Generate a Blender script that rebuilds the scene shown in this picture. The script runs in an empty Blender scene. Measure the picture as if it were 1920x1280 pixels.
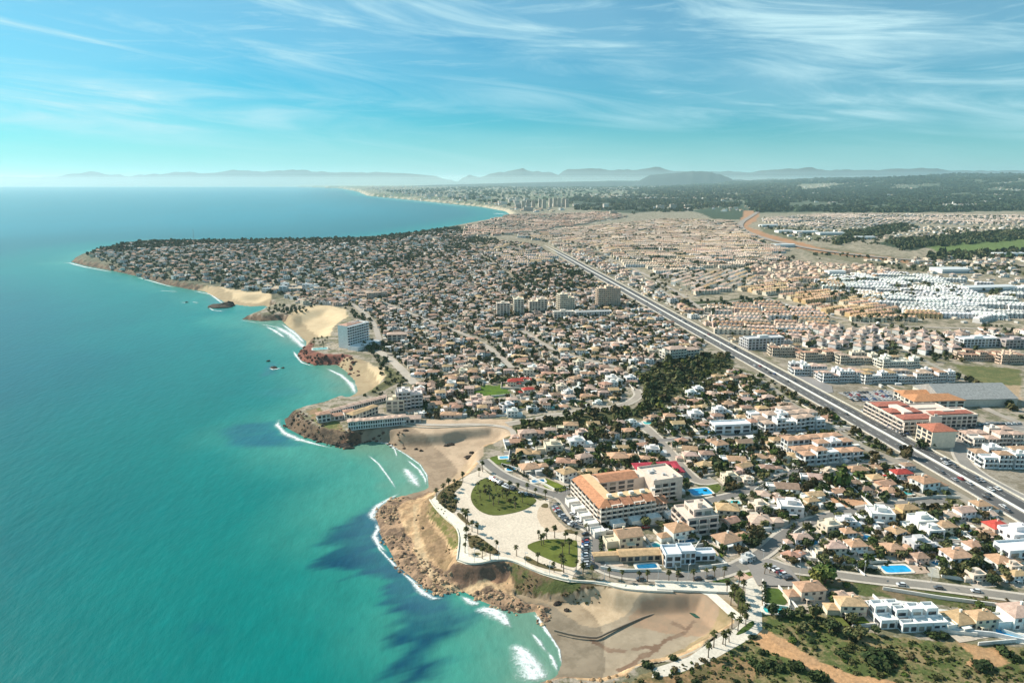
import bpy, math, random
import numpy as np
from mathutils import Vector
R = math.radians
random.seed(7)
rng = np.random.default_rng(11)
S = bpy.context.scene
COL = S.collection

# ------------------------------------------------------------------ camera
F, CH, PITCH, ZP = 1281.0, 190.0, R(13.2), 8.0     # focal length in photo pixels, camera height, pitch, plateau height
cam = bpy.data.objects.new('camera', bpy.data.cameras.new('camera')); COL.objects.link(cam)
cam.data.sensor_width = 36; cam.data.lens = 36*F/1920
cam.location = (0, 0, CH); cam.rotation_euler = (R(90)-PITCH, 0, 0)
cam.data.clip_start = 1; cam.data.clip_end = 300000
S.camera = cam
S.view_settings.view_transform = 'Standard'; S.view_settings.look = 'None'
S.view_settings.exposure = 0.53; S.view_settings.gamma = 1
S.cycles.use_denoising = True
S.cycles.max_bounces = 5; S.cycles.diffuse_bounces = 2; S.cycles.glossy_bounces = 2
S.cycles.transparent_max_bounces = 8; S.cycles.volume_bounces = 1
S.cycles.caustics_reflective = False; S.cycles.caustics_refractive = False

# ------------------------------------------------------------------ sky and sun
SEL, SAZ = R(36), R(-62)                            # sun elevation, azimuth clockwise from +Y
W = bpy.data.worlds.new('World'); S.world = W; W.use_nodes = True
def N(nt, t, **k):
    n = nt.nodes.new(t)
    for a, b in k.items():
        if a == 'i':
            for q, v in b.items(): n.inputs[q].default_value = v
        else: setattr(n, a, b)
    return n
nt = W.node_tree; nt.nodes.clear(); L = nt.links.new
def mth(nt, op, a, b=None, c=None, clamp=False):
    n = nt.nodes.new('ShaderNodeMath'); n.operation = op; n.use_clamp = clamp
    for i, v in enumerate((a, b, c)):
        if v is None: continue
        if isinstance(v, (int, float)): n.inputs[i].default_value = v
        else: nt.links.new(v, n.inputs[i])
    return n.outputs[0]
def mixc(nt, f, a, b, bt='MIX'):
    n = nt.nodes.new('ShaderNodeMix'); n.data_type = 'RGBA'; n.blend_type = bt; n.clamp_factor = True
    for q, v in ((0, f), (6, a), (7, b)):
        if isinstance(v, (int, float)): n.inputs[q].default_value = v
        elif isinstance(v, tuple): n.inputs[q].default_value = (*v[:3], 1)
        else: nt.links.new(v, n.inputs[q])
    return n.outputs[2]
def mrange(nt, v, a, b, lo=0.0, hi=1.0, smooth=True):
    n = nt.nodes.new('ShaderNodeMapRange'); n.interpolation_type = 'SMOOTHSTEP' if smooth else 'LINEAR'
    nt.links.new(v, n.inputs[0])
    for i, x in enumerate((a, b, lo, hi)): n.inputs[i+1].default_value = x
    return n.outputs[0]
sky = N(nt, 'ShaderNodeTexSky', sky_type='NISHITA', sun_disc=False, sun_elevation=SEL, sun_rotation=SAZ % (2*math.pi),
        altitude=0, air_density=1.0, dust_density=0.6, ozone_density=3.0)
skyc = mixc(nt, 1.0, sky.outputs[0], (0.10, 0.92, 1.12), 'MULTIPLY')
tc = N(nt, 'ShaderNodeTexCoord'); sp = N(nt, 'ShaderNodeSeparateXYZ'); L(tc.outputs['Generated'], sp.inputs[0])
az = mth(nt, 'ARCTAN2', sp.outputs[0], sp.outputs[1]); el = sp.outputs[2]
def cloudn(sx, sy, skew, off, scale, det, rough, dist):
    cx = N(nt, 'ShaderNodeCombineXYZ')
    a = mth(nt, 'MULTIPLY', az, sx)
    e = mth(nt, 'MULTIPLY', el, sy)
    L(mth(nt, 'ADD', a, off), cx.inputs[0]); L(mth(nt, 'ADD', e, mth(nt, 'MULTIPLY', az, skew)), cx.inputs[1])
    n = N(nt, 'ShaderNodeTexNoise', i={'Scale': scale, 'Detail': det, 'Roughness': rough, 'Distortion': dist})
    L(cx.outputs[0], n.inputs['Vector']); return n.outputs[0]
c1 = cloudn(1.3, 11, 1.2, 3.1, 2.2, 9, .62, .9)
c2 = cloudn(1.0, 4.2, 0.5, 8.3, 1.6, 3, .5, .3)
c3 = cloudn(2.2, 26, -1.8, 1.7, 2.6, 8, .66, .6)
cov = mrange(nt, c2, .30, .60)
m1 = mth(nt, 'MULTIPLY', mrange(nt, c1, .42, .80), mth(nt, 'ADD', mth(nt, 'MULTIPLY', cov, .8), .2))
m3 = mth(nt, 'MULTIPLY', mrange(nt, c3, .50, .90), .55)
cm = mth(nt, 'MAXIMUM', m1, m3)
cm = mth(nt, 'ADD', cm, mth(nt, 'MULTIPLY', cov, .27), clamp=True)
cm = mth(nt, 'MULTIPLY', cm, mrange(nt, el, .015, .10, .25, 1.0))
skyc = mixc(nt, mrange(nt, el, .0, .09, .50, .0), skyc, (6.4, 10.2, 10.6)); fin = mixc(nt, cm, skyc, (6.4, 9.6, 10.4))
bg = N(nt, 'ShaderNodeBackground', i={'Strength': 0.063}); L(fin, bg.inputs[0])
L(bg.outputs[0], N(nt, 'ShaderNodeOutputWorld').inputs[0])
sdir = Vector((math.sin(SAZ)*math.cos(SEL), math.cos(SAZ)*math.cos(SEL), math.sin(SEL)))
sl = bpy.data.lights.new('sun', 'SUN'); sl.energy = 5.0; sl.angle = R(0.5); sl.color = (1, .91, .77)
so = bpy.data.objects.new('sun', sl); COL.objects.link(so); so.rotation_euler = sdir.to_track_quat('Z', 'Y').to_euler(); so.location = (0, 0, 400)

# ------------------------------------------------------------------ pixel <-> ground helpers (photo is 1920 x 1280)
cp, sp_ = math.cos(PITCH), math.sin(PITCH)
def G(u, v, z=ZP):
    a = (u-960)/F; b = (v-640)/F
    dy = cp - b*sp_; dz = -sp_ - b*cp
    t = (z-CH)/dz
    return (a*t, dy*t)
def Gs(pts, z=ZP): return np.array([G(u, v, z) for u, v in pts])
def P(x, y, z=ZP):
    zz = z-CH
    f = y*cp - zz*sp_; up = y*sp_ + zz*cp
    return 960+F*x/f, 640-F*up/f
def inpoly(px, py, poly):
    poly = np.asarray(poly, float); out = np.zeros(px.shape, bool)
    m = (px >= poly[:, 0].min()) & (px <= poly[:, 0].max()) & (py >= poly[:, 1].min()) & (py <= poly[:, 1].max())
    x, y = px[m], py[m]; r = np.zeros(x.shape, bool)
    x0, y0 = poly[-1]
    for x1, y1 in poly:
        if y0 != y1:
            c = ((y0 > y) != (y1 > y)) & (x < (x1-x0)*(y-y0)/(y1-y0)+x0); r ^= c
        x0, y0 = x1, y1
    out[m] = r; return out
def pdist(px, py, line, closed=True):
    line = np.asarray(line, float); d = np.full(px.shape, 1e18)
    n = len(line)
    for i in range(n if closed else n-1):
        ax, ay = line[i]; bx, by = line[(i+1) % n]
        vx, vy = bx-ax, by-ay; q = max(vx*vx+vy*vy, 1e-9)
        t = np.clip(((px-ax)*vx+(py-ay)*vy)/q, 0, 1)
        np.minimum(d, (px-ax-t*vx)**2+(py-ay-t*vy)**2, out=d)
    return np.sqrt(d)
def hsh(ix, iy, s):
    h = (ix.astype(np.int64)*374761393 + iy.astype(np.int64)*668265263 + s*974711) & 0x7fffffff
    h = ((h ^ (h >> 13))*1274126177) & 0x7fffffff
    return ((h ^ (h >> 16)) & 0xffff)/65535.0
def vnoise(x, y, s=0):
    ix, iy = np.floor(x), np.floor(y); fx, fy = x-ix, y-iy
    fx = fx*fx*(3-2*fx); fy = fy*fy*(3-2*fy)
    a, b, c, d = hsh(ix, iy, s), hsh(ix+1, iy, s), hsh(ix, iy+1, s), hsh(ix+1, iy+1, s)
    return (a*(1-fx)+b*fx)*(1-fy)+(c*(1-fx)+d*fx)*fy
def fbm(x, y, o=4, s=0):
    r = 0; a = .5; t = 0
    for k in range(o): r = r+a*vnoise(x*2**k, y*2**k, s+k); t += a; a *= .5
    return r/t
def sm(t): t = np.clip(t, 0, 1); return t*t*(3-2*t)

# ------------------------------------------------------------------ materials
def newmat(name):
    m = bpy.data.materials.new(name); m.use_nodes = True; nt = m.node_tree
    return m, nt, nt.nodes['Principled BSDF']
def noise(nt, scale, det=4, rough=.55, vec=None, dist=0):
    n = N(nt, 'ShaderNodeTexNoise', i={'Scale': scale, 'Detail': det, 'Roughness': rough, 'Distortion': dist})
    if vec is None:
        g = N(nt, 'ShaderNodeNewGeometry'); vec = g.outputs['Position']
    nt.links.new(vec, n.inputs['Vector']); return n.outputs[0]
def objcol(nt, attr=True):
    oi = N(nt, 'ShaderNodeObjectInfo')
    if not attr: return oi.outputs['Color']
    at = N(nt, 'ShaderNodeAttribute', attribute_name='Col')
    return mixc(nt, 1.0, oi.outputs['Color'], at.outputs['Color'], 'MULTIPLY')
def vary(nt, col, n, lo, hi):
    c = N(nt, 'ShaderNodeMix'); v = mrange(nt, n, .25, .75, lo, hi, False)
    x = nt.nodes.new('ShaderNodeVectorMath'); x.operation = 'SCALE'
    nt.links.new(col, x.inputs[0]); nt.links.new(v, x.inputs['Scale']); nt.nodes.remove(c); return x.outputs[0]
def paint(name, rough=.85, lo=.8, hi=1.12, sc=.35, spec=.3, bump=0, sc2=None):
    m, nt, b = newmat(name); n = noise(nt, sc, 5)
    c = vary(nt, objcol(nt), n, lo, hi)
    if sc2: c = vary(nt, c, noise(nt, sc2, 2), .82, 1.14)
    nt.links.new(c, b.inputs['Base Color']); b.inputs['Roughness'].default_value = rough
    b.inputs['Specular IOR Level'].default_value = spec
    return m
M = {}
M['wall'] = paint('plaster_wall', .9, .82, 1.08, .5)
M['roof'] = paint('clay_roof_tiles', .9, .68, 1.22, .6, .15, sc2=2.2)
M['leaf'] = paint('foliage', .8, .6, 1.35, .5, .15)
M['bark'] = paint('bark', .95, .7, 1.2, 2)
M['pave'] = paint('paving', .9, .88, 1.07, .08, .2, sc2=.9)
M['grass'] = paint('lawn_grass', .95, .62, 1.3, .12, .1, sc2=.8)
M['rock'] = paint('rock', .95, .55, 1.35, .5, .1, sc2=2.0)
M['metal'] = paint('painted_metal', .5, .9, 1.05, 1)
m, nt, b = newmat('asphalt'); c = vary(nt, objcol(nt), noise(nt, .06, 6), .75, 1.2); nt.links.new(vary(nt, c, noise(nt, 1.4, 2), .9, 1.1), b.inputs['Base Color']); b.inputs['Roughness'].default_value = .9; M['road'] = m
m, nt, b = newmat('dark_glass'); c = vary(nt, objcol(nt), noise(nt, .3, 2), .5, 1.5); nt.links.new(c, b.inputs['Base Color']); b.inputs['Roughness'].default_value = .12; M['glass'] = m
m, nt, b = newmat('car_paint'); nt.links.new(vary(nt, objcol(nt), noise(nt, .8, 2), .9, 1.05), b.inputs['Base Color']); b.inputs['Roughness'].default_value = .3; b.inputs['Coat Weight'].default_value = .6; M['car'] = m
m, nt, b = newmat('pool_water'); n = noise(nt, .35, 3, dist=.6)
nt.links.new(vary(nt, objcol(nt), n, .75, 1.25), b.inputs['Base Color']); b.inputs['Roughness'].default_value = .08; b.inputs['IOR'].default_value = 1.33
bp = N(nt, 'ShaderNodeBump', i={'Strength': .12, 'Distance': .2}); nt.links.new(noise(nt, 1.2, 3), bp.inputs['Height']); nt.links.new(bp.outputs[0], b.inputs['Normal']); M['pool'] = m
# ground: two colours per vertex mixed by noise
m, nt, b = newmat('ground_cover')
A = N(nt, 'ShaderNodeAttribute', attribute_name='ColA').outputs['Color']; B = N(nt, 'ShaderNodeAttribute', attribute_name='ColB').outputs['Color']
ga = N(nt, 'ShaderNodeAttribute', attribute_name='ColA').outputs['Alpha']; f = mrange(nt, noise(nt, .09, 10, .74), .43, .57)
c = mixc(nt, f, A, B); c = mixc(nt, ga, c, vary(nt, c, noise(nt, .6, 4, .6), .72, 1.25)); c = vary(nt, c, noise(nt, .012, 3), .86, 1.12)
nt.links.new(c, b.inputs['Base Color']); b.inputs['Roughness'].default_value = .95; b.inputs['Specular IOR Level'].default_value = .12
bp = N(nt, 'ShaderNodeBump', i={'Strength': .5, 'Distance': .5}); nt.links.new(mth(nt, 'MULTIPLY', ga, .7), bp.inputs['Strength']); nt.links.new(noise(nt, .9, 5, .65), bp.inputs['Height']); nt.links.new(bp.outputs[0], b.inputs['Normal']); M['ground'] = m
# sea
m, nt, b = newmat('sea_water')
g = N(nt, 'ShaderNodeNewGeometry'); mp = N(nt, 'ShaderNodeMapping'); mp.inputs['Rotation'].default_value = (0, 0, R(58)); mp.inputs['Scale'].default_value = (1, .42, 1); nt.links.new(g.outputs['Position'], mp.inputs[0])
A = N(nt, 'ShaderNodeAttribute', attribute_name='ColA').outputs['Color']
c = vary(nt, A, noise(nt, .035, 6, .6, mp.outputs[0], .4), .94, 1.06); c = vary(nt, c, noise(nt, .004, 4, .6, mp.outputs[0], .6), .88, 1.13); c = vary(nt, c, noise(nt, .11, 5, .65, mp.outputs[0]), .89, 1.11); c = vary(nt, c, noise(nt, .4, 3, .6, mp.outputs[0]), .92, 1.08)
nt.links.new(c, b.inputs['Base Color']); b.inputs['Roughness'].default_value = .28; b.inputs['IOR'].default_value = 1.33; b.inputs['Specular IOR Level'].default_value = .28
bp = N(nt, 'ShaderNodeBump', i={'Strength': .65, 'Distance': .6}); nt.links.new(noise(nt, .18, 5, .6, mp.outputs[0]), bp.inputs['Height']); nt.links.new(bp.outputs[0], b.inputs['Normal']); M['sea'] = m
# foam: white froth broken by noise
m, nt, b = newmat('foam'); b.inputs['Base Color'].default_value = (.82, .88, .88, 1); b.inputs['Roughness'].default_value = .7
e = N(nt, 'ShaderNodeAttribute', attribute_name='Edge').outputs['Fac']
n = mth(nt, 'ADD', mth(nt, 'MULTIPLY', noise(nt, .42, 10, .8, dist=.9), 1.0), mth(nt, 'MULTIPLY', e, .36))
nt.links.new(mth(nt, 'ADD', mth(nt, 'MULTIPLY', mrange(nt, n, .60, .95), .85), mth(nt, 'MULTIPLY', e, .20), clamp=True), b.inputs['Alpha']); M['foam'] = m

# ------------------------------------------------------------------ mesh builder and object helpers
def mkmesh(name, V, Fc, cols=None):
    me = bpy.data.meshes.new(name)
    me.from_pydata([tuple(v) for v in V], [], Fc)
    setcol(me, cols); return me
def setcol(me, cols):
    at = me.color_attributes.new('Col', 'FLOAT_COLOR', 'CORNER')
    nl = len(me.loops)
    a = np.ones((nl, 4), np.float32)
    if cols is not None:
        lt = np.empty(len(me.polygons), np.int32); me.polygons.foreach_get('loop_total', lt)
        a[:, :3] = np.repeat(np.asarray(cols, np.float32)[:, :3], lt, axis=0)
    at.data.foreach_set('color', a.ravel())
class MB:
    def __init__(s): s.v, s.f, s.c = [], [], []
    def quad(s, pts, c=(1, 1, 1)):
        n = len(s.v); s.v += [tuple(p) for p in pts]; s.f.append(tuple(range(n, n+len(pts)))); s.c.append(c); return s
    def box(s, x0, x1, y0, y1, z0, z1, c=(1, 1, 1), top=None, bottom=False):
        n = len(s.v)
        s.v += [(x0, y0, z0), (x1, y0, z0), (x1, y1, z0), (x0, y1, z0), (x0, y0, z1), (x1, y0, z1), (x1, y1, z1), (x0, y1, z1)]
        fs = [(0, 1, 5, 4), (1, 2, 6, 5), (2, 3, 7, 6), (3, 0, 4, 7), (4, 5, 6, 7)] + ([(3, 2, 1, 0)] if bottom else [])
        for k, f in enumerate(fs): s.f.append(tuple(n+i for i in f)); s.c.append(top if (top and k == 4) else c)
        return s
    def hip(s, x0, x1, y0, y1, z, h, c=(1, 1, 1), o=.5, gable=False):
        x0 -= o; x1 += o; y0 -= o; y1 += o; n = len(s.v); w, d = x1-x0, y1-y0; t = .22
        s.v += [(x0, y0, z), (x1, y0, z), (x1, y1, z), (x0, y1, z), (x0, y0, z+t), (x1, y0, z+t), (x1, y1, z+t), (x0, y1, z+t)]
        if w >= d:
            k = 0 if gable else min(d/2, w*.48); s.v += [(x0+k, (y0+y1)/2, z+h), (x1-k, (y0+y1)/2, z+h)]
            fs = [(4, 5, 9, 8), (6, 7, 8, 9), (5, 6, 9), (7, 4, 8)]
        else:
            k = 0 if gable else min(w/2, d*.48); s.v += [((x0+x1)/2, y0+k, z+h), ((x0+x1)/2, y1-k, z+h)]
            fs = [(5, 6, 9, 8), (7, 4, 8, 9), (4, 5, 8), (6, 7, 9)]
        fs += [(0, 1, 5, 4), (1, 2, 6, 5), (2, 3, 7, 6), (3, 0, 4, 7), (3, 2, 1, 0)]
        for f in fs: s.f.append(tuple(n+i for i in f)); s.c.append(c)
        return s
    def parapet(s, x0, x1, y0, y1, z, h=.8, t=.25, c=(1, 1, 1)):
        s.box(x0, x1, y0, y0+t, z, z+h, c); s.box(x0, x1, y1-t, y1, z, z+h, c)
        s.box(x0, x0+t, y0+t, y1-t, z, z+h, c); s.box(x1-t, x1, y0+t, y1-t, z, z+h, c); return s
    def mesh(s, name): return mkmesh(name, s.v, s.f, s.c)
    def arr(s):
        """triangulated-free arrays for mass copies: verts, list of faces, colours"""
        return np.array(s.v, float), s.f, np.array(s.c, float)
def obj(name, me, mat=None, parent=None, color=None, loc=None):
    if mat is not None and len(me.materials) == 0: me.materials.append(M[mat])
    o = bpy.data.objects.new(name, me); COL.objects.link(o)
    if parent is not None: o.parent = parent
    if color is not None: o.color = (*color[:3], 1)
    if loc is not None: o.location = loc
    return o
def empty(name, loc, rz=0, sc=1):
    o = bpy.data.objects.new(name, None); COL.objects.link(o); o.location = loc; o.rotation_euler[2] = rz; o.empty_display_size = .5
    if sc != 1: o.scale = (sc, sc, sc)
    return o
def tag(o, label, cat, group=None):
    o['label'] = label; o['category'] = cat
    if group: o['group'] = group
    return o
def structure(o): o['kind'] = 'structure'; return o
def stuff(o, label=None, cat=None):
    o['kind'] = 'stuff'
    if label: o['label'] = label
    if cat: o['category'] = cat
    return o
def copy_tree(root):
    r = root.copy(); COL.objects.link(r)
    for ch in root.children:
        c = ch.copy(); COL.objects.link(c); c.parent = r
        for g in ch.children:
            d = g.copy(); COL.objects.link(d); d.parent = c
    return r
class Mass:
    """many copies of small meshes gathered into one mesh, for stuff nobody could count"""
    def __init__(s): s.V, s.L, s.T, s.C, s.n = [], [], [], [], 0
    def add(s, arr, xs, ys, zs, rot, scx, scy, scz, col, colmask=None):
        V, Fc, Cc = arr
        lt = np.array([len(f) for f in Fc]); li = np.array([i for f in Fc for i in f]); k = len(xs)
        c, sn = np.cos(rot)[:, None], np.sin(rot)[:, None]
        x = V[None, :, 0]*np.asarray(scx)[:, None]; y = V[None, :, 1]*np.asarray(scy)[:, None]; z = V[None, :, 2]*np.asarray(scz)[:, None]
        X = x*c-y*sn+np.asarray(xs)[:, None]; Y = x*sn+y*c+np.asarray(ys)[:, None]; Z = z+np.asarray(zs)[:, None]
        s.V.append(np.stack([X, Y, Z], -1).reshape(-1, 3))
        s.L.append((li[None, :]+(np.arange(k)*len(V))[:, None]+s.n).ravel()); s.n += k*len(V)
        s.T.append(np.tile(lt, k))
        col = np.asarray(col, float)
        cc = Cc[None, :, :]*col[:, None, :] if colmask is None else np.where(colmask[None, :, None], Cc[None]*col[:, None, :], Cc[None]+0*col[:, None, :])
        s.C.append(cc.reshape(-1, 3))
    def build(s, name, mat):
        V = np.concatenate(s.V).astype(np.float32); Ls = np.concatenate(s.L).astype(np.int32); T = np.concatenate(s.T).astype(np.int32); C = np.concatenate(s.C)
        me = bpy.data.meshes.new(name); me.vertices.add(len(V)); me.vertices.foreach_set('co', V.ravel())
        me.loops.add(len(Ls)); me.loops.foreach_set('vertex_index', Ls)
        me.polygons.add(len(T)); st = np.concatenate([[0], np.cumsum(T)[:-1]]).astype(np.int32)
        me.polygons.foreach_set('loop_start', st); me.polygons.foreach_set('loop_total', T)
        me.polygons.foreach_set('use_smooth', np.zeros(len(T), bool)); me.update(calc_edges=True); setcol(me, C); return obj(name, me, mat)
# labels: "<look>, <n-th> out from <landmark>" where several share a look
PEND = []; LANDM = []
ORD = ['first', 'second', 'third', 'fourth', 'fifth', 'sixth', 'seventh', 'eighth', 'ninth', 'tenth', 'eleventh', 'twelfth', 'thirteenth', 'fourteenth', 'fifteenth', 'sixteenth', 'seventeenth', 'eighteenth', 'nineteenth', 'twentieth']
def ordn(i): return ORD[i] if i < 20 else f"{i+1}" + {1: 'st', 2: 'nd', 3: 'rd'}.get((i+1) % 10 if (i+1) % 100 not in (11, 12, 13) else 0, 'th')
def later(o, look, cat, group, x, y, place=None): PEND.append((o, look, cat, group, x, y, place))
def finish_labels():
    b = {}
    for o, look, cat, group, x, y, place in PEND:
        if place is None:
            u, v = P(x, y); i = min(range(len(LANDM)), key=lambda i: math.hypot(LANDM[i][1]-x, LANDM[i][2]-y)); lm = LANDM[i]
        else: lm = place
        b.setdefault((look, lm[0]), []).append((math.hypot(lm[1]-x, lm[2]-y), o, cat, group))
    for (look, lm), q in b.items():
        q.sort(key=lambda t: t[0])
        for i, (d, o, cat, group) in enumerate(q):
            tag(o, f"{look} by {lm}" if len(q) == 1 else f"{look}, {ordn(i)} out from {lm}", cat, group)
def landmark(n, u, v): LANDM.append((n, *G(u, v)))

# ------------------------------------------------------------------ shape of the land (outlines read off the photo, in metres on the ground)
coast_px = [(370, 347), (480, 348), (560, 349.5), (640, 353), (672, 359), (690, 367), (760, 373.5), (825, 380), (905, 388), (948, 396), (958, 403), (930, 412), (880, 421), (830, 431),
 (770, 441), (700, 450), (600, 455), (450, 457), (330, 457), (255, 459), (190, 469), (152, 481), (133, 490), (160, 498), (215, 508), (270, 520), (310, 533), (355, 542), (385, 546), (400, 556), (425, 570),
 (470, 575), (497, 573), (510, 578), (482, 588), (452, 598), (490, 602), (528, 600), (540, 612), (560, 630), (574, 642), (573, 655), (558, 662), (563, 675), (590, 684), (632, 684), (648, 695), (664, 714), (670, 733),
 (655, 744), (625, 755), (600, 765), (565, 773), (533, 785), (538, 802), (570, 819), (610, 831), (650, 840), (692, 826), (730, 832), (762, 852), (787, 870), (800, 890), (803, 913), (786, 921),
 (745, 931), (716, 946), (704, 963), (712, 1000), (729, 1030), (745, 1060), (780, 1089), (820, 1114), (868, 1108), (902, 1126), (940, 1141), (975, 1150), (1003, 1146), (1010, 1160), (1030, 1190), (1047, 1217), (1052, 1245),
 (1043, 1266), (1012, 1279), (985, 1300), (960, 1350), (930, 1420), (900, 1600)]
land_back = [(3600, 1600), (4200, 900), (4200, 342.4), (1000, 342.2), (715, 343.2), (640, 347.2), (480, 346.2), (370, 346.2)]
COAST = Gs(coast_px, 0); LAND = np.concatenate([COAST, Gs(land_back, 0)])
low = {
 'cove': [(368, 562), (352, 541), (385, 540), (425, 545), (460, 553), (505, 550), (514, 561), (507, 577), (470, 592), (420, 582)],
 'bay': [(530, 602), (553, 590), (587, 580), (620, 577), (647, 587), (653, 600), (634, 610), (628, 623), (624, 637), (594, 633), (581, 640), (569, 652), (540, 665), (515, 640), (505, 605)],
 'strand': [(605, 684), (633, 679), (667, 677), (693, 686), (717, 699), (723, 714), (708, 727), (688, 737), (668, 743), (640, 745), (615, 715), (590, 690)],
 'mouth': [(690, 822), (720, 814), (757, 811), (800, 812), (830, 811), (857, 805), (880, 803), (923, 800), (947, 806), (957, 816), (933, 827), (909, 837), (896, 845), (899, 860), (894, 873), (880, 887), (850, 905), (820, 921), (812, 931),
   (809, 937), (820, 954), (840, 970), (859, 987), (864, 1002), (864, 1020), (859, 1035), (858, 1052), (877, 1057), (897, 1058), (920, 1053), (945, 1051), (967, 1055), (992, 1067), (1017, 1077), (1042, 1083), (1057, 1086), (1100, 1090), (1130, 1095), (1158, 1105),
   (1200, 1111), (1262, 1111), (1290, 1109), (1318, 1113), (1343, 1131), (1364, 1151), (1378, 1163), (1367, 1176), (1342, 1188), (1325, 1200), (1313, 1214), (1295, 1228), (1258, 1238), (1215, 1241), (1187, 1253), (1172, 1266), (1130, 1277), (1060, 1270), (1012, 1279),
   (900, 1300), (800, 1200), (640, 1060), (640, 960), (690, 900), (650, 850)],
}
LOW = {k: Gs(v) for k, v in low.items()}
sand_px = {
 'cove': low['cove'], 'bay': low['bay'], 'strand': low['strand'],
 'mouth': [(690, 800), (960, 795), (960, 825), (905, 845), (903, 870), (850, 912), (812, 920), (803, 915), (770, 930), (660, 850), (680, 826)],
 'near': [(962, 1100), (1000, 1109), (1035, 1117), (1060, 1120), (1110, 1117), (1160, 1118), (1210, 1122), (1262, 1119), (1330, 1118), (1400, 1165), (1340, 1205), (1180, 1270), (1130, 1278), (1060, 1270), (1010, 1285), (900, 1260), (970, 1170), (1003, 1148), (1030, 1131), (1015, 1127), (990, 1125), (965, 1108)]}
def height(x, y, want=False):
    """ground height, and what the coast distances are"""
    inl = inpoly(x, y, LAND); near = np.hypot(x, y) < 5200
    dC = np.full(x.shape, 500.0); dC[near] = pdist(x[near], y[near], COAST, False); 
    far = ~near & (np.hypot(x, y) < 45000); dC[far] = pdist(x[far], y[far], COAST[:14], False)
    dC = np.where(inl, dC, -dC)
    H = 8*sm(dC/9.0)
    capem = sm((y-1150)/200)*sm((-x+140)/200)*sm(dC/60); H = H+capem*10
    rock = fbm(x*.30, y*.30, 4, 3)-.5; big = fbm(x*.06, y*.06, 3, 9)-.5
    for k, poly in LOW.items():
        ins = inpoly(x, y, poly); 
        if not ins.any(): continue
        dl = np.zeros(x.shape); dl[ins] = pdist(x[ins], y[ins], poly)
        w = sm(dl/(8.0 if k == 'mouth' else 26.0 if k != 'strand' else 12.0))
        u, v = None, None
        sandm = insand(x, y, 'near' if k == 'mouth' else k) if k != 'mouth' else (insand(x, y, 'near') | insand(x, y, 'mouth'))
        lo_s = np.clip(dC*.035, -3, 2.6)+.25*big
        lo_r = np.where(dC > 0, 1.0+4.2*sm(dC/38)+rock*2.6*(1-.6*sm(dC/50))+big*2.2, 0)
        lo = np.where(sandm, lo_s, lo_r*sm(dC/3.0))
        H = np.where(ins, H*(1-w)+lo*w, H)
    H = np.where(dC > 0, H, np.maximum(dC*.25, -4))
    # rough rocky fringe where the coast is not sand
    r = np.hypot(x, y)
    ramp = sm((r-5000)/11000)*(22+215*sm((x-y*.12)/8000))*(.6+.8*fbm(x/2500, y/2500, 3, 21))
    H = H+np.where(dC > 0, ramp*sm((r-4500)/3000), 0)
    return (H, dC) if want else H
SANDW = {k: Gs(v, 3) for k, v in sand_px.items()}
def insand(x, y, k): return inpoly(x, y, SANDW[k])
def h1(x, y):
    return float(height(np.array([float(x)]), np.array([float(y)]))[0])

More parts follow.
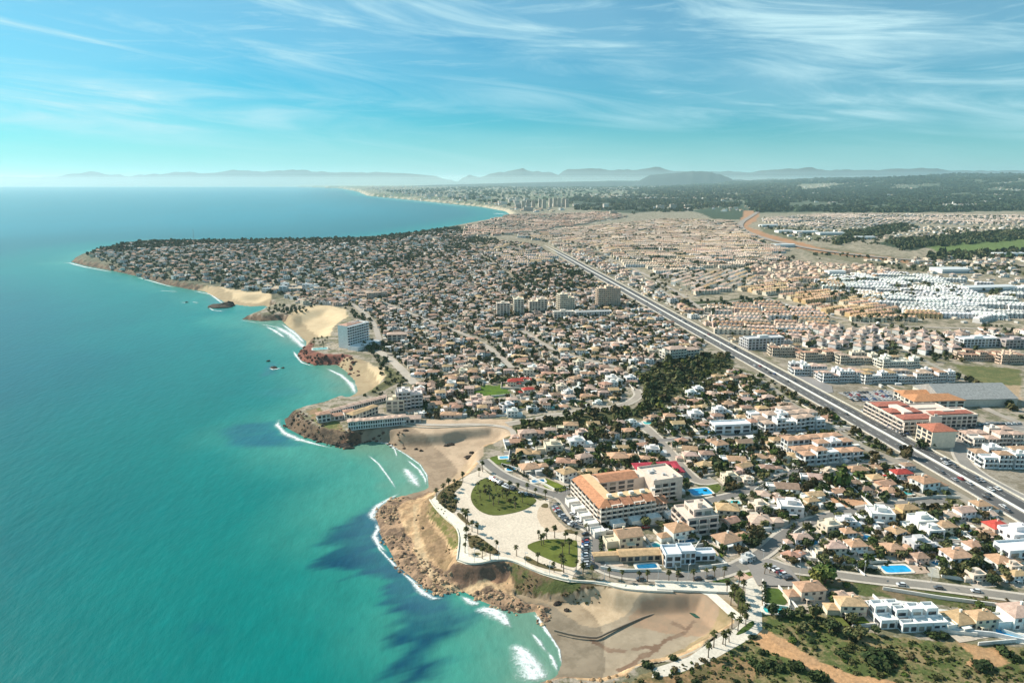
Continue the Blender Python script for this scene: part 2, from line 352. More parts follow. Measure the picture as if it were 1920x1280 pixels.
# land cover: outline, two colours mixed by noise
TOWN = ((.37, .31, .25), (.16, .15, .09))
cover = [
 ([(940, 800), (1190, 786), (1240, 772), (1310, 712), (1372, 690), (1440, 700), (1560, 770), (1700, 850), (1960, 1000), (1960, 1130), (1640, 1075), (1440, 1045), (1290, 1020), (1080, 910), (940, 880)], (.31, .265, .20), (.095, .10, .045)),
 ([(940, 455), (1560, 400), (1960, 395), (1960, 640), (1300, 640), (1000, 560)], (.38, .315, .24), (.17, .155, .10)),
 ([(110, 500), (160, 465), (260, 450), (600, 445), (800, 425), (900, 428), (830, 470), (700, 500), (600, 540), (520, 560), (400, 560)], (.20, .18, .13), (.075, .085, .05)),
 ([(560, 560), (760, 500), (1000, 470), (1180, 560), (1300, 640), (1000, 700), (760, 700), (650, 600)], (.37, .31, .245), (.15, .14, .09)),
 ([(1330, 500), (1420, 485), (1490, 482), (1480, 492), (1400, 500)], (.06, .075, .035), (.04, .055, .025)),
 ([(1270, 565), (1400, 560), (1470, 553), (1450, 568), (1280, 576)], (.06, .075, .035), (.04, .055, .025)),
 ([(1590, 432), (1690, 418), (1700, 430), (1610, 450), (1560, 460)], (.05, .07, .04), (.035, .05, .03)),
 ([(1640, 455), (1960, 432), (1960, 448), (1760, 462), (1700, 470)], (.05, .07, .035), (.035, .05, .03)),
 ([(1740, 462), (1820, 452), (1960, 447), (1960, 466), (1840, 472), (1760, 474)], (.14, .19, .06), (.10, .14, .045)),
 ([(1740, 475), (1960, 466), (1960, 484), (1740, 488)], (.05, .07, .035), (.035, .05, .03)),
 ([(1420, 424), (1560, 432), (1640, 442), (1500, 452), (1430, 436)], (.17, .16, .10), (.13, .13, .07)),
 ([(1480, 455), (1720, 487), (1960, 500), (1960, 520), (1700, 508), (1540, 482)], (.22, .19, .13), (.15, .14, .08)),
 ([(1300, 395), (1380, 376), (1420, 390), (1395, 412), (1330, 410)], (.06, .085, .05), (.04, .06, .035)),
 ([(1400, 400), (1392, 374), (1480, 364), (1600, 358), (1960, 354), (1960, 396), (1700, 398), (1560, 398)], (.05, .078, .052), (.13, .135, .085)),
 ([(1450, 352), (1640, 345), (1960, 343.5), (1960, 356), (1600, 359)], (.035, .07, .05), (.05, .08, .05)),
 ([(1060, 372), (1300, 366), (1400, 372), (1300, 392), (1180, 400), (1090, 392)], (.07, .08, .055), (.05, .065, .04)),
 ([(1400, 371), (1560, 366), (1545, 370), (1400, 376)], (.32, .25, .16), (.2, .17, .11)),
 ([(880, 727), (950, 719), (958, 741), (885, 749)], (.10, .17, .02), (.07, .12, .02)),
 ([(1790, 684), (1925, 694), (1925, 726), (1830, 718)], (.17, .16, .07), (.11, .125, .05)),
 ([(1845, 724), (1925, 724), (1925, 765)], (.40, .29, .19), (.34, .25, .16)),
 ([(1390, 395), (1425, 395), (1415, 415), (1400, 425), (1440, 440), (1500, 452), (1560, 470), (1700, 486), (1690, 492), (1540, 474), (1430, 448), (1385, 432), (1385, 415)], (.42, .22, .12), (.36, .20, .11)),
 ([(1500, 1075), (1620, 1085), (1960, 1130), (1960, 1172), (1800, 1142), (1560, 1105), (1490, 1095)], (.085, .105, .035), (.20, .15, .09)),
 ([(1160, 1300), (1215, 1262), (1330, 1232), (1400, 1200), (1425, 1170), (1440, 1145), (1530, 1150), (1650, 1190), (1770, 1205), (1960, 1218), (1960, 1400), (1160, 1400)], (.085, .108, .034), (.24, .185, .095)),
 ([(1380, 1225), (1300, 1250), (1200, 1275), (1180, 1300), (1390, 1300), (1450, 1255)], (.30, .19, .10), (.13, .11, .05)),
 ([(1428, 1176), (1450, 1184), (1481, 1204), (1507, 1222), (1545, 1244), (1584, 1257), (1623, 1268), (1671, 1276), (1760, 1310), (1590, 1310), (1530, 1268), (1500, 1246), (1462, 1230), (1436, 1217), (1410, 1200)], (.50, .285, .145), (.42, .25, .135)),
 ([(1794, 1199), (1822, 1210), (1868, 1217), (1895, 1246), (1862, 1257), (1815, 1250), (1835, 1232), (1808, 1216)], (.46, .27, .14), (.38, .235, .125)),
 ([(1550, 925), (1640, 938), (1632, 956), (1590, 958), (1560, 945)], (.47, .27, .16), (.42, .25, .15)),
 ([(940, 800), (1000, 780), (1100, 770), (1190, 765), (1215, 745), (1200, 705), (1240, 680), (1300, 662), (1372, 664), (1372, 690), (1320, 712), (1270, 742), (1230, 775), (1190, 787), (1120, 797), (1000, 812)], (.06, .07, .03), (.10, .095, .045)),
 ([(1445, 665), (1480, 685), (1560, 735), (1640, 770), (1700, 810), (1800, 870), (1920, 940), (1960, 960), (1960, 900), (1800, 830), (1680, 740), (1600, 715), (1500, 680)], (.30, .26, .21), (.20, .17, .125)),
 ([(680, 690), (735, 690), (765, 712), (740, 722), (700, 738), (690, 733), (722, 712)], (.16, .15, .07), (.10, .10, .05)),
 ([(560, 590), (600, 575), (650, 583), (670, 610), (655, 612), (640, 592), (600, 582)], (.20, .18, .10), (.28, .24, .16)),
 ([(575, 772), (600, 765), (640, 790), (650, 812), (600, 800)], (.13, .15, .05), (.3, .2, .12)),
]
# ---- ground sheet: rings around the viewpoint, finer near by
uu = np.linspace(-54, 54, 640)*math.pi/180
vv = np.concatenate([np.linspace(1420, 1000, 210), np.linspace(998, 640, 210), np.linspace(638.4, 420, 136), np.linspace(418.5, 348, 64)])
rr = np.array([math.hypot(*G(960, v, 0)) for v in vv]); rr = np.concatenate([rr, np.geomspace(rr[-1]*1.06, 72000, 14)])
RRg, UU = np.meshgrid(rr, uu, indexing='ij'); gx = (RRg*np.sin(UU)).ravel(); gy = (RRg*np.cos(UU)).ravel()
nr, nu = len(rr), len(uu)
H, dC = height(gx, gy, True)
def gridmesh(name, X, Y, Z, keep, mat, attrs, smooth=True):
    i = np.arange((nr-1)*nu).reshape(nr-1, nu)[:, :-1].ravel()
    q = np.stack([i, i+1, i+nu+1, i+nu], -1); q = q[keep[q].any(1)]
    used = np.zeros(nr*nu, bool); used[q.ravel()] = True; idx = np.cumsum(used)-1; q = idx[q].astype(np.int32)
    V = np.stack([X, Y, Z], -1)[used].astype(np.float32)
    me = bpy.data.meshes.new(name); me.vertices.add(len(V)); me.vertices.foreach_set('co', V.ravel())
    me.loops.add(q.size); me.loops.foreach_set('vertex_index', q.ravel()); me.polygons.add(len(q))
    me.polygons.foreach_set('loop_start', np.arange(0, q.size, 4, dtype=np.int32)); me.polygons.foreach_set('loop_total', np.full(len(q), 4, np.int32))
    if smooth: me.polygons.foreach_set('use_smooth', np.ones(len(q), bool))
    me.update(calc_edges=True)
    for nme, c in attrs.items():
        a = me.attributes.new(nme, 'FLOAT_COLOR', 'POINT'); cc = np.ones((len(V), 4), np.float32); cc[:, :c.shape[1]] = c[used]; a.data.foreach_set('color', cc.ravel())
    return structure(obj(name, me, mat))
# paint land cover with slightly wandering borders
rad = np.hypot(gx, gy); jit = np.clip(rad*.012, 1.5, 60)
jx = gx+(fbm(gx/jit/1.6, gy/jit/1.6, 3, 31)-.5)*jit*1.4; jy = gy+(fbm(gx/jit/1.6, gy/jit/1.6, 3, 47)-.5)*jit*1.4
CA = np.tile(np.array(TOWN[0]), (gx.size, 1)); CB = np.tile(np.array(TOWN[1]), (gx.size, 1))
farm = sm((rad-3600)/2500)[:, None]
fa = fbm(gx/420, gy/900, 4, 5)[:, None]
CA = CA*(1-farm)+farm*(np.array((.34, .30, .22))*(fa < .54)+np.array((.13, .15, .085))*(fa >= .54)); CB = CB*(1-farm)+farm*np.array((.10, .12, .07))
for poly, a, b in cover:
    mk = inpoly(jx, jy, Gs(poly)); CA[mk] = a; CB[mk] = b
# rock shore and beaches
def setc(mk, a, b): CA[mk] = a; CB[mk] = b
redc = (dC > -20) & (dC < 16) & inpoly(gx, gy, Gs([(545, 625), (600, 650), (720, 655), (720, 700), (560, 700), (540, 660)])); shore = (dC > -20) & (dC < 9+6*(fbm(gx*.05, gy*.05, 3, 2)-.5)) & (rad < 5000); setc(shore, (.20, .135, .09), (.08, .06, .045)); setc(redc, (.26, .105, .075), (.15, .07, .055))
setc((dC > -20) & (dC < 25) & (rad > 3400), (.5, .42, .3), (.45, .38, .28))
mouth = inpoly(gx, gy, LOW['mouth'])
setc(mouth, (.56, .38, .22), (.42, .27, .155)); q_ = (.62+.76*fbm(gx*.42, gy*.42, 3, 55))[:, None]; CA[mouth] *= q_[mouth]; CB[mouth] *= q_[mouth]
setc(mouth & (dC < 9+16*(fbm(gx*.05, gy*.05, 3, 77)-.42)), (.40, .26, .165), (.17, .115, .08))
for poly, a, b in [
  ([(812, 932), (822, 950), (842, 968), (862, 985), (868, 1002), (866, 1022), (850, 1030), (838, 1005), (822, 985), (806, 968), (795, 950)], (.14, .14, .045), (.30, .21, .115)),
  ([(795, 935), (812, 932), (800, 960), (815, 990), (840, 1015), (850, 1050), (835, 1060), (800, 1020), (788, 980)], (.33, .215, .125), (.24, .165, .09)),
  ([(775, 938), (790, 940), (783, 965), (793, 1010), (806, 1045), (830, 1072), (860, 1082), (905, 1078), (930, 1085), (900, 1092), (850, 1092), (810, 1072), (790, 1045), (777, 1000)], (.52, .38, .235), (.48, .34, .2)),
  ([(845, 1060), (880, 1060), (945, 1056), (960, 1070), (930, 1080), (890, 1078), (850, 1072)], (.22, .13, .085), (.16, .10, .07)),
  ([(950, 1052), (968, 1056), (1017, 1080), (1060, 1090), (1130, 1097), (1160, 1108), (1150, 1118), (1062, 1120), (1035, 1116), (990, 1104), (965, 1088)], (.10, .115, .04), (.19, .125, .075)),
  ([(1110, 1090), (1160, 1102), (1262, 1108), (1262, 1120), (1180, 1121), (1110, 1120), (1070, 1116)], (.16, .11, .07), (.10, .085, .04)),
  ([(690, 845), (655, 842), (600, 828), (700, 805), (760, 803), (860, 803), (850, 812), (760, 816), (700, 824)], (.17, .095, .06), (.10, .06, .045)),
]:
    mk = inpoly(jx, jy, Gs(poly, 6)); setc(mk & mouth | mk & (dC < 60), a, b)
for k in SANDW:
    mk = insand(jx, jy, k)
    setc(mk, (.60, .46, .29), (.56, .42, .26)) if k != 'mouth' else setc(mk, (.52, .385, .27), (.43, .315, .22))
wet = insand(jx, jy, 'near'); setc(wet, (.37, .30, .22), (.31, .25, .18))
setc(wet & inpoly(jx, jy, Gs([(1180, 1150), (1230, 1135), (1290, 1120), (1340, 1135), (1370, 1160), (1330, 1190), (1240, 1180), (1190, 1170)], 3)), (.36, .245, .165), (.31, .225, .155))
0 and setc(wet & inpoly(jx, jy, Gs([(1110, 1190), (1170, 1200), (1210, 1215), (1180, 1240), (1140, 1245), (1105, 1215)], 3)), (.31, .23, .15), (.27, .20, .135))
setc(wet & inpoly(jx, jy, Gs([(965, 1097), (1000, 1103), (1040, 1108), (1110, 1108), (1200, 1117), (1222, 1127), (1165, 1150), (1120, 1168), (1095, 1166), (1068, 1150), (1045, 1133), (1020, 1122), (985, 1118)], 3)), (.55, .42, .285), (.47, .35, .23))
setc(wet & inpoly(jx, jy, Gs([(1350, 1140), (1400, 1165), (1340, 1210), (1250, 1240), (1215, 1240), (1290, 1200), (1345, 1170)], 3)), (.34, .25, .15), (.26, .20, .11))
for q_ in [[(1098, 1183), (1130, 1197), (1150, 1206), (1178, 1211), (1172, 1216), (1145, 1213), (1118, 1200)], [(1185, 1210), (1220, 1206), (1258, 1185), (1290, 1166), (1296, 1168), (1262, 1190), (1228, 1212), (1190, 1215)], [(1255, 1162), (1270, 1170), (1285, 1172), (1300, 1160), (1296, 1157), (1280, 1167), (1260, 1158)], [(1150, 1245), (1190, 1235), (1225, 1210), (1232, 1212), (1196, 1244), (1160, 1252)]]: setc(wet & inpoly(gx+1.2*(jx-gx), gy+1.2*(jy-gy), Gs(q_, 3)), (.20, .13, .09), (.24, .17, .12))
q_ = (.86+.3*fbm((gx*.8+gy*.6)/30, (gy*.8-gx*.6)/5, 3, 19))[:, None]; CA[wet] *= q_[wet]; CB[wet] *= q_[wet]
anysand = sum(insand(jx, jy, k) for k in SANDW) > 0
damp = anysand & (dC < 20+10*(fbm(gx*.03, gy*.03, 2, 4)-.5)); CA[damp] *= .66; CB[damp] *= .62
setc(insand(jx, jy, 'mouth') & inpoly(jx, jy, Gs([(860, 875), (885, 850), (892, 860), (880, 885), (845, 905), (830, 905)], 4)), (.50, .37, .25), (.44, .32, .21))
gridmesh('ground', gx, gy, H, dC > -45, 'ground', {'ColA': np.concatenate([CA, np.where(anysand, .12, 1.0)[:, None]], 1), 'ColB': CB})
for n_ in ('ground',): pass

# ------------------------------------------------------------------ sea
off = -dC
seac = np.zeros((gx.size, 3))
def lerp(a, b, t): t = np.asarray(t)[:, None]; return np.array(a)*(1-t)+np.array(b)*t
wob = off+(fbm(gx/60, gy/60, 4, 13)-.5)*70
seac[:] = lerp((.000, .160, .145), (.000, .096, .120), sm((wob-60)/260))
t = sm((wob-180)/1100)[:, None]; seac = seac*(1-t)+np.array((.004, .155, .205))*t
t = (1-sm((wob-5)/75))[:, None]; seac = seac*(1-t)+np.array((.03, .22, .18))*t
sandy = np.minimum(np.minimum(pdist(gx, gy, G_ := Gs([(690, 828), (762, 852), (800, 890), (800, 913)], 0), False), pdist(gx, gy, Gs([(1010, 1160), (1047, 1217), (1043, 1266)], 0), False)),
                   np.minimum(pdist(gx, gy, Gs([(640, 690), (668, 725)], 0), False), pdist(gx, gy, Gs([(530, 604), (570, 640)], 0), False)))
t = (1-sm((sandy+(fbm(gx/14, gy/14, 3, 71)-.5)*16-4)/34))[:, None]; seac = seac*(1-t)+np.array((.22, .22, .15))*t
t = (1-sm((sandy+(fbm(gx/30, gy/30, 3, 72)-.5)*40-15)/85))[:, None]*.65; seac = seac*(1-t)+np.array((.07, .26, .20))*t
sr = gx*.85+gy*.5; sq = gy*.85-gx*.5; sj = (fbm(sr/45, sq/8, 4, 61)-.5)*38; sjx = gx+sj*.85; sjy = gy+sj*.5+(fbm(gx/14, gy/14, 4, 62)-.5)*18
for poly, c, w, k in [
  ([(775, 932), (700, 938), (660, 960), (625, 985), (590, 1015), (595, 1050), (622, 1080), (680, 1105), (735, 1145), (722, 1210), (700, 1310), (790, 1310), (838, 1232), (890, 1175), (925, 1128), (880, 1085), (830, 1085), (800, 1060), (775, 1035), (765, 1000), (775, 960)], (.004, .052, .095), 13, .97),
  ([(400, 808), (440, 792), (520, 785), (536, 806), (600, 834), (540, 842), (470, 843), (420, 838)], (.01, .10, .15), 12, .75),
  ([(345, 1165), (390, 1150), (430, 1162), (440, 1185), (420, 1202), (380, 1198), (345, 1205)], (.0, .10, .13), 12, .62),
  ([(585, 1148), (602, 1148), (605, 1160), (590, 1162)], (.0, .10, .13), 4, .75), ([(598, 1176), (612, 1178), (620, 1192), (606, 1197)], (.0, .09, .12), 4, .8), ([(655, 1170), (672, 1170), (674, 1182), (655, 1190)], (.0, .10, .13), 4, .75),
  ([(265, 1250), (320, 1240), (335, 1270), (300, 1300), (260, 1285)], (.0, .10, .13), 14, .6), ([(140, 1230), (230, 1215), (240, 1260), (160, 1290)], (.0, .12, .14), 18, .4),
  ([(500, 675), (520, 680), (525, 700), (505, 705), (480, 712), (490, 690)], (.03, .13, .17), 8, .6),
  ([(440, 735), (560, 720), (600, 735), (500, 750)], (.02, .17, .2), 14, .3), ([(380, 556), (420, 552), (440, 580), (400, 590)], (.05, .18, .2), 10, .5)]:
    pl = Gs(poly, 0); jk = 1.0 if len(poly) > 18 else .3; qx = gx+(sjx-gx)*jk; qy = gy+(sjy-gy)*jk; ins = inpoly(qx, qy, pl); d = np.zeros(gx.size); d[ins] = pdist(qx[ins], qy[ins], pl); c = np.array(c)*(1+np.array((6., 1., .55))*(1-sm((off-4)/26))[:, None]*(len(poly) > 18))
    t = (sm(d/w)*k*(.56+.75*fbm(sr/16, sq/6, 4, 83)))[:, None].clip(0, 1); seac = seac*(1-t)+c*t
gridmesh('sea', gx, gy, np.zeros(gx.size), dC < 12, 'sea', {'ColA': seac})

# ------------------------------------------------------------------ surf
def foam(pts, w0, z=.12, taper=True, name='surf'):
    pts = Gs(pts, 0)
    # resample
    out = [pts[0]]
    for a, b in zip(pts[:-1], pts[1:]):
        n = max(2, int(np.hypot(*(b-a))/3)); out += [a+(b-a)*i/n for i in range(1, n+1)]
    p = np.array(out); t = np.gradient(p, axis=0); t /= np.linalg.norm(t, axis=1)[:, None]+1e-9; nrm = np.stack([-t[:, 1], t[:, 0]], -1)
    q = np.linspace(0, 1, len(p)); w = np.interp(q, np.linspace(0, 1, len(w0)), w0) if isinstance(w0, (list, tuple)) else np.full(len(p), w0)
    w = w*(.6+.8*fbm(p[:, 0]/14, p[:, 1]/14, 2, 5))
    V = []; E = []; K = (-1, -.55, 0, .55, 1)
    for i in range(len(p)):
        for k in K:
            V.append((*(p[i]+nrm[i]*k*w[i]*.5), z+.25*(1-k*k))); E.append((1-abs(k))*min(1, 6*min(q[i], 1-q[i])+.15))
    Fc = [(i*5+k, i*5+k+1, i*5+k+6, i*5+k+5) for i in range(len(p)-1) for k in range(4)]
    me = bpy.data.meshes.new(name); me.from_pydata(V, [], Fc); a = me.attributes.new('Edge', 'FLOAT', 'POINT'); a.data.foreach_set('value', np.array(E, np.float32))
    me.polygons.foreach_set('use_smooth', [True]*len(Fc))
    return stuff(obj(name, me, 'foam'), 'white broken surf where a wave runs onto the shore', 'surf')
for pts, w in [
  ([(888, 1146), (905, 1143), (925, 1150), (940, 1160), (952, 1176)], [4, 9, 13, 10, 5]), ([(900, 1140), (925, 1143), (942, 1152), (958, 1178)], [3, 6, 8, 4]),
  ([(958, 1208), (975, 1222), (988, 1245), (1000, 1265), (1005, 1280)], [6, 13, 17, 20, 16]), ([(968, 1208), (992, 1232), (1010, 1258), (1018, 1275)], [4, 7, 8, 6]),
  ([(996, 1186), (1012, 1205), (1026, 1225)], [2, 4, 2]), ([(1028, 1222), (1038, 1240), (1046, 1262)], [2, 3.5, 2]), ([(1000, 1150), (1012, 1165), (1024, 1184), (1036, 1200)], [1.5, 2.5, 2.5, 1.5]),
  ([(694, 826), (730, 833), (762, 853), (787, 871), (800, 891), (803, 912)], [1.5, 2, 2.5, 2, 2.5, 1.5]), ([(1004, 1147), (1011, 1161), (1031, 1191), (1048, 1218), (1053, 1246)], [1.5, 2, 2, 2.2, 1.5]),
  ([(690, 853), (710, 870), (730, 897), (743, 917)], [2.5, 4, 3.5, 2]), ([(757, 877), (768, 890), (778, 903), (786, 915)], [5, 13, 13, 6]), ([(763, 862), (787, 882), (797, 898), (799, 910)], [2, 4, 4, 3]), ([(690, 824), (725, 830), (740, 842), (745, 858)], [2, 3, 3, 2]),
  ([(524, 786), (520, 797), (533, 812), (560, 824), (600, 835), (625, 841)], [6, 11, 10, 9, 6, 3]),
  ([(610, 690), (640, 704), (660, 722), (667, 741)], [5, 10, 12, 8]), ([(622, 694), (650, 712), (664, 730)], [3, 5, 5]),
  ([(498, 612), (515, 620), (535, 634)], [5, 12, 5]), ([(515, 611), (545, 628), (566, 648), (578, 658)], [10, 22, 20, 8]), ([(528, 607), (556, 628), (572, 645)], [6, 14, 8]), ([(490, 608), (520, 614)], [4, 4]),
  ([(751, 925), (727, 937), (707, 950), (697, 965), (705, 980)], [4, 7, 8, 9, 5]), ([(705, 980), (709, 992), (702, 1005), (709, 1020), (725, 1036)], [4, 6, 8, 5, 4]), ([(700, 1000), (712, 1030), (738, 1058), (752, 1072)], [2, 3, 4, 3]), ([(752, 1072), (778, 1094), (788, 1108), (812, 1122), (832, 1122)], [2, 4, 8, 6, 2]), ([(862, 1116), (880, 1128), (900, 1134)], [3, 7, 6]),
  ([(112, 492), (130, 493), (160, 501), (215, 511)], [14, 16, 9, 8]), ([(255, 519), (300, 532), (330, 540)], [7, 9, 6]), ([(300, 545), (335, 547)], [6, 5]), ([(360, 545), (395, 552), (420, 571)], [6, 8, 8]), ([(392, 577), (400, 582), (420, 584)], [4, 6, 4]), ([(505, 690), (512, 693), (528, 690)], [3, 7, 3]), ([(340, 567), (350, 568)], [4, 4]), ([(360, 566), (372, 568)], [4, 5]),
  ([(550, 658), (556, 668), (566, 680), (590, 688)], [4, 6, 5, 3]), ([(450, 600), (480, 605), (520, 604)], [3, 4, 4]), ([(470, 602), (500, 575), (512, 574)], [2, 3, 2]),
  ([(690, 369.5), (760, 376), (825, 382.5), (905, 391)], [18, 30, 30, 26]), ([(925, 400), (950, 402)], [60, 60])]:
    foam(pts, [q*.8 for q in w])

# ------------------------------------------------------------------ far mountains
def ridge(name, prof, dist, base=-40, depth=2500, seed=0):
    """prof: (photo x, photo y) of the skyline; a real ridge with sloping flanks standing DIST metres off"""
    us = np.array([p[0] for p in prof], float); vs = np.array([p[1] for p in prof], float)
    n = 120; u = np.linspace(us[0], us[-1], n); v = np.interp(u, us, vs)
    v = v+2.2+((vnoise(u/9, u*0+seed, seed)-.5)*2.4+(vnoise(u/22, u*0+seed, seed+3)-.5)*3.5)*np.clip((340-v)/12, 0, 1)
    X = []; rows = 9
    V = []; Fc = []
    for i in range(n):
        a = (u[i]-960)/F; b = (v[i]-640)/F; dx, dy, dz = a, cp-b*sp_, -sp_-b*cp
        k = dist/dy; x, y, z = dx*k, dist, CH+dz*k
        for r in range(rows):
            s = r/(rows-1)*2-1; hgt = max(0, 1-abs(s))**1.2
            wob = (vnoise(np.array([u[i]/14.]), np.array([r*1.3]), seed+5)[0]-.5)
            V.append((x*(1+s*depth/dist), y+s*depth, base+(z-base)*hgt*(1+wob*.35*(abs(s) > .05))))
    for i in range(n-1):
        for r in range(rows-1): a = i*rows+r; Fc.append((a, a+rows, a+rows+1, a+1))
    me = mkmesh(name, V, Fc, np.tile((.055, .07, .07), (len(Fc), 1))); me.polygons.foreach_set('use_smooth', [True]*len(Fc))
    return structure(obj(name, me, 'rock'))
ridge('mountains', [(-200, 349), (-60, 331), (0, 330), (60, 329), (120, 327), (150, 321), (172, 318), (195, 322), (205, 326), (260, 327), (320, 321), (380, 322), (440, 316), (470, 319), (540, 315), (580, 318), (640, 320), (700, 322), (740, 321), (790, 323), (815, 328), (850, 337), (900, 349)], 30000, seed=1)
ridge('mountains', [(845, 349), (868, 330), (880, 325), (900, 329), (930, 322), (960, 319), (980, 314), (1000, 318), (1030, 321), (1050, 326), (1065, 349)], 31000, seed=4)
ridge('mountains', [(1030, 349), (1048, 325), (1065, 315), (1090, 313), (1130, 316), (1190, 317), (1235, 312), (1260, 317), (1330, 319), (1400, 320), (1440, 317), (1480, 315), (1522, 311), (1545, 317), (1640, 316), (1720, 313), (1780, 317), (1850, 318), (2000, 320), (2060, 348)], 32000, seed=7)
ridge('hills', [(1170, 352), (1220, 326), (1260, 324), (1300, 317), (1325, 319), (1350, 326), (1420, 352)], 20000, depth=1200, seed=9)
ridge('hills', [(660, 352), (800, 345), (1000, 340), (1200, 336), (1420, 335), (1600, 332), (2000, 329), (2100, 351)], 20500, depth=1500, seed=12)

# ------------------------------------------------------------------ haze: one even box of air
mb = MB(); mb.box(-80000, 80000, -1500, 80000, -60, 560, bottom=True)
mv = bpy.data.materials.new('haze_air'); mv.use_nodes = True; nt = mv.node_tree; nt.nodes.remove(nt.nodes['Principled BSDF'])
pv = N(nt, 'ShaderNodeVolumePrincipled', i={'Density': 3.1e-5, 'Anisotropy': .28}); pv.inputs['Color'].default_value = (.66, .93, 1.0, 1)
nt.links.new(pv.outputs[0], nt.nodes['Material Output'].inputs['Volume'])
me = mb.mesh('haze'); me.materials.append(mv); hz = obj('haze', me); stuff(hz)

mv = bpy.data.materials.new('sea_mist'); mv.use_nodes = True; nt = mv.node_tree; nt.nodes.remove(nt.nodes['Principled BSDF'])
pv = N(nt, 'ShaderNodeVolumePrincipled', i={'Density': 8e-5, 'Anisotropy': .3}); pv.inputs['Color'].default_value = (.80, 1, 1, 1)
nt.links.new(pv.outputs[0], nt.nodes['Material Output'].inputs['Volume'])
mb = MB()
for k, (z0, z1) in enumerate(((2, 150), (2.5, 215), (3, 270), (3.5, 315), (4, 350))): mb.box(-34000-k*9, 34000+k*9, 21500-k*350, 26500+k*60, z0, z1, bottom=True)
me = mb.mesh('mist'); me.materials.append(mv); stuff(obj('mist', me), 'pale band of sea mist lying before the mountains', 'mist')
# ------------------------------------------------------------------ landmarks used to tell look-alikes apart
for n_, u, v in [('the tower hotel', 655, 655), ('the round plaza lawn', 940, 930), ('the terracotta hotel block', 1185, 960),
  ('the headland point', 690, 790), ('the walled green park', 918, 737), ('the shopping centre', 1730, 790), ('the stepped white apartments', 1550, 850), ('the river mouth bridge', 1290, 1105),
  ('the clay sports ground', 1595, 942), ('the white flat-roofed terrace', 1697, 1150), ('the ravine pine wood', 1290, 695), ('the mid-town apartment towers', 1100, 575),
  ('the white courtyard apartments', 1640, 700), ('the cape', 250, 490), ('the first cape cove', 450, 560), ('the carriageway slip road', 1700, 832), ('the crimson-roofed house', 1235, 880), ('the far bay', 960, 420), ('the motorway earthworks', 1480, 455), ('the white terraced estate', 1750, 560),
  ('the ochre terrace rows', 1420, 580), ('the upper crossroads', 1240, 830), ('the blue pool compound', 1520, 1015), ('the tan field', 1890, 745), ('the middle sandy bay', 600, 600), ('the lower sandy strand', 690, 710)]: landmark(n_, u, v)

# ------------------------------------------------------------------ flat sheets: plaza, lawns, paths, roads
def sheet(name, pts, z, mat, color, px=True, smooth=0):
    p = Gs(pts, ZP) if px else np.array(pts)
    for _ in range(smooth):
        q = np.roll(p, -1, 0); p = np.stack([p*.75+q*.25, p*.25+q*.75], 1).reshape(-1, 2)
    me = mkmesh(name, [(x, y, z) for x, y in p], [tuple(range(len(p)))])
    if me.polygons[0].normal.z < 0: me.flip_normals()
    return obj(name, me, mat, color=color)
def ribpts(pts, px=True, smooth=2):
    p = Gs(pts) if px else np.array(pts, float)
    for _ in range(smooth):
        q = np.stack([p[:-1]*.75+p[1:]*.25, p[:-1]*.25+p[1:]*.75], 1).reshape(-1, 2); p = np.concatenate([p[:1], q, p[-1:]])
    t = np.gradient(p, axis=0); t /= np.linalg.norm(t, axis=1)[:, None]; return p, np.stack([-t[:, 1], t[:, 0]], -1)
def ribbon(name, pts, a, b, z, mat, color, hgt=0, px=True, smooth=2, drape=False):
    p, n = ribpts(pts, px, smooth); V = []; Fc = []
    zz = height(p[:, 0], p[:, 1])+z-ZP if drape else np.full(len(p), z)
    for i in range(len(p)):
        V += [(*(p[i]+n[i]*a), zz[i]), (*(p[i]+n[i]*b), zz[i])]
        if hgt: V += [(*(p[i]+n[i]*a), zz[i]+hgt), (*(p[i]+n[i]*b), zz[i]+hgt)]
    k = 4 if hgt else 2
    for i in range(len(p)-1):
        o = i*k
        if hgt: Fc += [(o+2, o+k+2, o+k+3, o+3), (o, o+2, o+k+2, o+k)[::-1], (o+1, o+3, o+k+3, o+k+1)]
        else: Fc.append((o, o+1, o+k+1, o+k)[::-1])
    if hgt: Fc += [(0, 1, 3, 2), (len(V)-4, len(V)-3, len(V)-1, len(V)-2)]
    return obj(name, mkmesh(name, V, Fc), mat, color=color)
PALE, ASPH, KERB = (.66, .56, .44), (.19, .175, .16), (.62, .58, .52)
plaza = [(897, 882), (908, 880), (922, 893), (955, 911), (992, 929), (1013, 938), (1030, 936), (1030, 960), (1040, 975), (1062, 994), (1090, 1007), (1091, 1060), (1075, 1078), (1072, 1087), (1056, 1083), (1017, 1074), (992, 1064), (967, 1052), (945, 1048), (920, 1050), (897, 1055),
  (877, 1054), (860, 1050), (862, 1035), (867, 1020), (867, 1002), (862, 985), (842, 968), (822, 951), (812, 936), (817, 931), (836, 915), (855, 905), (880, 889)]
structure(sheet('plaza', plaza, ZP+.06, 'pave', (.66, .56, .45)))
structure(sheet('promenade_path', [(808, 937), (817, 930), (822, 934), (833, 950), (853, 966), (872, 982), (877, 1002), (877, 1030), (879, 1043), (900, 1046), (930, 1041), (955, 1046), (985, 1055), (1010, 1067), (1045, 1079), (1075, 1086), (1130, 1089), (1180, 1096), (1240, 1097), (1300, 1094), (1317, 1097), (1340, 1110), (1378, 1143), (1400, 1160),
  (1392, 1168), (1374, 1160), (1352, 1140), (1326, 1116), (1305, 1108), (1262, 1109), (1200, 1108), (1150, 1100), (1100, 1092), (1066, 1091), (1040, 1085), (1012, 1076), (984, 1063), (960, 1053), (945, 1050), (918, 1053), (897, 1058), (874, 1058), (857, 1052), (862, 1020), (860, 1002), (855, 987), (836, 972), (818, 955)], ZP+.12, 'pave', (.78, .72, .60)))
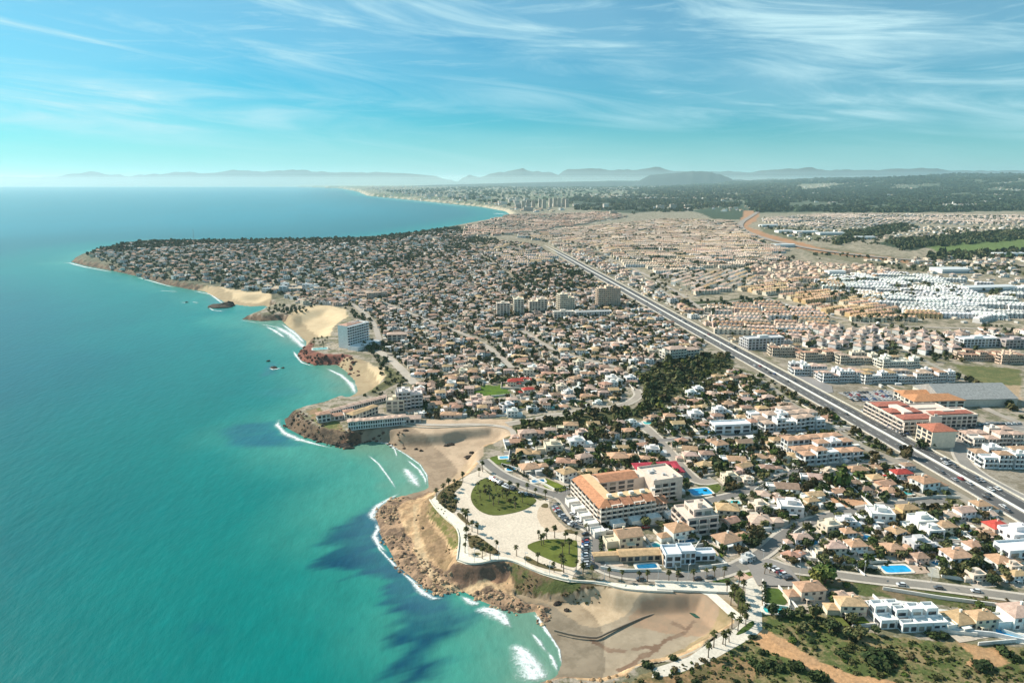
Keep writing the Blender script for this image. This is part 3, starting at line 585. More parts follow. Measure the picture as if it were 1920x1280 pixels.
structure(sheet('plaza_circle', [(1008, 957), (1012, 950), (1030, 951), (1035, 962), (1048, 978), (1066, 993), (1050, 998), (1030, 996), (1014, 985), (1007, 970)], ZP+.11, 'pave', (.56, .43, .31)))
def lawn(pts, c=(.085, .105, .025), z=ZP+.16, name='lawn', sm_=1): return structure(sheet(name, pts, z, 'grass', c, smooth=sm_))
lawn([(905, 896), (920, 897), (930, 902), (955, 913), (980, 923), (1000, 932), (1007, 938), (1002, 944), (990, 953), (970, 960), (955, 963), (938, 966), (920, 966), (902, 960), (890, 950), (884, 940), (882, 928), (888, 913)], (.105, .12, .03))
lawn([(984, 1024), (1005, 1014), (1030, 1010), (1080, 1011), (1083, 1020), (1083, 1058), (1078, 1064), (1065, 1062), (1037, 1052), (1005, 1038)], (.12, .14, .03))
BED = (.13, .105, .05)
for p_ in [[(817, 933), (826, 921), (840, 910), (855, 903), (868, 900), (865, 912), (853, 921), (850, 932), (856, 942), (857, 955), (850, 963), (838, 955), (826, 946)],
  [(876, 999), (881, 1004), (895, 1003), (914, 1017), (932, 1030), (940, 1039), (930, 1040), (912, 1036), (893, 1027), (880, 1028), (878, 1012)],
  [(981, 1043), (990, 1042), (1005, 1052), (1035, 1064), (1055, 1068), (1055, 1072), (1030, 1068), (1000, 1059), (984, 1051)], [(1012, 950), (1020, 943), (1028, 944), (1028, 953)], [(1055, 995), (1066, 991), (1085, 999), (1070, 1001)],
  [(855, 963), (862, 960), (880, 978), (882, 986), (874, 982), (862, 972)]]: lawn(p_, BED, ZP+.18, 'planting_bed')
lawn([(880, 1038), (892, 1033), (907, 1033), (913, 1038), (905, 1044), (888, 1045)], (.66, .56, .42), ZP+.2, 'planting_circle'); lawn([(888, 1037), (896, 1036), (903, 1038), (898, 1041), (890, 1041)], (.12, .11, .05), ZP+.24, 'planting_bed')
for p_, c_ in [([(1128, 1008), (1140, 1006), (1165, 1024), (1160, 1034), (1132, 1035)], (.09, .14, .02)), ([(1020, 895), (1032, 900), (1065, 914), (1062, 921), (1045, 922), (1015, 912)], (.13, .16, .025)), ([(1112, 885), (1135, 876), (1143, 886), (1140, 896), (1115, 898)], (.08, .13, .025)),
  ([(937, 853), (960, 860), (968, 865), (940, 872), (922, 868), (915, 858)], (.10, .14, .025)), ([(1438, 912), (1472, 895), (1475, 905), (1450, 916)], (.12, .15, .03)), ([(1500, 900), (1525, 890), (1540, 912), (1530, 925), (1510, 918)], (.07, .10, .025)), ([(1500, 930), (1525, 922), (1536, 938), (1515, 944), (1495, 938)], (.11, .13, .03)),
  ([(1620, 990), (1640, 986), (1668, 992), (1662, 1004), (1640, 1006)], (.09, .14, .025)), ([(1765, 1068), (1770, 1060), (1815, 1064), (1820, 1082), (1790, 1085), (1768, 1080)], (.085, .14, .025)), ([(1430, 1100), (1470, 1105), (1478, 1138), (1432, 1135)], (.07, .11, .025)), ([(1325, 1018), (1335, 1020), (1360, 1040), (1350, 1046), (1328, 1035)], (.12, .16, .03)),
  ([(1815, 855), (1840, 850), (1880, 868), (1870, 880), (1830, 872)], (.11, .15, .03)), ([(1310, 925), (1330, 905), (1352, 908), (1350, 920), (1330, 930)], (.10, .13, .03)), ([(1232, 975), (1255, 968), (1280, 985), (1300, 1000), (1285, 1000), (1250, 990)], (.07, .09, .025)), ([(1085, 912), (1098, 908), (1102, 960), (1120, 978), (1105, 972), (1090, 945)], (.13, .12, .05)),
  ([(1330, 1085), (1365, 1082), (1372, 1090), (1345, 1098)], (.07, .12, .025)), ([(1362, 1105), (1395, 1098), (1398, 1140), (1385, 1138)], (.10, .11, .035)), ([(1405, 1166), (1412, 1163), (1416, 1170), (1400, 1184), (1378, 1192), (1385, 1182)], (.07, .11, .025))]: lawn(p_, c_)
structure(sheet('plaza', [(1368, 1098), (1388, 1084), (1402, 1068), (1428, 1080), (1429, 1180), (1418, 1190), (1380, 1212), (1330, 1240), (1260, 1266), (1222, 1270), (1226, 1252), (1290, 1232), (1330, 1204), (1375, 1180), (1398, 1160), (1398, 1100)], ZP+.06, 'pave', (.64, .58, .49)))
structure(sheet('forecourt', [(1376, 1080), (1398, 1062), (1420, 1058), (1418, 1078), (1392, 1090)], ZP+.14, 'pave', (.52, .34, .25)))
# clay ground, tan yards, terraces
for p_, c_ in [([(1548, 926), (1600, 936), (1640, 944), (1632, 957), (1595, 958), (1565, 942)], (.50, .285, .17)), ([(1128, 1044), (1138, 1040), (1160, 1043), (1170, 1060), (1135, 1066), (1130, 1058)], (.60, .46, .36)), ([(1480, 1022), (1492, 1000), (1520, 985), (1560, 975), (1600, 985), (1612, 1010), (1612, 1040), (1580, 1052), (1520, 1046)], (.56, .49, .42)),
  ([(1150, 873), (1190, 870), (1205, 892), (1165, 896), (1148, 890)], (.50, .40, .31)), ([(1640, 962), (1700, 985), (1760, 1010), (1730, 1018), (1660, 1000), (1625, 985)], (.60, .57, .50)), ([(1700, 1060), (1735, 1058), (1745, 1074), (1705, 1076)], (.56, .41, .28)), ([(1735, 1062), (1760, 1066), (1762, 1084), (1740, 1080)], (.38, .37, .32)),
  ([(1595, 1128), (1660, 1122), (1755, 1134), (1760, 1178), (1650, 1172)], (.66, .64, .60)), ([(1755, 1140), (1830, 1150), (1835, 1190), (1770, 1182)], (.62, .60, .56)), ([(1860, 1150), (1935, 1150), (1935, 1200), (1880, 1188)], (.66, .62, .56)), ([(1480, 1105), (1535, 1110), (1535, 1145), (1482, 1142)], (.55, .48, .41)),
  ([(1140, 965), (1150, 940), (1250, 935), (1245, 985), (1140, 992)], (.42, .36, .30)), ([(1135, 905), (1215, 905), (1250, 920), (1250, 935), (1150, 940)], (.35, .26, .19))]: structure(sheet('paved_yard', p_, ZP+.13, 'pave', c_))
# roads
def road(pts, w, c=ASPH, z=ZP+.28, kerb=True, name='road'):
    structure(ribbon(name, pts, -w/2, w/2, z+.005*len(ROADS), 'road', c))
    if kerb: structure(ribbon('pavement', pts, -w/2-1.8, w/2+1.8, z-.06+.002*len(ROADS), 'pave', (.52, .46, .39)))
ROADS = []
def R_(pts, w, **k): ROADS.append((Gs(pts), w)); road(pts, w, **k)
R_([(905, 862), (935, 888), (975, 906), (1020, 922), (1052, 930), (1066, 945), (1078, 965), (1095, 985), (1120, 1000), (1122, 1030), (1120, 1055), (1135, 1068), (1180, 1078), (1240, 1080), (1300, 1082), (1345, 1076), (1390, 1060), (1440, 1030), (1465, 1005), (1500, 985), (1560, 965), (1620, 955), (1680, 944), (1780, 938)], 6.2)
R_([(1125, 990), (1180, 984), (1240, 972), (1290, 952), (1330, 938), (1380, 928), (1430, 908), (1500, 880), (1560, 873), (1640, 868), (1700, 862)], 5.5)
R_([(1052, 928), (1075, 918), (1100, 905), (1140, 895), (1200, 897)], 5, kerb=False)
R_([(1195, 790), (1215, 805), (1240, 830), (1258, 850), (1285, 885), (1310, 905), (1340, 900)], 6.5, c=(.30, .26, .22))
R_([(945, 850), (1000, 848), (1060, 845), (1110, 835), (1160, 828), (1235, 826), (1330, 820), (1420, 814), (1500, 809), (1560, 806), (1640, 802)], 5.5, c=(.22, .20, .185))
R_([(1385, 1065), (1440, 1052), (1480, 1068), (1540, 1073), (1620, 1085), (1720, 1095), (1820, 1108), (1940, 1124)], 5.2, c=(.24, .215, .185))
structure(sheet('car_park', [(1400, 1060), (1440, 1048), (1478, 1062), (1500, 1090), (1492, 1100), (1420, 1098)], ZP+.5, 'road', (.25, .225, .205)))
R_([(950, 795), (1000, 787), (1060, 775), (1130, 768), (1175, 758), (1200, 742), (1192, 730)], 5.5, c=(.34, .29, .24))
R_([(750, 792), (820, 798), (880, 795), (935, 798), (960, 805), (965, 818), (955, 828)], 4.5, c=(.45, .39, .33), kerb=False)
R_([(705, 655), (735, 675), (760, 700), (778, 720)], 9, c=(.42, .36, .30), kerb=False)
R_([(1480, 755), (1520, 780), (1570, 810), (1620, 840), (1660, 855), (1720, 885), (1790, 925), (1860, 965), (1930, 1010)], 7, c=(.30, .26, .21), kerb=False)
R_([(1400, 700), (1440, 720), (1480, 755)], 6, c=(.30, .26, .21), kerb=False)
R_([(1925, 805), (1870, 800), (1830, 808), (1805, 825), (1797, 845), (1808, 868), (1835, 890), (1880, 915), (1930, 940)], 7.5, c=(.24, .22, .20))
R_([(1320, 960), (1262, 960), (1245, 968)], 4, kerb=False)
for a in ([(1190, 570), (1290, 575), (1420, 560), (1560, 545)], [(1440, 560), (1540, 590), (1640, 612), (1930, 618)], [(1160, 490), (1260, 540), (1330, 590)], [(1040, 452), (1110, 470), (1210, 520), (1260, 560)], [(1480, 545), (1560, 520), (1640, 505)], [(940, 455), (1000, 480), (1060, 505)], [(1560, 660), (1700, 700), (1790, 720), (1840, 765), (1930, 800)], [(860, 470), (910, 490), (990, 545)], [(700, 560), (800, 600), (905, 640), (960, 690)], [(980, 620), (1040, 660), (1160, 690)], [(660, 570), (700, 600), (712, 640)]):
    R_(a, 7, c=(.36, .31, .26), kerb=False, z=ZP+.3)
# dual carriageway
HW = [(1008, 454), (1060, 481), (1100, 504), (1150, 531), (1210, 565), (1280, 604.5), (1360, 648.5), (1440, 692), (1565, 761), (1690, 831), (1810, 898), (1915, 958), (2060, 1042)]
ROADS.append((Gs(HW), 34))
structure(ribbon('highway_verge', HW, -19, 19, ZP+.10, 'pave', (.25, .215, .16)))
structure(ribbon('highway', HW, 1.0, 10.5, ZP+.40, 'road', (.075, .073, .073))); structure(ribbon('highway', HW, -11.5, -1.0, ZP+.40, 'road', (.105, .10, .097)))
for a in (1.6, 10.0, -1.6, -10.6): structure(ribbon('road_marking', HW, a-.09, a+.09, ZP+.42, 'pave', (.6, .6, .57)))
for a in (5.8, -6.0):
    p, n = ribpts(HW); d = np.concatenate([[0], np.cumsum(np.hypot(*(p[1:]-p[:-1]).T))]); q = np.arange(0, 700, 10.)+d[-1]-760
    V, Fc = [], []
    for s0 in q:
        a0 = np.array([np.interp(s0, d, p[:, k]) for k in (0, 1)]); a1 = np.array([np.interp(s0+4, d, p[:, k]) for k in (0, 1)]); t = (a1-a0)/4; nn = np.array((-t[1], t[0])); o = len(V)
        V += [(*(a0+nn*(a-.1)), ZP+.43), (*(a1+nn*(a-.1)), ZP+.43), (*(a1+nn*(a+.1)), ZP+.43), (*(a0+nn*(a+.1)), ZP+.43)]; Fc.append((o, o+1, o+2, o+3))
    structure(obj('road_marking', mkmesh('road_marking', V, Fc), 'pave', color=(.75, .75, .72)))
tag(ribbon('median_barrier', HW, -.6, .6, ZP+.35, 'pave', (.74, .72, .68), hgt=1.0), 'long white concrete barrier down the middle of the dual carriageway', 'barrier')
tag(ribbon('crash_barrier', HW, 12.0, 12.5, ZP+.3, 'pave', (.62, .58, .5), hgt=.9), 'pale crash barrier along the inland edge of the dual carriageway', 'barrier')
tag(ribbon('crash_barrier', HW, -13.0, -12.5, ZP+.3, 'pave', (.6, .56, .5), hgt=.9), 'pale crash barrier along the seaward edge of the dual carriageway', 'barrier')
structure(ribbon('motorway', [(1418, 388), (1424, 396), (1405, 408), (1388, 418), (1388, 430), (1425, 446), (1490, 462), (1560, 474), (1700, 489), (1960, 502)], -12, 12, ZP+2.2, 'road', (.30, .25, .21), drape=True))
structure(ribbon('road', [(1690, 655), (1760, 690), (1830, 725)], -3, 3, ZP+.3, 'road', (.3, .27, .22)))

# ------------------------------------------------------------------ walls that line gardens, promenade and cliffs
def gwall(pts, h=1.6, t=.5, c=(.78, .73, .66), look='low white garden wall'):
    o = ribbon('garden_wall', pts, -t/2, t/2, ZP+.02, 'wall', c, hgt=h, smooth=0); p = Gs(pts); x, y = p.mean(0); later(o, look, 'wall', 'garden walls of the villas', x, y); return o
for p_ in [[(1235, 925), (1260, 972), (1290, 998), (1316, 1010)], [(1220, 980), (1262, 975), (1316, 1010), (1300, 1035)], [(1262, 1033), (1345, 1048), (1364, 1060), (1310, 1066)], [(1125, 1000), (1185, 997)], [(1126, 1066), (1160, 1072), (1240, 1071)], [(1330, 975), (1400, 1000), (1418, 1010)], [(1368, 900), (1415, 890)], [(1473, 893), (1432, 910), (1415, 920)], [(1590, 910), (1640, 955)],
  [(1508, 910), (1540, 932), (1550, 926)], [(1475, 1020), (1490, 1000), (1520, 982)], [(1478, 1035), (1520, 1050), (1580, 1058), (1645, 1066)], [(1190, 850), (1208, 890)], [(1120, 893), (1210, 888), (1262, 886)], [(1700, 938), (1760, 932), (1800, 934)], [(1600, 970), (1650, 985), (1740, 1012), (1770, 1014)], [(1745, 1010), (1810, 1018), (1800, 990)], [(1760, 1060), (1766, 1082), (1830, 1092)], [(1645, 1175), (1700, 1178), (1758, 1184), (1832, 1192)],
  [(1855, 1150), (1880, 1185), (1935, 1203)], [(1478, 1105), (1480, 1140)], [(1432, 1136), (1478, 1142)], [(1530, 820), (1570, 868)], [(1655, 1105), (1760, 1122), (1900, 1140)], [(1430, 1090), (1432, 1140)], [(1260, 843), (1330, 838), (1440, 832)], [(1110, 838), (1162, 832)], [(1105, 852), (1122, 872)], [(940, 872), (975, 882), (1000, 898), (1040, 920)], [(960, 757), (1000, 752), (1060, 768)], [(1027, 738), (1062, 768)], [(882, 748), (958, 741)], [(1385, 725), (1410, 752)], [(1400, 765), (1455, 810)], [(1280, 700), (1300, 720)], [(1268, 1068), (1255, 1040)]]: gwall(p_)
o = ribbon('sea_wall', [(860, 1050), (877, 1057), (897, 1057), (920, 1052), (945, 1049), (967, 1054), (992, 1066), (1017, 1076), (1042, 1083), (1072, 1089), (1130, 1093), (1158, 1103), (1200, 1108), (1262, 1110)], -.5, .1, ZP-2.0, 'wall', (.72, .66, .56), hgt=2.9, smooth=1); tag(o, 'pale parapet wall edging the promenade above the rocks and beach', 'wall')
o = ribbon('sea_wall', [(806, 937), (818, 955), (836, 972), (855, 987), (861, 1003), (861, 1020), (857, 1050)], -.4, .1, ZP-.6, 'wall', (.80, .74, .63), hgt=1.3, smooth=1); tag(o, 'curved pale kerb wall between the seaside path and grassy rock slope', 'wall')
o = ribbon('wall_or_shadow_strip', [(1040, 1157), (1075, 1166), (1110, 1170), (1122, 1170), (1145, 1159), (1180, 1144), (1215, 1130), (1240, 1125)], -.2, .2, 1.2, 'wall', (.27, .22, .17), hgt=.9, smooth=1); tag(o, 'dark low strip built as a shadow line curving across the sandy river mouth', 'shadow strip')  # low brown strip stands in for the shadow line along the sand edge
o = ribbon('wall_or_shadow_strip', [(1190, 1250), (1260, 1237), (1315, 1215), (1345, 1190)], -.4, .4, 2, 'wall', (.5, .42, .32), hgt=6, smooth=1); tag(o, 'earth-coloured wall holding the palm terrace above the lower beach', 'wall')
o = ribbon('wall_or_shadow_strip', [(742, 796), (800, 803), (860, 800), (925, 797)], -.4, .4, 3, 'wall', (.62, .54, .44), hgt=5.6, smooth=1); tag(o, 'pale walkway wall above the dark cliff of the wide beach', 'wall')
o = ribbon('wall_or_shadow_strip', [(1930, 1208), (1860, 1192), (1760, 1182), (1650, 1172)], -.3, .3, ZP-1, 'wall', (.72, .71, .70), hgt=3.0, smooth=0); tag(o, 'white retaining wall along the scrubland below the flat-roofed terrace', 'wall')
# river-mouth bridge: deck, parapets, piers and the green pool under it
br = empty('footbridge', (*G(1300, 1102), ZP)); tag(br, 'pale concrete footbridge carrying the promenade over the river mouth', 'bridge')
bx, by = G(1300, 1102)
mb = MB(); mb.box(-17, 17, -3.4, 3.4, -.7, .22); obj('deck', mb.mesh('deck'), 'pave', br, (.74, .68, .58))
for s in (-1, 1):
    mb = MB(); mb.box(-17, 17, s*3.4-.12, s*3.4+.12, .23, 1.1); obj('parapet', mb.mesh('parapet'), 'wall', br, (.8, .76, .68))
for x in (-11, 0, 11):
    mb = MB(); mb.box(x-.6, x+.6, -2.6, 2.6, -7, -.7); obj('pier', mb.mesh('pier'), 'wall', br, (.5, .46, .4))
br.rotation_euler[2] = R(-4)
w_ = sheet('river', [(1290, 1108), (1318, 1112), (1332, 1124), (1326, 1134), (1308, 1138), (1296, 1130), (1286, 1120)], 2.45, 'pool', (.03, .085, .06), smooth=1); structure(w_)

# ------------------------------------------------------------------ building pieces
WALLS = {'white': (.80, .78, .74), 'cream': (.74, .64, .50), 'pink': (.70, .52, .43), 'ochre': (.68, .48, .25), 'pale grey': (.58, .57, .56)}
ROOFS = {'orange': (.50, .31, .20), 'terracotta': (.46, .27, .19), 'ochre-tiled': (.52, .355, .20), 'brown': (.34, .225, .165), 'dusty pink': (.56, .40, .32), 'red': (.48, .075, .06), 'peach': (.60, .46, .36)}
DARK = (.045, .05, .06)
def villa_parts(k):
    """prototype K: lists of (part name, mesh, material, is roof-coloured?)"""
    r = random.Random(k*17+3); w = r.uniform(11, 15); d = r.uniform(8.5, 11); fl = 2 if k % 5 in (0, 2, 4) and k != 10 else 1; h = 2.95*fl+.3
    flat = k % 5 == 4
    wall, roof = MB(), MB(); parts = []
    X, Y = w/2, d/2
    wall.box(-X, X, -Y, Y, 0, h)
    if flat: wall.parapet(-X, X, -Y, Y, h, .8); roof.box(-X*.3, X*.5, -Y*.2, Y*.7, h+.01, h+2.4)
    else: roof.hip(-X, X, -Y, Y, h, r.uniform(1.9, 2.6), gable=k % 4 == 1)
    sx = r.choice((-1, 1)); ww, wd = r.uniform(5, 7), r.uniform(5, 7.5)
    x0, x1 = (X, X+ww) if sx > 0 else (-X-ww, -X); y0 = r.uniform(-Y, -Y+2); hw_ = 3.1
    wall.box(x0+.003*(sx > 0), x1-.003*(sx < 0), y0, y0+wd, 0, hw_)
    if k % 2: wall.parapet(x0, x1, y0, y0+wd, hw_, .9)
    else: roof.hip(x0+(.6 if sx > 0 else 0), x1-(.6 if sx < 0 else 0), y0, y0+wd, hw_, 1.5, o=.4)
    # porch: a flat slab on two columns with a dark recess behind
    px = r.uniform(-X*.5, X*.1)
    wall.box(px-2.2, px+2.2, -Y-2.6, -Y-.003, 2.75, 3.05); wall.box(px-2.1, px-1.8, -Y-2.5, -Y-2.2, 0, 2.75); wall.box(px+1.8, px+2.1, -Y-2.5, -Y-2.2, 0, 2.75)
    parts += [('wall', wall.mesh('villa_wall'), 'wall', 0), ('roof', roof.mesh('villa_roof'), 'wall' if flat else 'roof', 0 if flat else 1)]
    ch = MB(); cx = r.uniform(-X*.5, X*.5); ch.box(cx-.45, cx+.45, .6, 1.3, h, h+3.2); ch.box(cx-.6, cx+.6, .45, 1.45, h+3.2, h+3.45); parts.append(('chimney', ch.mesh('villa_chimney'), 'wall', 0))
    dr = MB(); dr.box(px-1.2, px+1.2, -Y-.06, -Y+.1, .1, 2.4, bottom=True); parts.append(('door', dr.mesh('villa_door'), 'glass', 2))
    for f in range(fl):
        for q in (-.72, .55) if f == 0 else (-.62, 0, .62):
            b = MB(); xx = q*X; b.box(xx-.85, xx+.85, -Y-.07, -Y+.1, f*3.1+.9, f*3.1+2.4, bottom=True); parts.append(('window', b.mesh('villa_window'), 'glass', 2))
        for q in (-.4, .45):
            b = MB(); yy = q*Y; s = -sx*X; b.box(s-.07, s+.07, yy-.8, yy+.8, f*3.1+.9, f*3.1+2.4, bottom=True); parts.append(('window', b.mesh('villa_window'), 'glass', 2))
    tr = MB(); tr.box(-X-3, X+3, -Y-6.5, Y+1.5, -.3, .12); parts.append(('terrace', tr.mesh('villa_terrace'), 'pave', 3))
    return parts, (w, d, fl, flat)
PROTO = [villa_parts(k) for k in range(15)]
TILED = [i for i in range(15) if not PROTO[i][1][3]]; FLAT = [i for i in range(15) if PROTO[i][1][3]]
def simple_villa(k):
    r = random.Random(k+90); w = r.uniform(10, 15); d = r.uniform(8, 11); fl = 1+(k % 3 > 0); h = 3.1*fl; X, Y = w/2, d/2
    a, b = MB(), MB(); a.box(-X, X, -Y, Y, 0, h)
    for f in range(fl):
        for q in (-.6, 0, .6):
            a.quad([(q*X-.8, -Y-.02, f*3.1+.9), (q*X+.8, -Y-.02, f*3.1+.9), (q*X+.8, -Y-.02, f*3.1+2.4), (q*X-.8, -Y-.02, f*3.1+2.4)], (.06, .07, .09))
        for q in (-.4, .4): a.quad([(-X-.02, q*Y+.8, f*3.1+.9), (-X-.02, q*Y-.8, f*3.1+.9), (-X-.02, q*Y-.8, f*3.1+2.4), (-X-.02, q*Y+.8, f*3.1+2.4)], (.06, .07, .09))
    if k % 3 == 2: a.parapet(-X, X, -Y, Y, h, .8); b.box(0, X*.6, 0, Y*.7, h+.01, h+2.3)
    else: b.hip(-X, X, -Y, Y, h, r.uniform(1.8, 2.5), gable=k % 4 == 1)
    s = r.choice((-1, 1)); q = r.uniform(4, 6); x0, x1 = sorted((s*X, s*(X+q))); a.box(x0, x1, -Y+.5, Y-2.5, 0, 3)
    if k % 2: b.hip(x0+(.5 if s > 0 else 0), x1-(.5 if s < 0 else 0), -Y+.5, Y-2.5, 3, 1.3, o=.3)
    return a, b
SIMPLE = [simple_villa(k) for k in range(12)]
SMESH = [(a.mesh('villa_wall'), b.mesh('villa_roof')) for a, b in SIMPLE]
SARR = [(a.arr(), b.arr()) for a, b in SIMPLE]
BUILT = []    # x, y, clear radius of everything placed
def free(x, y, r): return all((x-a)**2+(y-b)**2 > (r+c)**2 for a, b, c in BUILT)
def roadclear(x, y, m=6):
    for p, w in ROADS:
        d = pdist(np.array([x]), np.array([y]), p, False)[0]
        if d < w/2+m: return False
    return True
nV = 0; VPOS = []
def jit3(c, a=.1): s = 1+random.uniform(-a, a); return tuple(min(1, x*s*(1+random.uniform(-.03, .03))) for x in c)
def villa(x, y, rot, wall, roof, k, sc=1.0, detailed=True, group='villas of the seaside town'):
    global nV; nV += 1
    root = empty('villa', (x, y, ZP), rot, sc); wc, rc = jit3(WALLS[wall], .06), jit3(ROOFS.get(roof, WALLS['white']), .15)
    if detailed:
        parts, (w, d, fl, flat) = PROTO[k]
        for n, me, mt, ci in parts: obj(n, me, mt, root, (wc, rc, DARK, (.5, .43, .36))[ci])
    else:
        a, b = SMESH[k]; flat = k % 3 == 2; fl = 1+(k % 3 > 0)
        obj('wall', a, 'wall', root, wc); obj('roof', b, 'wall' if flat else 'roof', root, wc if flat else rc)
    BUILT.append((x, y, 8.5*sc)); VPOS.append((x, y, rot, sc, detailed))
    look = f"{'single' if fl == 1 else 'two'}-storey {wall} {'flat-roofed villa' if flat else 'villa with ' + roof + ' roof'}"
    later(root, look, 'villa', group, x, y); return root
GROT = R(7)
# u, v, wall, roof (F = flat), turn in degrees, scale
VL = """988 822 pink dusty_pink 5 1.2|970 832 white terracotta 0 1|1008 820 pink terracotta 8 1|1031 814 cream dusty_pink 0 .9|1070 806 cream orange 8 1.1|1080 836 white F 5 1.1|1037 846 cream F 0 1.25|982 854 cream ochre-tiled 10 1.25|1056 870 cream terracotta 15 1.1|1095 866 pink dusty_pink 20 1|992 882 cream orange 10 1.25|1062 897 white ochre-tiled 25 1.15|1158 862 ochre orange 0 1.35
1178 816 ochre orange 5 .95|1160 800 pink dusty_pink 0 .9|1183 798 white F 0 .8|1222 850 white F -10 .95|1096 746 ochre orange 5 1|1150 749 cream ochre-tiled 0 .7|1023 754 pink dusty_pink 5 1|988 758 cream ochre-tiled 0 1|960 757 white dusty_pink 0 1|1068 751 white dusty_pink 10 .9|1122 757 white F 0 .6|990 738 red_ red 10 1.0|968 718 red_ red 0 1.2|985 715 red_ red 5 1|960 722 red_ red 8 .9
1308 735 white F 0 .9|1336 743 pink dusty_pink 10 1|1300 756 pink terracotta 5 1|1363 761 pink orange 0 1.15|1398 753 cream dusty_pink 5 1.1|1440 751 pink dusty_pink 0 .9|1460 750 cream ochre-tiled 0 .7|1274 769 white dusty_pink 0 1|1303 784 white F 0 1.1|1270 803 cream ochre-tiled 0 1|1319 799 pink dusty_pink 5 1|1393 785 cream ochre-tiled 0 .9|1410 799 white terracotta 8 1|1344 787 pale_grey brown 0 .9
1293 847 cream orange 20 1.15|1348 843 white orange 10 1.1|1394 840 cream brown 0 1.1|1456 833 cream ochre-tiled 5 .95|1482 839 ochre orange 10 .8|1380 868 white orange 12 1.3|1423 862 white orange 5 1.1|1490 860 cream ochre-tiled 8 1.15|1319 877 cream ochre-tiled 15 1.1|1367 901 cream F 0 .9|1449 866 white dusty_pink 0 .7|1474 919 white brown -15 1.2|1536 902 white dusty_pink 20 1.2|1400 905 cream F 0 .7
1605 886 cream orange 5 1.2|1636 882 pink orange 0 1|1688 898 white red 0 1.1|1657 913 cream orange 15 1.2|1732 917 white orange 8 1.4|1700 880 pale_grey brown 0 .8|1712 905 pink brown 0 .8|1177 1019 cream orange 5 1.35|1272 1006 white orange 12 1.25|1362 1018 white orange 15 1.3|1362 967 cream ochre-tiled 15 1.2
1423 982 pink dusty_pink 8 1.25|1402 1050 pale_grey F 20 .6|1432 932 white dusty_pink 10 1|1480 962 white F 15 1.3|1465 948 white dusty_pink 10 .9|1588 1006 white orange 0 .8|1602 1033 white orange 0 1|1562 1036 cream dusty_pink 5 1|1585 986 white F 10 .9|1555 995 cream F 10 1|1648 977 white F -15 1.35|1700 964 ochre ochre-tiled 0 1|1775 971 white dusty_pink 0 1|1806 969 white dusty_pink 5 1|1836 957 white orange 0 1|1851 969 white dusty_pink 5 .9|1727 988 white F 0 1.2|1768 997 cream orange 0 1|1746 1004 white F 0 1
1866 999 pink red 5 1.1|1850 1005 pink orange 0 .9|1905 1015 white F 0 1.4|1673 1034 ochre orange 0 1.1|1720 1030 pale_grey F 0 1.1|1790 1056 white orange 0 1.25|1873 1057 white orange 0 1.15|1898 1068 cream F 0 .7|1906 1086 white ochre-tiled 0 .75|1723 1052 pink brown 0 .7|1666 925 pink orange 0 1|1640 905 cream ochre-tiled 0 .9|1516 1118 cream orange 0 1.15|1592 1146 cream ochre-tiled 8 1.1|1614 1143 pink dusty_pink 0 .9|1797 1168 white ochre-tiled 5 1.2|1838 1170 cream ochre-tiled 0 1|1907 1166 white dusty_pink 0 1.3|1575 1120 pink dusty_pink 0 .7|1230 882 cream F 0 .6|1885 830 white orange 0 .9|1905 845 white orange 0 .9"""
for i, t in enumerate(VL.replace('\n', '|').split('|')):
    u, v, wl, rf, dg, sc = t.split(); x, y = G(float(u), float(v)); wl = wl.replace('_', ' '); wl = 'cream' if wl.startswith('red') else wl
    villa(x, y, GROT+R(float(dg))*random.choice((1, 1, -1)), wl, rf.replace('_', ' '), random.choice(FLAT) if rf == 'F' else random.choice(TILED), float(sc)*.74)

# ------------------------------------------------------------------ garden plots: lawn or paving behind a low wall
for (x, y, rot, sc, det), n_ in zip(list(VPOS), range(999)):
    r = random.Random(n_+800); c, s = math.cos(rot), math.sin(rot); W_, D_ = r.uniform(9, 11.5), r.uniform(8, 10.5)
    T = lambda a, b: (x+a*c-b*s, y+a*s+b*c)
    others = [(a, b) for a, b, _, _, _ in VPOS if (a, b) != (x, y) and abs(a-x)+abs(b-y) < 40]
    okp = lambda a, b, m: roadclear(*T(a, b), m) and all(math.hypot(T(a, b)[0]-p, T(a, b)[1]-q) > 9 for p, q in others)
    q = r.choice((-1, 1)); a0, a1 = sorted((q*W_, q*W_*.15)); b0, b1 = -D_-2, -D_*.35
    if okp((a0+a1)/2, b0+1, 2) and okp(a0, b0, 1.5) and okp(a1, b0, 1.5):
        col_ = r.choice(((.09, .13, .025), (.08, .10, .03), (.12, .14, .035), (.50, .42, .34), (.46, .34, .26)))
        structure(sheet('lawn' if col_[0] < .2 else 'paved_yard', [T(a0, b0), T(a1, b0), T(a1, b1), T(a0, b1)], ZP+.17, 'grass' if col_[0] < .2 else 'pave', col_, px=False))
    for e in ([(-W_, -D_-2.5), (W_, -D_-2.5)], [(W_, -D_-2.2), (W_, D_)], [(-W_, -D_-2.2), (-W_, D_)]):
        if r.random() < .8 and all(okp(e[0][0]+(e[1][0]-e[0][0])*k, e[0][1]+(e[1][1]-e[0][1])*k, .8) for k in (0, .5, 1)):
            p0, p1 = T(*e[0]), T(*e[1]); o = ribbon('garden_wall', [p0, p1], -.18, .18, ZP+.02, 'wall', r.choice(((.80, .77, .72), (.76, .68, .57), (.70, .66, .62))), hgt=1.5, px=False, smooth=0); later(o, 'short pale boundary wall of a villa plot', 'wall', 'boundary walls of the villa plots', (p0[0]+p1[0])/2, (p0[1]+p1[1])/2)
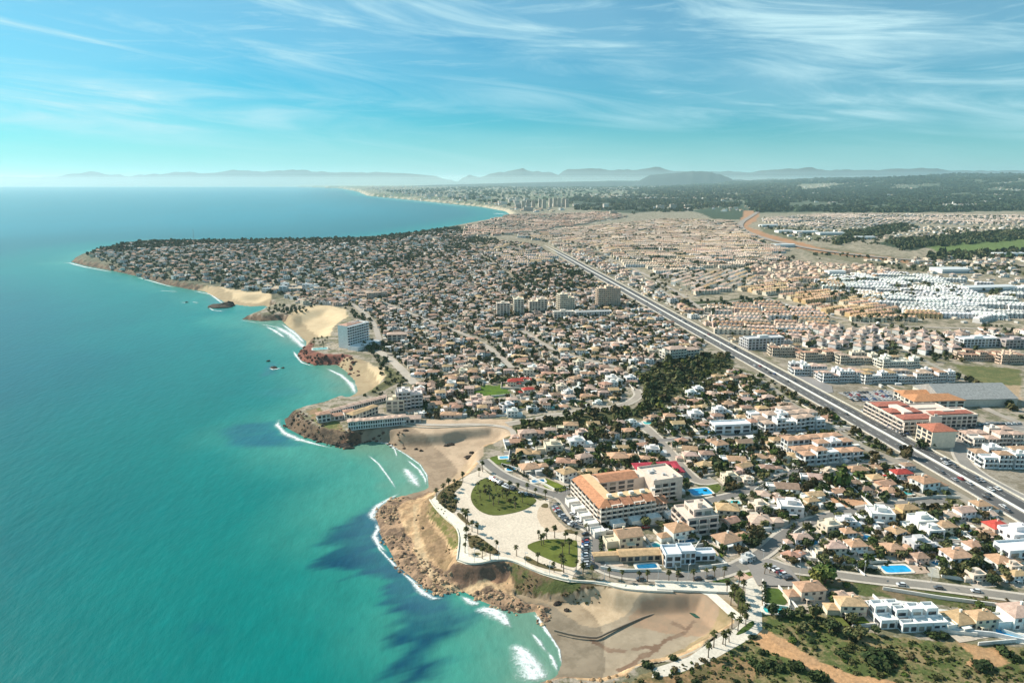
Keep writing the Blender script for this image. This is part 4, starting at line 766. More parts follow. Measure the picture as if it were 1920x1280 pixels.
# ------------------------------------------------------------------ big buildings
def facade(root, p0, p1, z0, floors, fh, bays, kind='balcony', first=0, inset=.0, cap=96):
    """openings along the wall p0 -> p1 (local, outside on the right-hand side): each window or balcony its own part"""
    p0, p1 = np.array(p0, float), np.array(p1, float); Ld = np.hypot(*(p1-p0)); ang = math.atan2(p1[1]-p0[1], p1[0]-p0[0]); bw = Ld/bays
    wm = MB(); wm.box(-bw*.34, bw*.34, -.12, .1, .35, fh*.8, bottom=True); wm = wm.mesh('window')
    bm_ = MB(); bm_.box(-bw*.44, bw*.44, -1.25, -.13, -.12, .05, bottom=True); bm_.box(-bw*.44, bw*.44, -1.4, -1.25, -.12, 1.0, bottom=True)
    bm_.box(-bw*.48, -bw*.44, -1.4, -.02, -.12, fh-.15, bottom=True); bm_ = bm_.mesh('balcony'); n = 0
    for f in range(first, floors):
        for b in range(bays):
            q = p0+(p1-p0)*(b+.5)/bays
            if n >= cap: return
            o = obj('window', wm, 'glass', root, random.choice((DARK, DARK, (.02, .025, .03), (.10, .11, .12), (.30, .27, .22))), (q[0], q[1], z0+f*fh)); o.rotation_euler[2] = ang; n += 1
            if kind == 'balcony': o = obj('balcony', bm_, 'wall', root, root['wc'], (q[0], q[1], z0+f*fh)); o.rotation_euler[2] = ang
def local(p, rot, pts):
    c, s = math.cos(-rot), math.sin(-rot); return [((x-p[0])*c-(y-p[1])*s, (x-p[0])*s+(y-p[1])*c) for x, y in pts]
def block(u, v, rot, boxes, wall, roofc, name='apartment_block', label='', cat='apartment block', group=None, fh=3.0, k=1.0):
    """boxes: (x0,x1,y0,y1,floors, roof 'flat'|'hip'|'gable', bays front, bays side, kind)"""
    x, y = G(u, v); root = empty(name, (x, y, ZP), rot); root['wc'] = list(wall); boxes = [tuple(q*k for q in b[:4])+tuple(b[4:]) for b in boxes]
    for x0, x1, y0, y1, fl, rt, bf, bs, kd in boxes:
        w = MB(); h = fl*fh+.3; w.box(x0, x1, y0, y1, 0, h)
        if rt == 'flat': w.parapet(x0, x1, y0, y1, h, 1.0, .3)
        obj('wall', w.mesh('wall'), 'wall', root, wall)
        if rt != 'flat':
            r = MB(); r.hip(x0, x1, y0, y1, h, min(y1-y0, x1-x0)*.2, o=.6, gable=rt == 'gable'); obj('roof', r.mesh('roof'), 'roof', root, roofc)
        elif fl > 2:
            r = MB(); r.box(x0+(x1-x0)*.35, x0+(x1-x0)*.6, y0+(y1-y0)*.3, y0+(y1-y0)*.7, h, h+2.6); obj('stair_head', r.mesh('stair_head'), 'wall', root, jit3(wall))
        if bf: facade(root, (x0, y0), (x1, y0), .3, fl, fh, bf, kd)
        if bs: facade(root, (x0, y1), (x0, y0), .3, fl, fh, bs, kd)
        c, s = math.cos(rot), math.sin(rot); mx, my = (x0+x1)/2, (y0+y1)/2; n = max(1, int((x1-x0)/14))
        for q in range(n):
            qx = x0+(x1-x0)*(q+.5)/n; BUILT.append((x+qx*c-my*s, y+qx*s+my*c, max(7, (y1-y0)/2)))
    del root['wc']
    tag(root, label, cat, group); return root
# the terracotta-roofed hotel block round its courtyard
def hotelC():
    fp = Gs([(1124, 986), (1250, 966), (1098, 938), (1215, 912), (1282, 958), (1268, 930)]); o = fp[0]; rot = math.atan2(fp[1][1]-o[1], fp[1][0]-o[0])
    root = empty('hotel_block', (o[0], o[1], ZP), rot); root['wc'] = [.78, .68, .59]; wc = (.76, .63, .53); rc = (.50, .235, .135)
    Lf = np.hypot(*(fp[1]-o)); lp = local(o, rot, fp); D = lp[2][1]; X1 = lp[4][0]
    h = 4*2.75
    w = MB(); w.box(0, Lf*.82, 0, 11, 0, h); w.box(-.003, 11, 11.003, D+8, 0, h); w.box(11, Lf, D-3, D+8.003, 0, h+.6); obj('wall', w.mesh('wall'), 'wall', root, wc)
    w = MB(); w.box(Lf*.82, Lf, .9, 10, 0, h-3.1); obj('wall', w.mesh('wall'), 'wall', root, wc)
    w = MB(); w.box(Lf, Lf+19, 16, D+6, 0, h+2); w.parapet(Lf, Lf+19, 16, D+6, h+2, 1.1); obj('wall', w.mesh('wall'), 'wall', root, (.74, .60, .50))
    def slope(pts): m = MB(); [m.quad(p) for p in pts]; obj('roof', m.mesh('roof'), 'roof', root, jit3(rc, .08))
    zt, zb = h+1.9, h-.2; n = 5
    for i in range(n):
        a, b = Lf*.82*i/n+.0, Lf*.82*(i+1)/n-.35; dz = -.5*(i % 2)
        slope([[(a-(.8 if i == 0 else 0), -1, zb+dz), (b, -1, zb+dz), (b, 5, zt+dz), (a+(5 if i == 0 else 0), 5, zt+dz)], [(b, -1, zb+dz), (b, 5, zt+dz), (b, 5, zb+dz)]])
    slope([[(-1, D+8, zb), (-1, -1, zb), (5, 5, zt), (5, D+8, zt)]])
    slope([[(12, D-4, zb+1), (Lf-4, D-4, zb+1), (Lf-4, D+2, zt+1), (12, D+2, zt+1)], [(12, D+9, zb+1), (12, D+2, zt+1), (Lf-4, D+2, zt+1), (Lf-4, D+9, zb+1)]])
    slope([[(Lf*.82-.3, -.2, h-3.3), (Lf+.8, -.2, h-3.3), (Lf+.8, 5, h-1), (Lf*.82-.3, 5, h-1)]])
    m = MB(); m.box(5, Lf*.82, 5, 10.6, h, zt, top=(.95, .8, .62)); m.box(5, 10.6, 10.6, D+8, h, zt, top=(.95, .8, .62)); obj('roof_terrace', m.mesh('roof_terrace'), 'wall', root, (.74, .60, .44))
    for q_ in range(9):
        m = MB(); a, b = Lf+random.uniform(1, 16), 17+random.uniform(0, D-14); m.box(a, a+random.uniform(.8, 2), b, b+random.uniform(.8, 2), h+2.01, h+3.2); obj('roof_unit', m.mesh('roof_unit'), 'wall', root, (.6, .58, .56))
    for i in range(5):
        m = MB(); a = Lf*.82*(i+.5)/5+4; m.box(a, a+2.4, 6, 8, zt, zt+1.5); obj('chimney', m.mesh('chimney'), 'wall', root, (.8, .72, .62))
    facade(root, (0, 0), (Lf*.82, 0), .2, 4, 2.75, 10); facade(root, (0, D+8), (0, 0), .2, 4, 2.75, 7); facade(root, (Lf*.82, .9), (Lf, .9), .2, 3, 2.7, 3); facade(root, (Lf, 16), (Lf+15, 16), .3, 4, 2.85, 3); facade(root, (12, D-3), (Lf-6, D-3), .2, 4, 2.75, 4, 'window')
    for i in range(4):
        m = MB(); a = 5+i*11; m.box(a, a+7, -7, -1.5, 0, 3.1); m.parapet(a, a+7, -7, -1.5, 3.1, .8); obj('porch', m.mesh('porch'), 'wall', root, (.78, .76, .72))
    for i in range(5):
        m = MB(); a = D-i*9; m.box(-8, -1.5, a-6, a, 0, 2.9); m.parapet(-8, -1.5, a-6, a, 2.9, .8); obj('porch', m.mesh('porch'), 'wall', root, (.80, .76, .70))
    c, s = math.cos(rot), math.sin(rot)
    for a in range(-5, int(Lf)+24, 8):
        for b in range(-4, int(D)+10, 9): BUILT.append((o[0]+a*c-b*s, o[1]+a*s+b*c, 5))
    del root['wc']; tag(root, 'terracotta-roofed hotel block with white balconies wrapped around a courtyard', 'hotel')
hotelC()
# tower hotel on the red headland
block(664, 647, R(60), [(-17, 17, -7, 7, 8, 'flat', 0, 0, 'window')], (.80, .78, .75), ROOFS['orange'], 'tower_hotel', 'tall white slab hotel on the red headland above the sandy bays', 'hotel', fh=3.05)
th = [o for o in S.objects if o.name == 'tower_hotel'][0]; th['wc'] = [.8, .8, .8]; facade(th, (-17, -7), (17, -7), .3, 8, 3.05, 9, 'window'); del th['wc']
for q in range(8):
    m_ = MB(); m_.box(-17.2, 17.2, -8.9, -7.02, q*3.05+2.95, q*3.05+3.9, bottom=True); obj('balcony', m_.mesh('balcony'), 'wall', th, (.80, .79, .78))
m_ = MB(); m_.hip(-16.5, 10, -6.5, 6.5, 25.7, 2.2, o=.1); obj('roof', m_.mesh('roof'), 'roof', th, (.55, .33, .25))
m_ = MB(); m_.box(-20, 20, -24, -9.2, 0, 3.6); m_.parapet(-20, 20, -24, -9.2, 3.6, .9); obj('podium', m_.mesh('podium'), 'wall', th, (.78, .77, .76))
# high-rises by the dual carriageway
block(1140, 574, GROT, [(-24, -8, -7, 8, 9, 'flat', 4, 3, 'balcony'), (-7.9, 8, -8, 7, 10, 'flat', 4, 0, 'balcony'), (8.1, 24, -7, 8, 9, 'flat', 4, 0, 'balcony')], (.80, .62, .48), ROOFS['orange'], 'apartment_tower', 'broad pinkish apartment tower of three joined slabs beside the dual carriageway', 'apartment tower', k=0.72)
block(1060, 582, GROT+R(10), [(-14, 2, -7, 7, 8, 'flat', 4, 3, 'balcony'), (2.1, 16, -5, 9, 6, 'flat', 3, 0, 'balcony')], (.82, .71, .56), ROOFS['orange'], 'apartment_tower', 'cream stepped apartment tower between the mid-town villas and dual carriageway', 'apartment tower', k=0.8)
block(972, 588, GROT, [(-7, 7, -7, 7, 7, 'flat', 3, 3, 'window')], (.80, .72, .58), ROOFS['orange'], 'apartment_tower', 'slim pale cream tower standing at the seaward end of the mid-town row', 'apartment tower')
block(943, 592, GROT, [(-9, 9, -7, 7, 6, 'flat', 4, 2, 'window')], (.72, .60, .50), ROOFS['orange'], 'apartment_tower', 'squat brownish tower next to the slim pale cream tower', 'apartment tower')
block(1008, 584, GROT, [(-13, -1, -7, 7, 5, 'flat', 3, 2, 'window'), (-.9, 13, -6, 8, 6, 'flat', 3, 0, 'window')], (.78, .65, .52), ROOFS['orange'], 'apartment_block', 'low tan double block between the cream towers of mid-town', 'apartment block')
block(1112, 592, GROT+R(3), [(-32, 32, -6, 6, 2, 'flat', 14, 3, 'window')], (.72, .67, .63), ROOFS['orange'], 'apartment_block', 'long low grey-white block in front of the pinkish apartment tower', 'apartment block', k=0.8)
block(1056, 596, GROT, [(-14, 14, -6, 6, 3, 'flat', 6, 3, 'window')], (.70, .63, .55), ROOFS['orange'], 'apartment_block', 'short pale block in front of the cream stepped tower', 'apartment block')
# stepped white apartments, courtyard apartments
Wt = (.80, .79, .77)
def cluster(u, v, rot, nx, ny, label, wall=Wt, roof='orange', cw=13, cd=12, fl=(2, 3), group='stepped apartment clusters', k=.68):
    bs = []; r = random.Random(int(u*7+v))
    for j in range(ny):
        for i in range(nx):
            x0 = (i-nx/2)*cw+r.uniform(-1, 1); y0 = j*cd*1.25+r.uniform(-1.2, 1.2); f = r.choice(fl); rt = r.choice(('flat', 'hip', 'hip'))
            bs.append((x0, x0+cw*.93, y0, y0+cd*r.uniform(.7, .95), f, rt, (3 if j == 0 else 2) if nx*ny < 14 else 2, 2 if i == 0 else 0, 'balcony' if j == 0 else 'window'))
    return block(u, v, rot, bs, wall, jit3(ROOFS[roof], .1), 'apartment_block', label, 'apartment block', group, k=k)
cluster(1562, 866, GROT+R(5), 5, 3, 'stepped white apartment cluster of three storeys above the side road, lower one', roof='orange')
cluster(1490, 806, GROT+R(3), 6, 3, 'stepped white apartment cluster near the carriageway with pinkish roofs, upper one', roof='dusty pink', cw=12)
cluster(1885, 878, GROT-R(8), 3, 2, 'white apartment cluster with orange roofs above green lawns beyond the carriageway', cw=14)
cluster(1870, 838, GROT-R(5), 4, 2, 'pinkish apartment cluster behind the curving slip road', roof='dusty pink', wall=(.72, .64, .57))
for i, (u, v, n, wl, rf, lb) in enumerate([(1520, 704, 4, Wt, 'dusty pink', 'white courtyard apartments with dusty pink roofs nearest the empty car park'), (1580, 716, 5, Wt, 'dusty pink', 'white courtyard apartments with a shaded front along the estate road'), (1650, 718, 4, Wt, 'ochre-tiled', 'white courtyard apartments with ochre roofs in mid estate'), (1715, 718, 4, Wt, 'dusty pink', 'white courtyard apartments with pink roofs nearer the grass field'), (1765, 716, 3, Wt, 'orange', 'white courtyard apartments at the grass field end'),
   (1540, 676, 5, (.72, .60, .48), 'terracotta', 'row of terracotta-roofed apartments behind the white courtyard blocks'), (1475, 668, 4, (.72, .60, .48), 'terracotta', 'terracotta-roofed apartments closest to the carriageway behind the car park'), (1610, 682, 5, (.74, .66, .54), 'dusty pink', 'pink-roofed apartments behind the middle courtyard blocks'), (1690, 690, 5, (.80, .76, .66), 'ochre-tiled', 'cream apartments behind the ochre courtyard blocks'),
   (1840, 676, 5, (.72, .54, .42), 'terracotta', 'terracotta estate block on the hillside by the grass field'), (1905, 682, 4, (.72, .54, .42), 'terracotta', 'terracotta estate block farther along the grass field edge')]):
    cluster(u, v, GROT+R(i % 3*4-8), n, 2, lb, wl, rf, group='courtyard apartment clusters', k=.62)
block(1430, 652, GROT+R(4), [(-24, 24, -7, 7, 4, 'flat', 10, 3, 'window'), (-24, 0, 7.1, 16, 3, 'flat', 0, 2, 'window')], (.62, .60, .60), ROOFS['orange'], label='shaded grey-white slab block beside the carriageway bend', k=0.9)
block(1280, 672, GROT+R(12), [(-20, 0, -6, 6, 4, 'hip', 6, 3, 'balcony'), (.1, 18, -3, 8, 3, 'hip', 5, 0, 'balcony'), (-24, -20.1, -4, 8, 3, 'flat', 0, 2, 'window')], (.76, .70, .60), ROOFS['dusty pink'], label='cream apartment block at the head of the pine wood')
block(1830, 648, GROT, [(-22, 22, -7, 7, 3, 'flat', 10, 2, 'window')], (.76, .75, .74), ROOFS['orange'], label='white block with blue-shaded front near the pyramid houses'); block(1902, 650, GROT, [(-18, 18, -7, 7, 3, 'flat', 8, 2, 'window')], (.50, .42, .40), ROOFS['brown'], label='brown-grey block beside the white block at the field edge')
block(1303, 988, GROT+R(6), [(-9, 9, -8, 8, 3, 'flat', 3, 3, 'balcony'), (-4, 7, -5, 6, 4, 'flat', 2, 2, 'window')], (.76, .62, .53), ROOFS['dusty pink'], label='pinkish-white villa apartments of four storeys beside a walled blue pool')
# villa compound pieces: modern white house on the promenade, terraced cream house, courtyard house
block(1285, 1056, GROT-R(3), [(-14, -4, -4, 8, 2, 'flat', 2, 2, 'window'), (-3.9, 6, -1, 9, 2, 'flat', 3, 0, 'window'), (6.1, 20, 2, 9, 1, 'flat', 3, 0, 'window')], (.72, .75, .78), ROOFS['orange'], 'modern_house', 'modern white cubic house with walled white court beside the promenade', 'house', k=0.78)
block(1205, 1052, GROT-R(2), [(-15, 12, 0, 8, 1, 'gable', 6, 2, 'window'), (-32, -15.1, 2, 6, 1, 'gable', 0, 2, 'window'), (12.1, 15, -5, 7, 1, 'flat', 0, 0, 'window')], (.70, .52, .36), ROOFS['ochre-tiled'], 'terraced_house', 'long low ochre house with row of small windows above its pool', 'house', k=0.75)
o = block(1235, 888, GROT, [(-18, 18, 8, 13, 1, 'gable', 0, 0, 'window'), (-18, -13, -8, 7.9, 1, 'gable', 0, 2, 'window'), (13, 18, -8, 7.9, 1, 'gable', 0, 0, 'window'), (-5, 5, -2, 4, 1, 'flat', 2, 2, 'window')], (.66, .50, .42), (.42, .05, .075), 'courtyard_house', 'crimson-roofed courtyard house beside the sloping side street', 'house', k=0.8)
block(1368, 808, GROT, [(-14, 14, -5, 5, 2, 'flat', 4, 2, 'window'), (-22, 2, 5.1, 10, 1, 'gable', 0, 0, 'window')], (.82, .82, .82), ROOFS['terracotta'], 'white_hall', 'plain white box building with four small windows above the side road', 'building')
for u_, v_, n_, lb_ in ((1668, 1166, 2, 'white flat-roofed stepped house pair beside the scrubland, seaward one'), (1722, 1172, 3, 'white flat-roofed stepped terrace of three beside the scrubland')): block(u_, v_, GROT-R(3), [q for i in range(n_) for q in ((-7*n_/2+i*7, -7*n_/2+i*7+6.7, -4.5, 1, 1, 'flat', 2, 1 if i == 0 else 0, 'window'), (-7*n_/2+i*7+.3, -7*n_/2+i*7+5.5, 1.1, 6, 2, 'flat', 1, 1 if i == 0 else 0, 'window'), (-7*n_/2+i*7+1, -7*n_/2+i*7+3, 7.5, 10, 1, 'flat', 0, 0, 'window'))], (.82, .82, .80), ROOFS['orange'], 'flat_roofed_terrace', lb_, 'terrace', k=.95)
block(1905, 1045, GROT, [(-9, 9, -5, 5, 2, 'flat', 3, 2, 'window')], (.80, .80, .80), ROOFS['orange'], 'modern_house', 'white modern house behind the green pool at the lane end', 'house')
# white houses on the headland point
hp = GROT
block(708, 799, GROT+R(10), [(-32+i*8, -24.3+i*8, -4, 5, 2, 'gable' if i < 2 else 'hip', 3, 2 if i == 0 else 0, 'window') for i in range(8)], (.80, .79, .78), ROOFS['dusty pink'], 'headland_terrace', 'long white terrace on the cliff edge of the headland point', 'terrace', k=0.68)
block(668, 764, GROT+R(38), [(-40+i*9, -31.3+i*9, -3.5, 4, 1, 'gable', 3, 1 if i == 0 else 0, 'window') for i in range(9)], (.80, .78, .74), ROOFS['dusty pink'], 'headland_terrace', 'slanting single-storey white terrace along the seaward side of the headland', 'terrace', k=0.72)
block(682, 782, GROT+R(48), [(-20, 4, -5, 5, 2, 'hip', 5, 2, 'window'), (4.1, 18, -4, 4, 2, 'hip', 3, 0, 'window')], (.78, .70, .58), ROOFS['ochre-tiled'], 'headland_house', 'cream slanting house beside the small pool inside the headland terraces', 'house', k=0.72)
block(625, 786, GROT+R(20), [(-18, -4, -5, 5, 2, 'hip', 3, 2, 'window'), (-3.9, 10, -4, 6, 1, 'hip', 3, 0, 'window'), (11, 22, -8, 0, 2, 'hip', 3, 0, 'window')], (.78, .72, .66), ROOFS['terracotta'], 'headland_house', 'pink-roofed house group at the very tip of the headland', 'house', k=0.7)
block(770, 764, GROT+R(6), [(-13, 0, -8, 8, 5, 'flat', 3, 3, 'balcony'), (.1, 12, -6, 9, 4, 'flat', 3, 0, 'balcony')], (.72, .64, .60), ROOFS['dusty pink'], label='five-storey pinkish block at the neck of the headland', k=0.8); block(742, 768, GROT, [(-9, 9, -7, 8, 3, 'flat', 3, 3, 'window')], (.72, .60, .47), ROOFS['orange'], label='tan three-storey block beside the five-storey headland block', k=0.8)
block(768, 790, GROT, [(-12, 12, -6, 6, 1, 'hip', 4, 2, 'window')], (.74, .62, .54), ROOFS['dusty pink'], 'headland_house', 'low pink-roofed house above the dark cliff', 'house', k=0.7)
cluster(545, 548, GROT, 7, 2, 'white apartment cluster on the slope above the cape coves', (.80, .79, .78), 'peach', fl=(2, 3, 4), group=None, k=1.0)
cluster(700, 560, GROT+R(10), 4, 2, 'pale pink apartment cluster inland of the middle sandy bay', (.70, .56, .46), 'dusty pink', group=None, k=.9)
block(745, 640, GROT, [(-14, 14, -7, 7, 3, 'hip', 4, 3, 'window')], (.70, .56, .46), ROOFS['dusty pink'], label='pink apartment block inland of the tower hotel', k=.8)
# shopping centre
sc_ = block(1724, 812, GROT-R(1), [(-14, 14, 0, 46, 3, 'flat', 6, 9, 'balcony'), (14.1, 52, 8, 26, 3, 'flat', 9, 0, 'window'), (6, 15, -1.5, -.02, 4, 'flat', 0, 0, 'window'), (14.1, 46, 26.1, 46, 2, 'flat', 0, 0, 'window')], (.74, .62, .53), ROOFS['terracotta'], 'shopping_centre', 'terraced red and white shopping centre beside its packed car park', 'shopping centre', fh=3.0)
for a, b, c_, d_ in ((-13, 13, 2, 13), (-13, 13, 17, 28), (-13, 13, 32, 43), (17, 50, 10, 18)):
    m_ = MB(); m_.hip(a, b, c_, d_, 10.4, 1.2, o=.1); obj('roof', m_.mesh('roof'), 'roof', sc_, (.42, .15, .11))
block(1752, 832, GROT-R(1), [(-9, 9, -8, 8, 4, 'hip', 0, 3, 'window')], (.80, .68, .53), (.46, .17, .11), 'office_block', 'cream cube block with red tiled roof standing at the slip road corner', 'office block', fh=3.0)
block(1832, 762, GROT-R(4), [(-30, 34, 0, 40, 1, 'gable', 0, 0, 'window')], (.60, .55, .47), (.33, .33, .32), 'warehouse', 'big low warehouse with long grey roof behind the shopping centre', 'warehouse', fh=6)
block(1745, 758, GROT-R(3), [(-22, 22, -10, 8, 2, 'hip', 6, 3, 'window'), (-20, 16, 8.1, 20, 2, 'hip', 0, 2, 'window')], (.76, .70, .60), (.54, .26, .13), 'market_hall', 'orange-roofed market hall between the shopping centre and warehouse', 'market hall')
# far resort towers, far sheds
for i, (u, v, w, fl) in enumerate([(981, 391, 22, 15), (990, 391, 22, 18), (1000, 390, 24, 15), (1012, 389, 20, 19), (1020, 391, 26, 19), (1032, 389, 20, 20), (1040, 388, 24, 21), (1048, 388, 22, 20), (1057, 388, 26, 20), (1063, 389, 24, 18), (972, 392, 40, 8), (990, 396, 60, 7), (1150, 403, 40, 7), (1238, 392, 50, 8), (1262, 391, 45, 9), (1290, 390, 55, 7)]):
    x, y = G(u, v); root = empty('apartment_tower', (x, y, h1(x, y)), GROT); m_ = MB(); hh = fl*3.1; m_.box(-w/2, w/2, -9, 9, 0, hh); m_.parapet(-w/2, w/2, -9, 9, hh, 1.2); m_.box(-3, 3, -3, 3, hh, hh+4)
    for f in range(fl): m_.box(-w/2-.3, w/2+.3, -9.7, -9.05, f*3.1+.6, f*3.1+1.8, (1.0, 1.0, 1.0)); m_.box(-w/2+1, w/2-1, -9.04, -9.0, f*3.1+1.8, f*3.1+3.0, (.25, .25, .27))
    obj('wall', m_.mesh('wall'), 'wall', root, jit3((.62, .53, .45), .12))
    later(root, 'distant tan resort tower' if fl > 12 else 'distant low tan resort block', 'apartment tower', 'resort towers by the far bay', x, y, ('the far beach', *G(950, 400)))
for u, v, w, d, lb in [(1470, 436, 60, 30, 'white industrial shed seaward end of the row beyond the motorway'), (1510, 437, 80, 32, 'long white industrial shed second in the row beyond the motorway'), (1556, 440, 90, 34, 'long white industrial shed at the inland end of the row beyond the motorway'), (1440, 425, 70, 30, 'white shed beside the motorway curve'), (1468, 463, 60, 26, 'white and glass showroom next to the motorway earthworks'), (1620, 448, 60, 30, 'pale shed next to the golf woodland'), (1850, 545, 90, 24, 'long white shed with grey roof at the retail park'), (1565, 515, 34, 20, 'white cube warehouse behind the white terraced estate'), (1890, 480, 70, 30, 'grey depot behind the golf woodland'), (1780, 510, 60, 40, 'grey retail shed on the plain')]:
    x, y = G(u, v); root = empty('industrial_shed', (x, y, ZP), GROT+R(random.uniform(-4, 4))); m_ = MB(); m_.box(-w/2, w/2, -d/2, d/2, 0, 8); m_.box(-w/2, w/2, -d/2-.05, -d/2-.01, 1, 3.4, (.3, .35, .4)); obj('wall', m_.mesh('wall'), 'wall', root, (.80, .80, .79))
    m_ = MB(); m_.hip(-w/2, w/2, -d/2, d/2, 8, 1.6, o=.3, gable=True); obj('roof', m_.mesh('roof'), 'metal', root, (.62, .63, .63)); tag(root, lb, 'shed', 'sheds beyond the dual carriageway'); BUILT.append((x, y, w*.45))
# ------------------------------------------------------------------ zones of houses that fill the town
def roadmask(x, y, m):
    ok = np.ones(x.shape, bool)
    for p, w in ROADS: ok &= pdist(x, y, p, False) > w/2+m
    return ok
def builtmask(x, y, r):
    ok = np.ones(x.shape, bool)
    for a, b, c in BUILT:
        if c: ok &= (x-a)**2+(y-b)**2 > (r+c)**2
    return ok
KEEPOUT = [Gs(p) for p in ([(880, 725), (950, 717), (960, 743), (885, 751)], plaza, [(940, 802), (1000, 782), (1100, 772), (1190, 767), (1215, 747), (1200, 705), (1240, 680), (1300, 660), (1372, 662), (1372, 692), (1320, 714), (1270, 744), (1230, 775), (1190, 788), (1120, 799), (1000, 814)],
  [(1545, 925), (1640, 942), (1632, 960), (1560, 948)], [(1500, 702), (1560, 735), (1660, 780), (1660, 735), (1560, 726)], [(1290, 900), (1360, 900), (1350, 940), (1290, 945)], [(1700, 1055), (1770, 1060), (1765, 1085), (1640, 1072), (1640, 1055)])]
def keep(x, y):
    ok = np.ones(x.shape, bool)
    for k in KEEPOUT: ok &= ~inpoly(x, y, k)
    return ok
def cells(poly, sx, sy, rot, jx=.25, prob=1.0, seed=0):
    r = np.random.default_rng(seed); w = Gs(poly); c, s = math.cos(rot), math.sin(rot); ctr = w.mean(0); l = (w-ctr) @ np.array([[c, -s], [s, c]])
    a, b = np.meshgrid(np.arange(l[:, 0].min(), l[:, 0].max(), sx), np.arange(l[:, 1].min(), l[:, 1].max(), sy))
    a = a.ravel()+r.uniform(-jx, jx, a.size)*sx; b = b.ravel()+r.uniform(-jx, jx, b.size)*sy
    x, y = a*c-b*s+ctr[0], a*s+b*c+ctr[1]; m = inpoly(x, y, w) & (r.random(x.size) < prob); return x[m], y[m]
NEAR = [(955, 815), (1190, 792), (1240, 778), (1310, 718), (1372, 694), (1440, 705), (1560, 775), (1700, 855), (1925, 990), (1925, 1105), (1640, 1068), (1480, 1060), (1440, 1035), (1330, 1040), (1290, 1010), (1290, 950), (1080, 905), (960, 880)]
MID = [(772, 706), (742, 676), (722, 650), (715, 625), (690, 600), (668, 580), (640, 570), (600, 572), (560, 568), (720, 510), (860, 470), (945, 458), (1005, 462), (1060, 495), (1150, 545), (1210, 578), (1335, 645), (1245, 672), (1205, 700), (1195, 735), (1150, 757), (1060, 768), (960, 780), (800, 788), (770, 775), (780, 740)]
CAPE = [(165, 484), (255, 464), (600, 459), (700, 455), (860, 436), (880, 462), (720, 508), (640, 556), (570, 572), (530, 555), (400, 535), (300, 522), (220, 503)]
x, y = cells(NEAR, 13.5, 12.5, GROT, .32, .95, 3)
m_ = builtmask(x, y, 5.2) & roadmask(x, y, 5.5) & keep(x, y); x, y = x[m_], y[m_]; o_ = np.argsort(np.hypot(x, y))
for i in o_:
    if nV < 296 and free(x[i], y[i], 5.2): villa(x[i], y[i], GROT+R(random.choice((0, 0, 8, -8, 20))), random.choice(('white', 'white', 'white', 'cream', 'cream', 'pink')), random.choice(('orange', 'terracotta', 'dusty pink', 'ochre-tiled', 'brown')), random.choice(TILED+TILED+FLAT), random.uniform(.52, .72))
MASSH = Mass(); WL = np.array(list(WALLS.values())); 
def masshouses(x, y, rots, roofset, wallset, sc=(.8, 1.1), seed=1, arrs=SARR):
    r = np.random.default_rng(seed); k = r.integers(0, len(arrs), len(x)); rc = np.array([ROOFS[n] for n in roofset]); wc = np.array([WALLS[n] for n in wallset])
    for j in range(len(arrs)):
        q = k == j; n = int(q.sum())
        if not n: continue
        s = r.uniform(*sc, n); z = height(x[q], y[q]); ro = rots[q]; w = wc[r.integers(0, len(wc), n)]*r.uniform(.85, 1.05, (n, 1)); c = rc[r.integers(0, len(rc), n)]*r.uniform(.55, 1.35, (n, 1))
        MASSH.add(arrs[j][0], x[q], y[q], z, ro, s, s, s, w); MASSH.add(arrs[j][1], x[q], y[q], z, ro, s, s, s, c)
x, y = cells(MID, 14, 13, GROT+R(4), .38, .9, 5)
m_ = builtmask(x, y, 6) & roadmask(x, y, 5) & keep(x, y); x, y = x[m_], y[m_]; o_ = np.argsort(np.hypot(x, y)); x, y = x[o_], y[o_]
nI = max(0, 298-nV); MIDPOS = np.stack([x, y], -1)
for i in range(min(nI, len(x))):
    villa(x[i], y[i], GROT+R(random.choice((0, 5, -8, 25, 90))), random.choice(('white', 'white', 'cream', 'pink', 'pink')), random.choice(('dusty pink', 'dusty pink', 'terracotta', 'orange', 'brown', 'ochre-tiled')), random.randrange(12), random.uniform(.5, .85), detailed=False)
x2, y2 = x[nI:], y[nI:]; MR = ('dusty pink', 'dusty pink', 'terracotta', 'brown', 'ochre-tiled'); MW = ('white', 'white', 'cream', 'pink', 'pale grey')
masshouses(x2, y2, GROT+rng.choice([0, .1, -.15, .5, 1.57], len(x2)), MR, MW, (.45, .85))
x, y = cells(CAPE, 21, 19, .3, .48, .85, 8); m_ = keep(x, y); masshouses(x[m_], y[m_], rng.uniform(0, 3, m_.sum()), ('dusty pink', 'brown', 'terracotta'), ('white', 'white', 'cream', 'pale grey'), (.6, 1.0), 4)
# terraces of joined houses
def terrace_arr(k):
    r = random.Random(k+40); n = (6, 7, 5, 8)[k % 4]; uw = 5.6; wl, rf = MB(), MB(); X = n*uw/2
    for i in range(n):
        x0 = -X+i*uw; yo = r.choice((0, 0, .8)); h = 5.8+r.choice((0, 0, .5)); wl.box(x0, x0+uw-.01, -4+yo, 4.5+yo, 0, h)
        for f in (0, 1): wl.quad([(x0+1, -4.03+yo, f*2.9+.6), (x0+3.4, -4.03+yo, f*2.9+.6), (x0+3.4, -4.03+yo, f*2.9+2.3), (x0+1, -4.03+yo, f*2.9+2.3)], (.08, .09, .12))
        if k % 2: rf.hip(x0+.2, x0+uw-.2, -2.5+yo, 4.3+yo, h, 1.7, o=.1, gable=True); 
        else: rf.hip(x0+.3, x0+uw-.3, -3.8+yo, 4.3+yo, h, 1.6, o=.2)
        wl.box(x0+uw*.7, x0+uw*.7+.8, 1, 1.8, h, h+2.3); wl.box(x0, x0+.2, -7+yo, -4.01+yo, 0, 2.0)
    return wl, rf
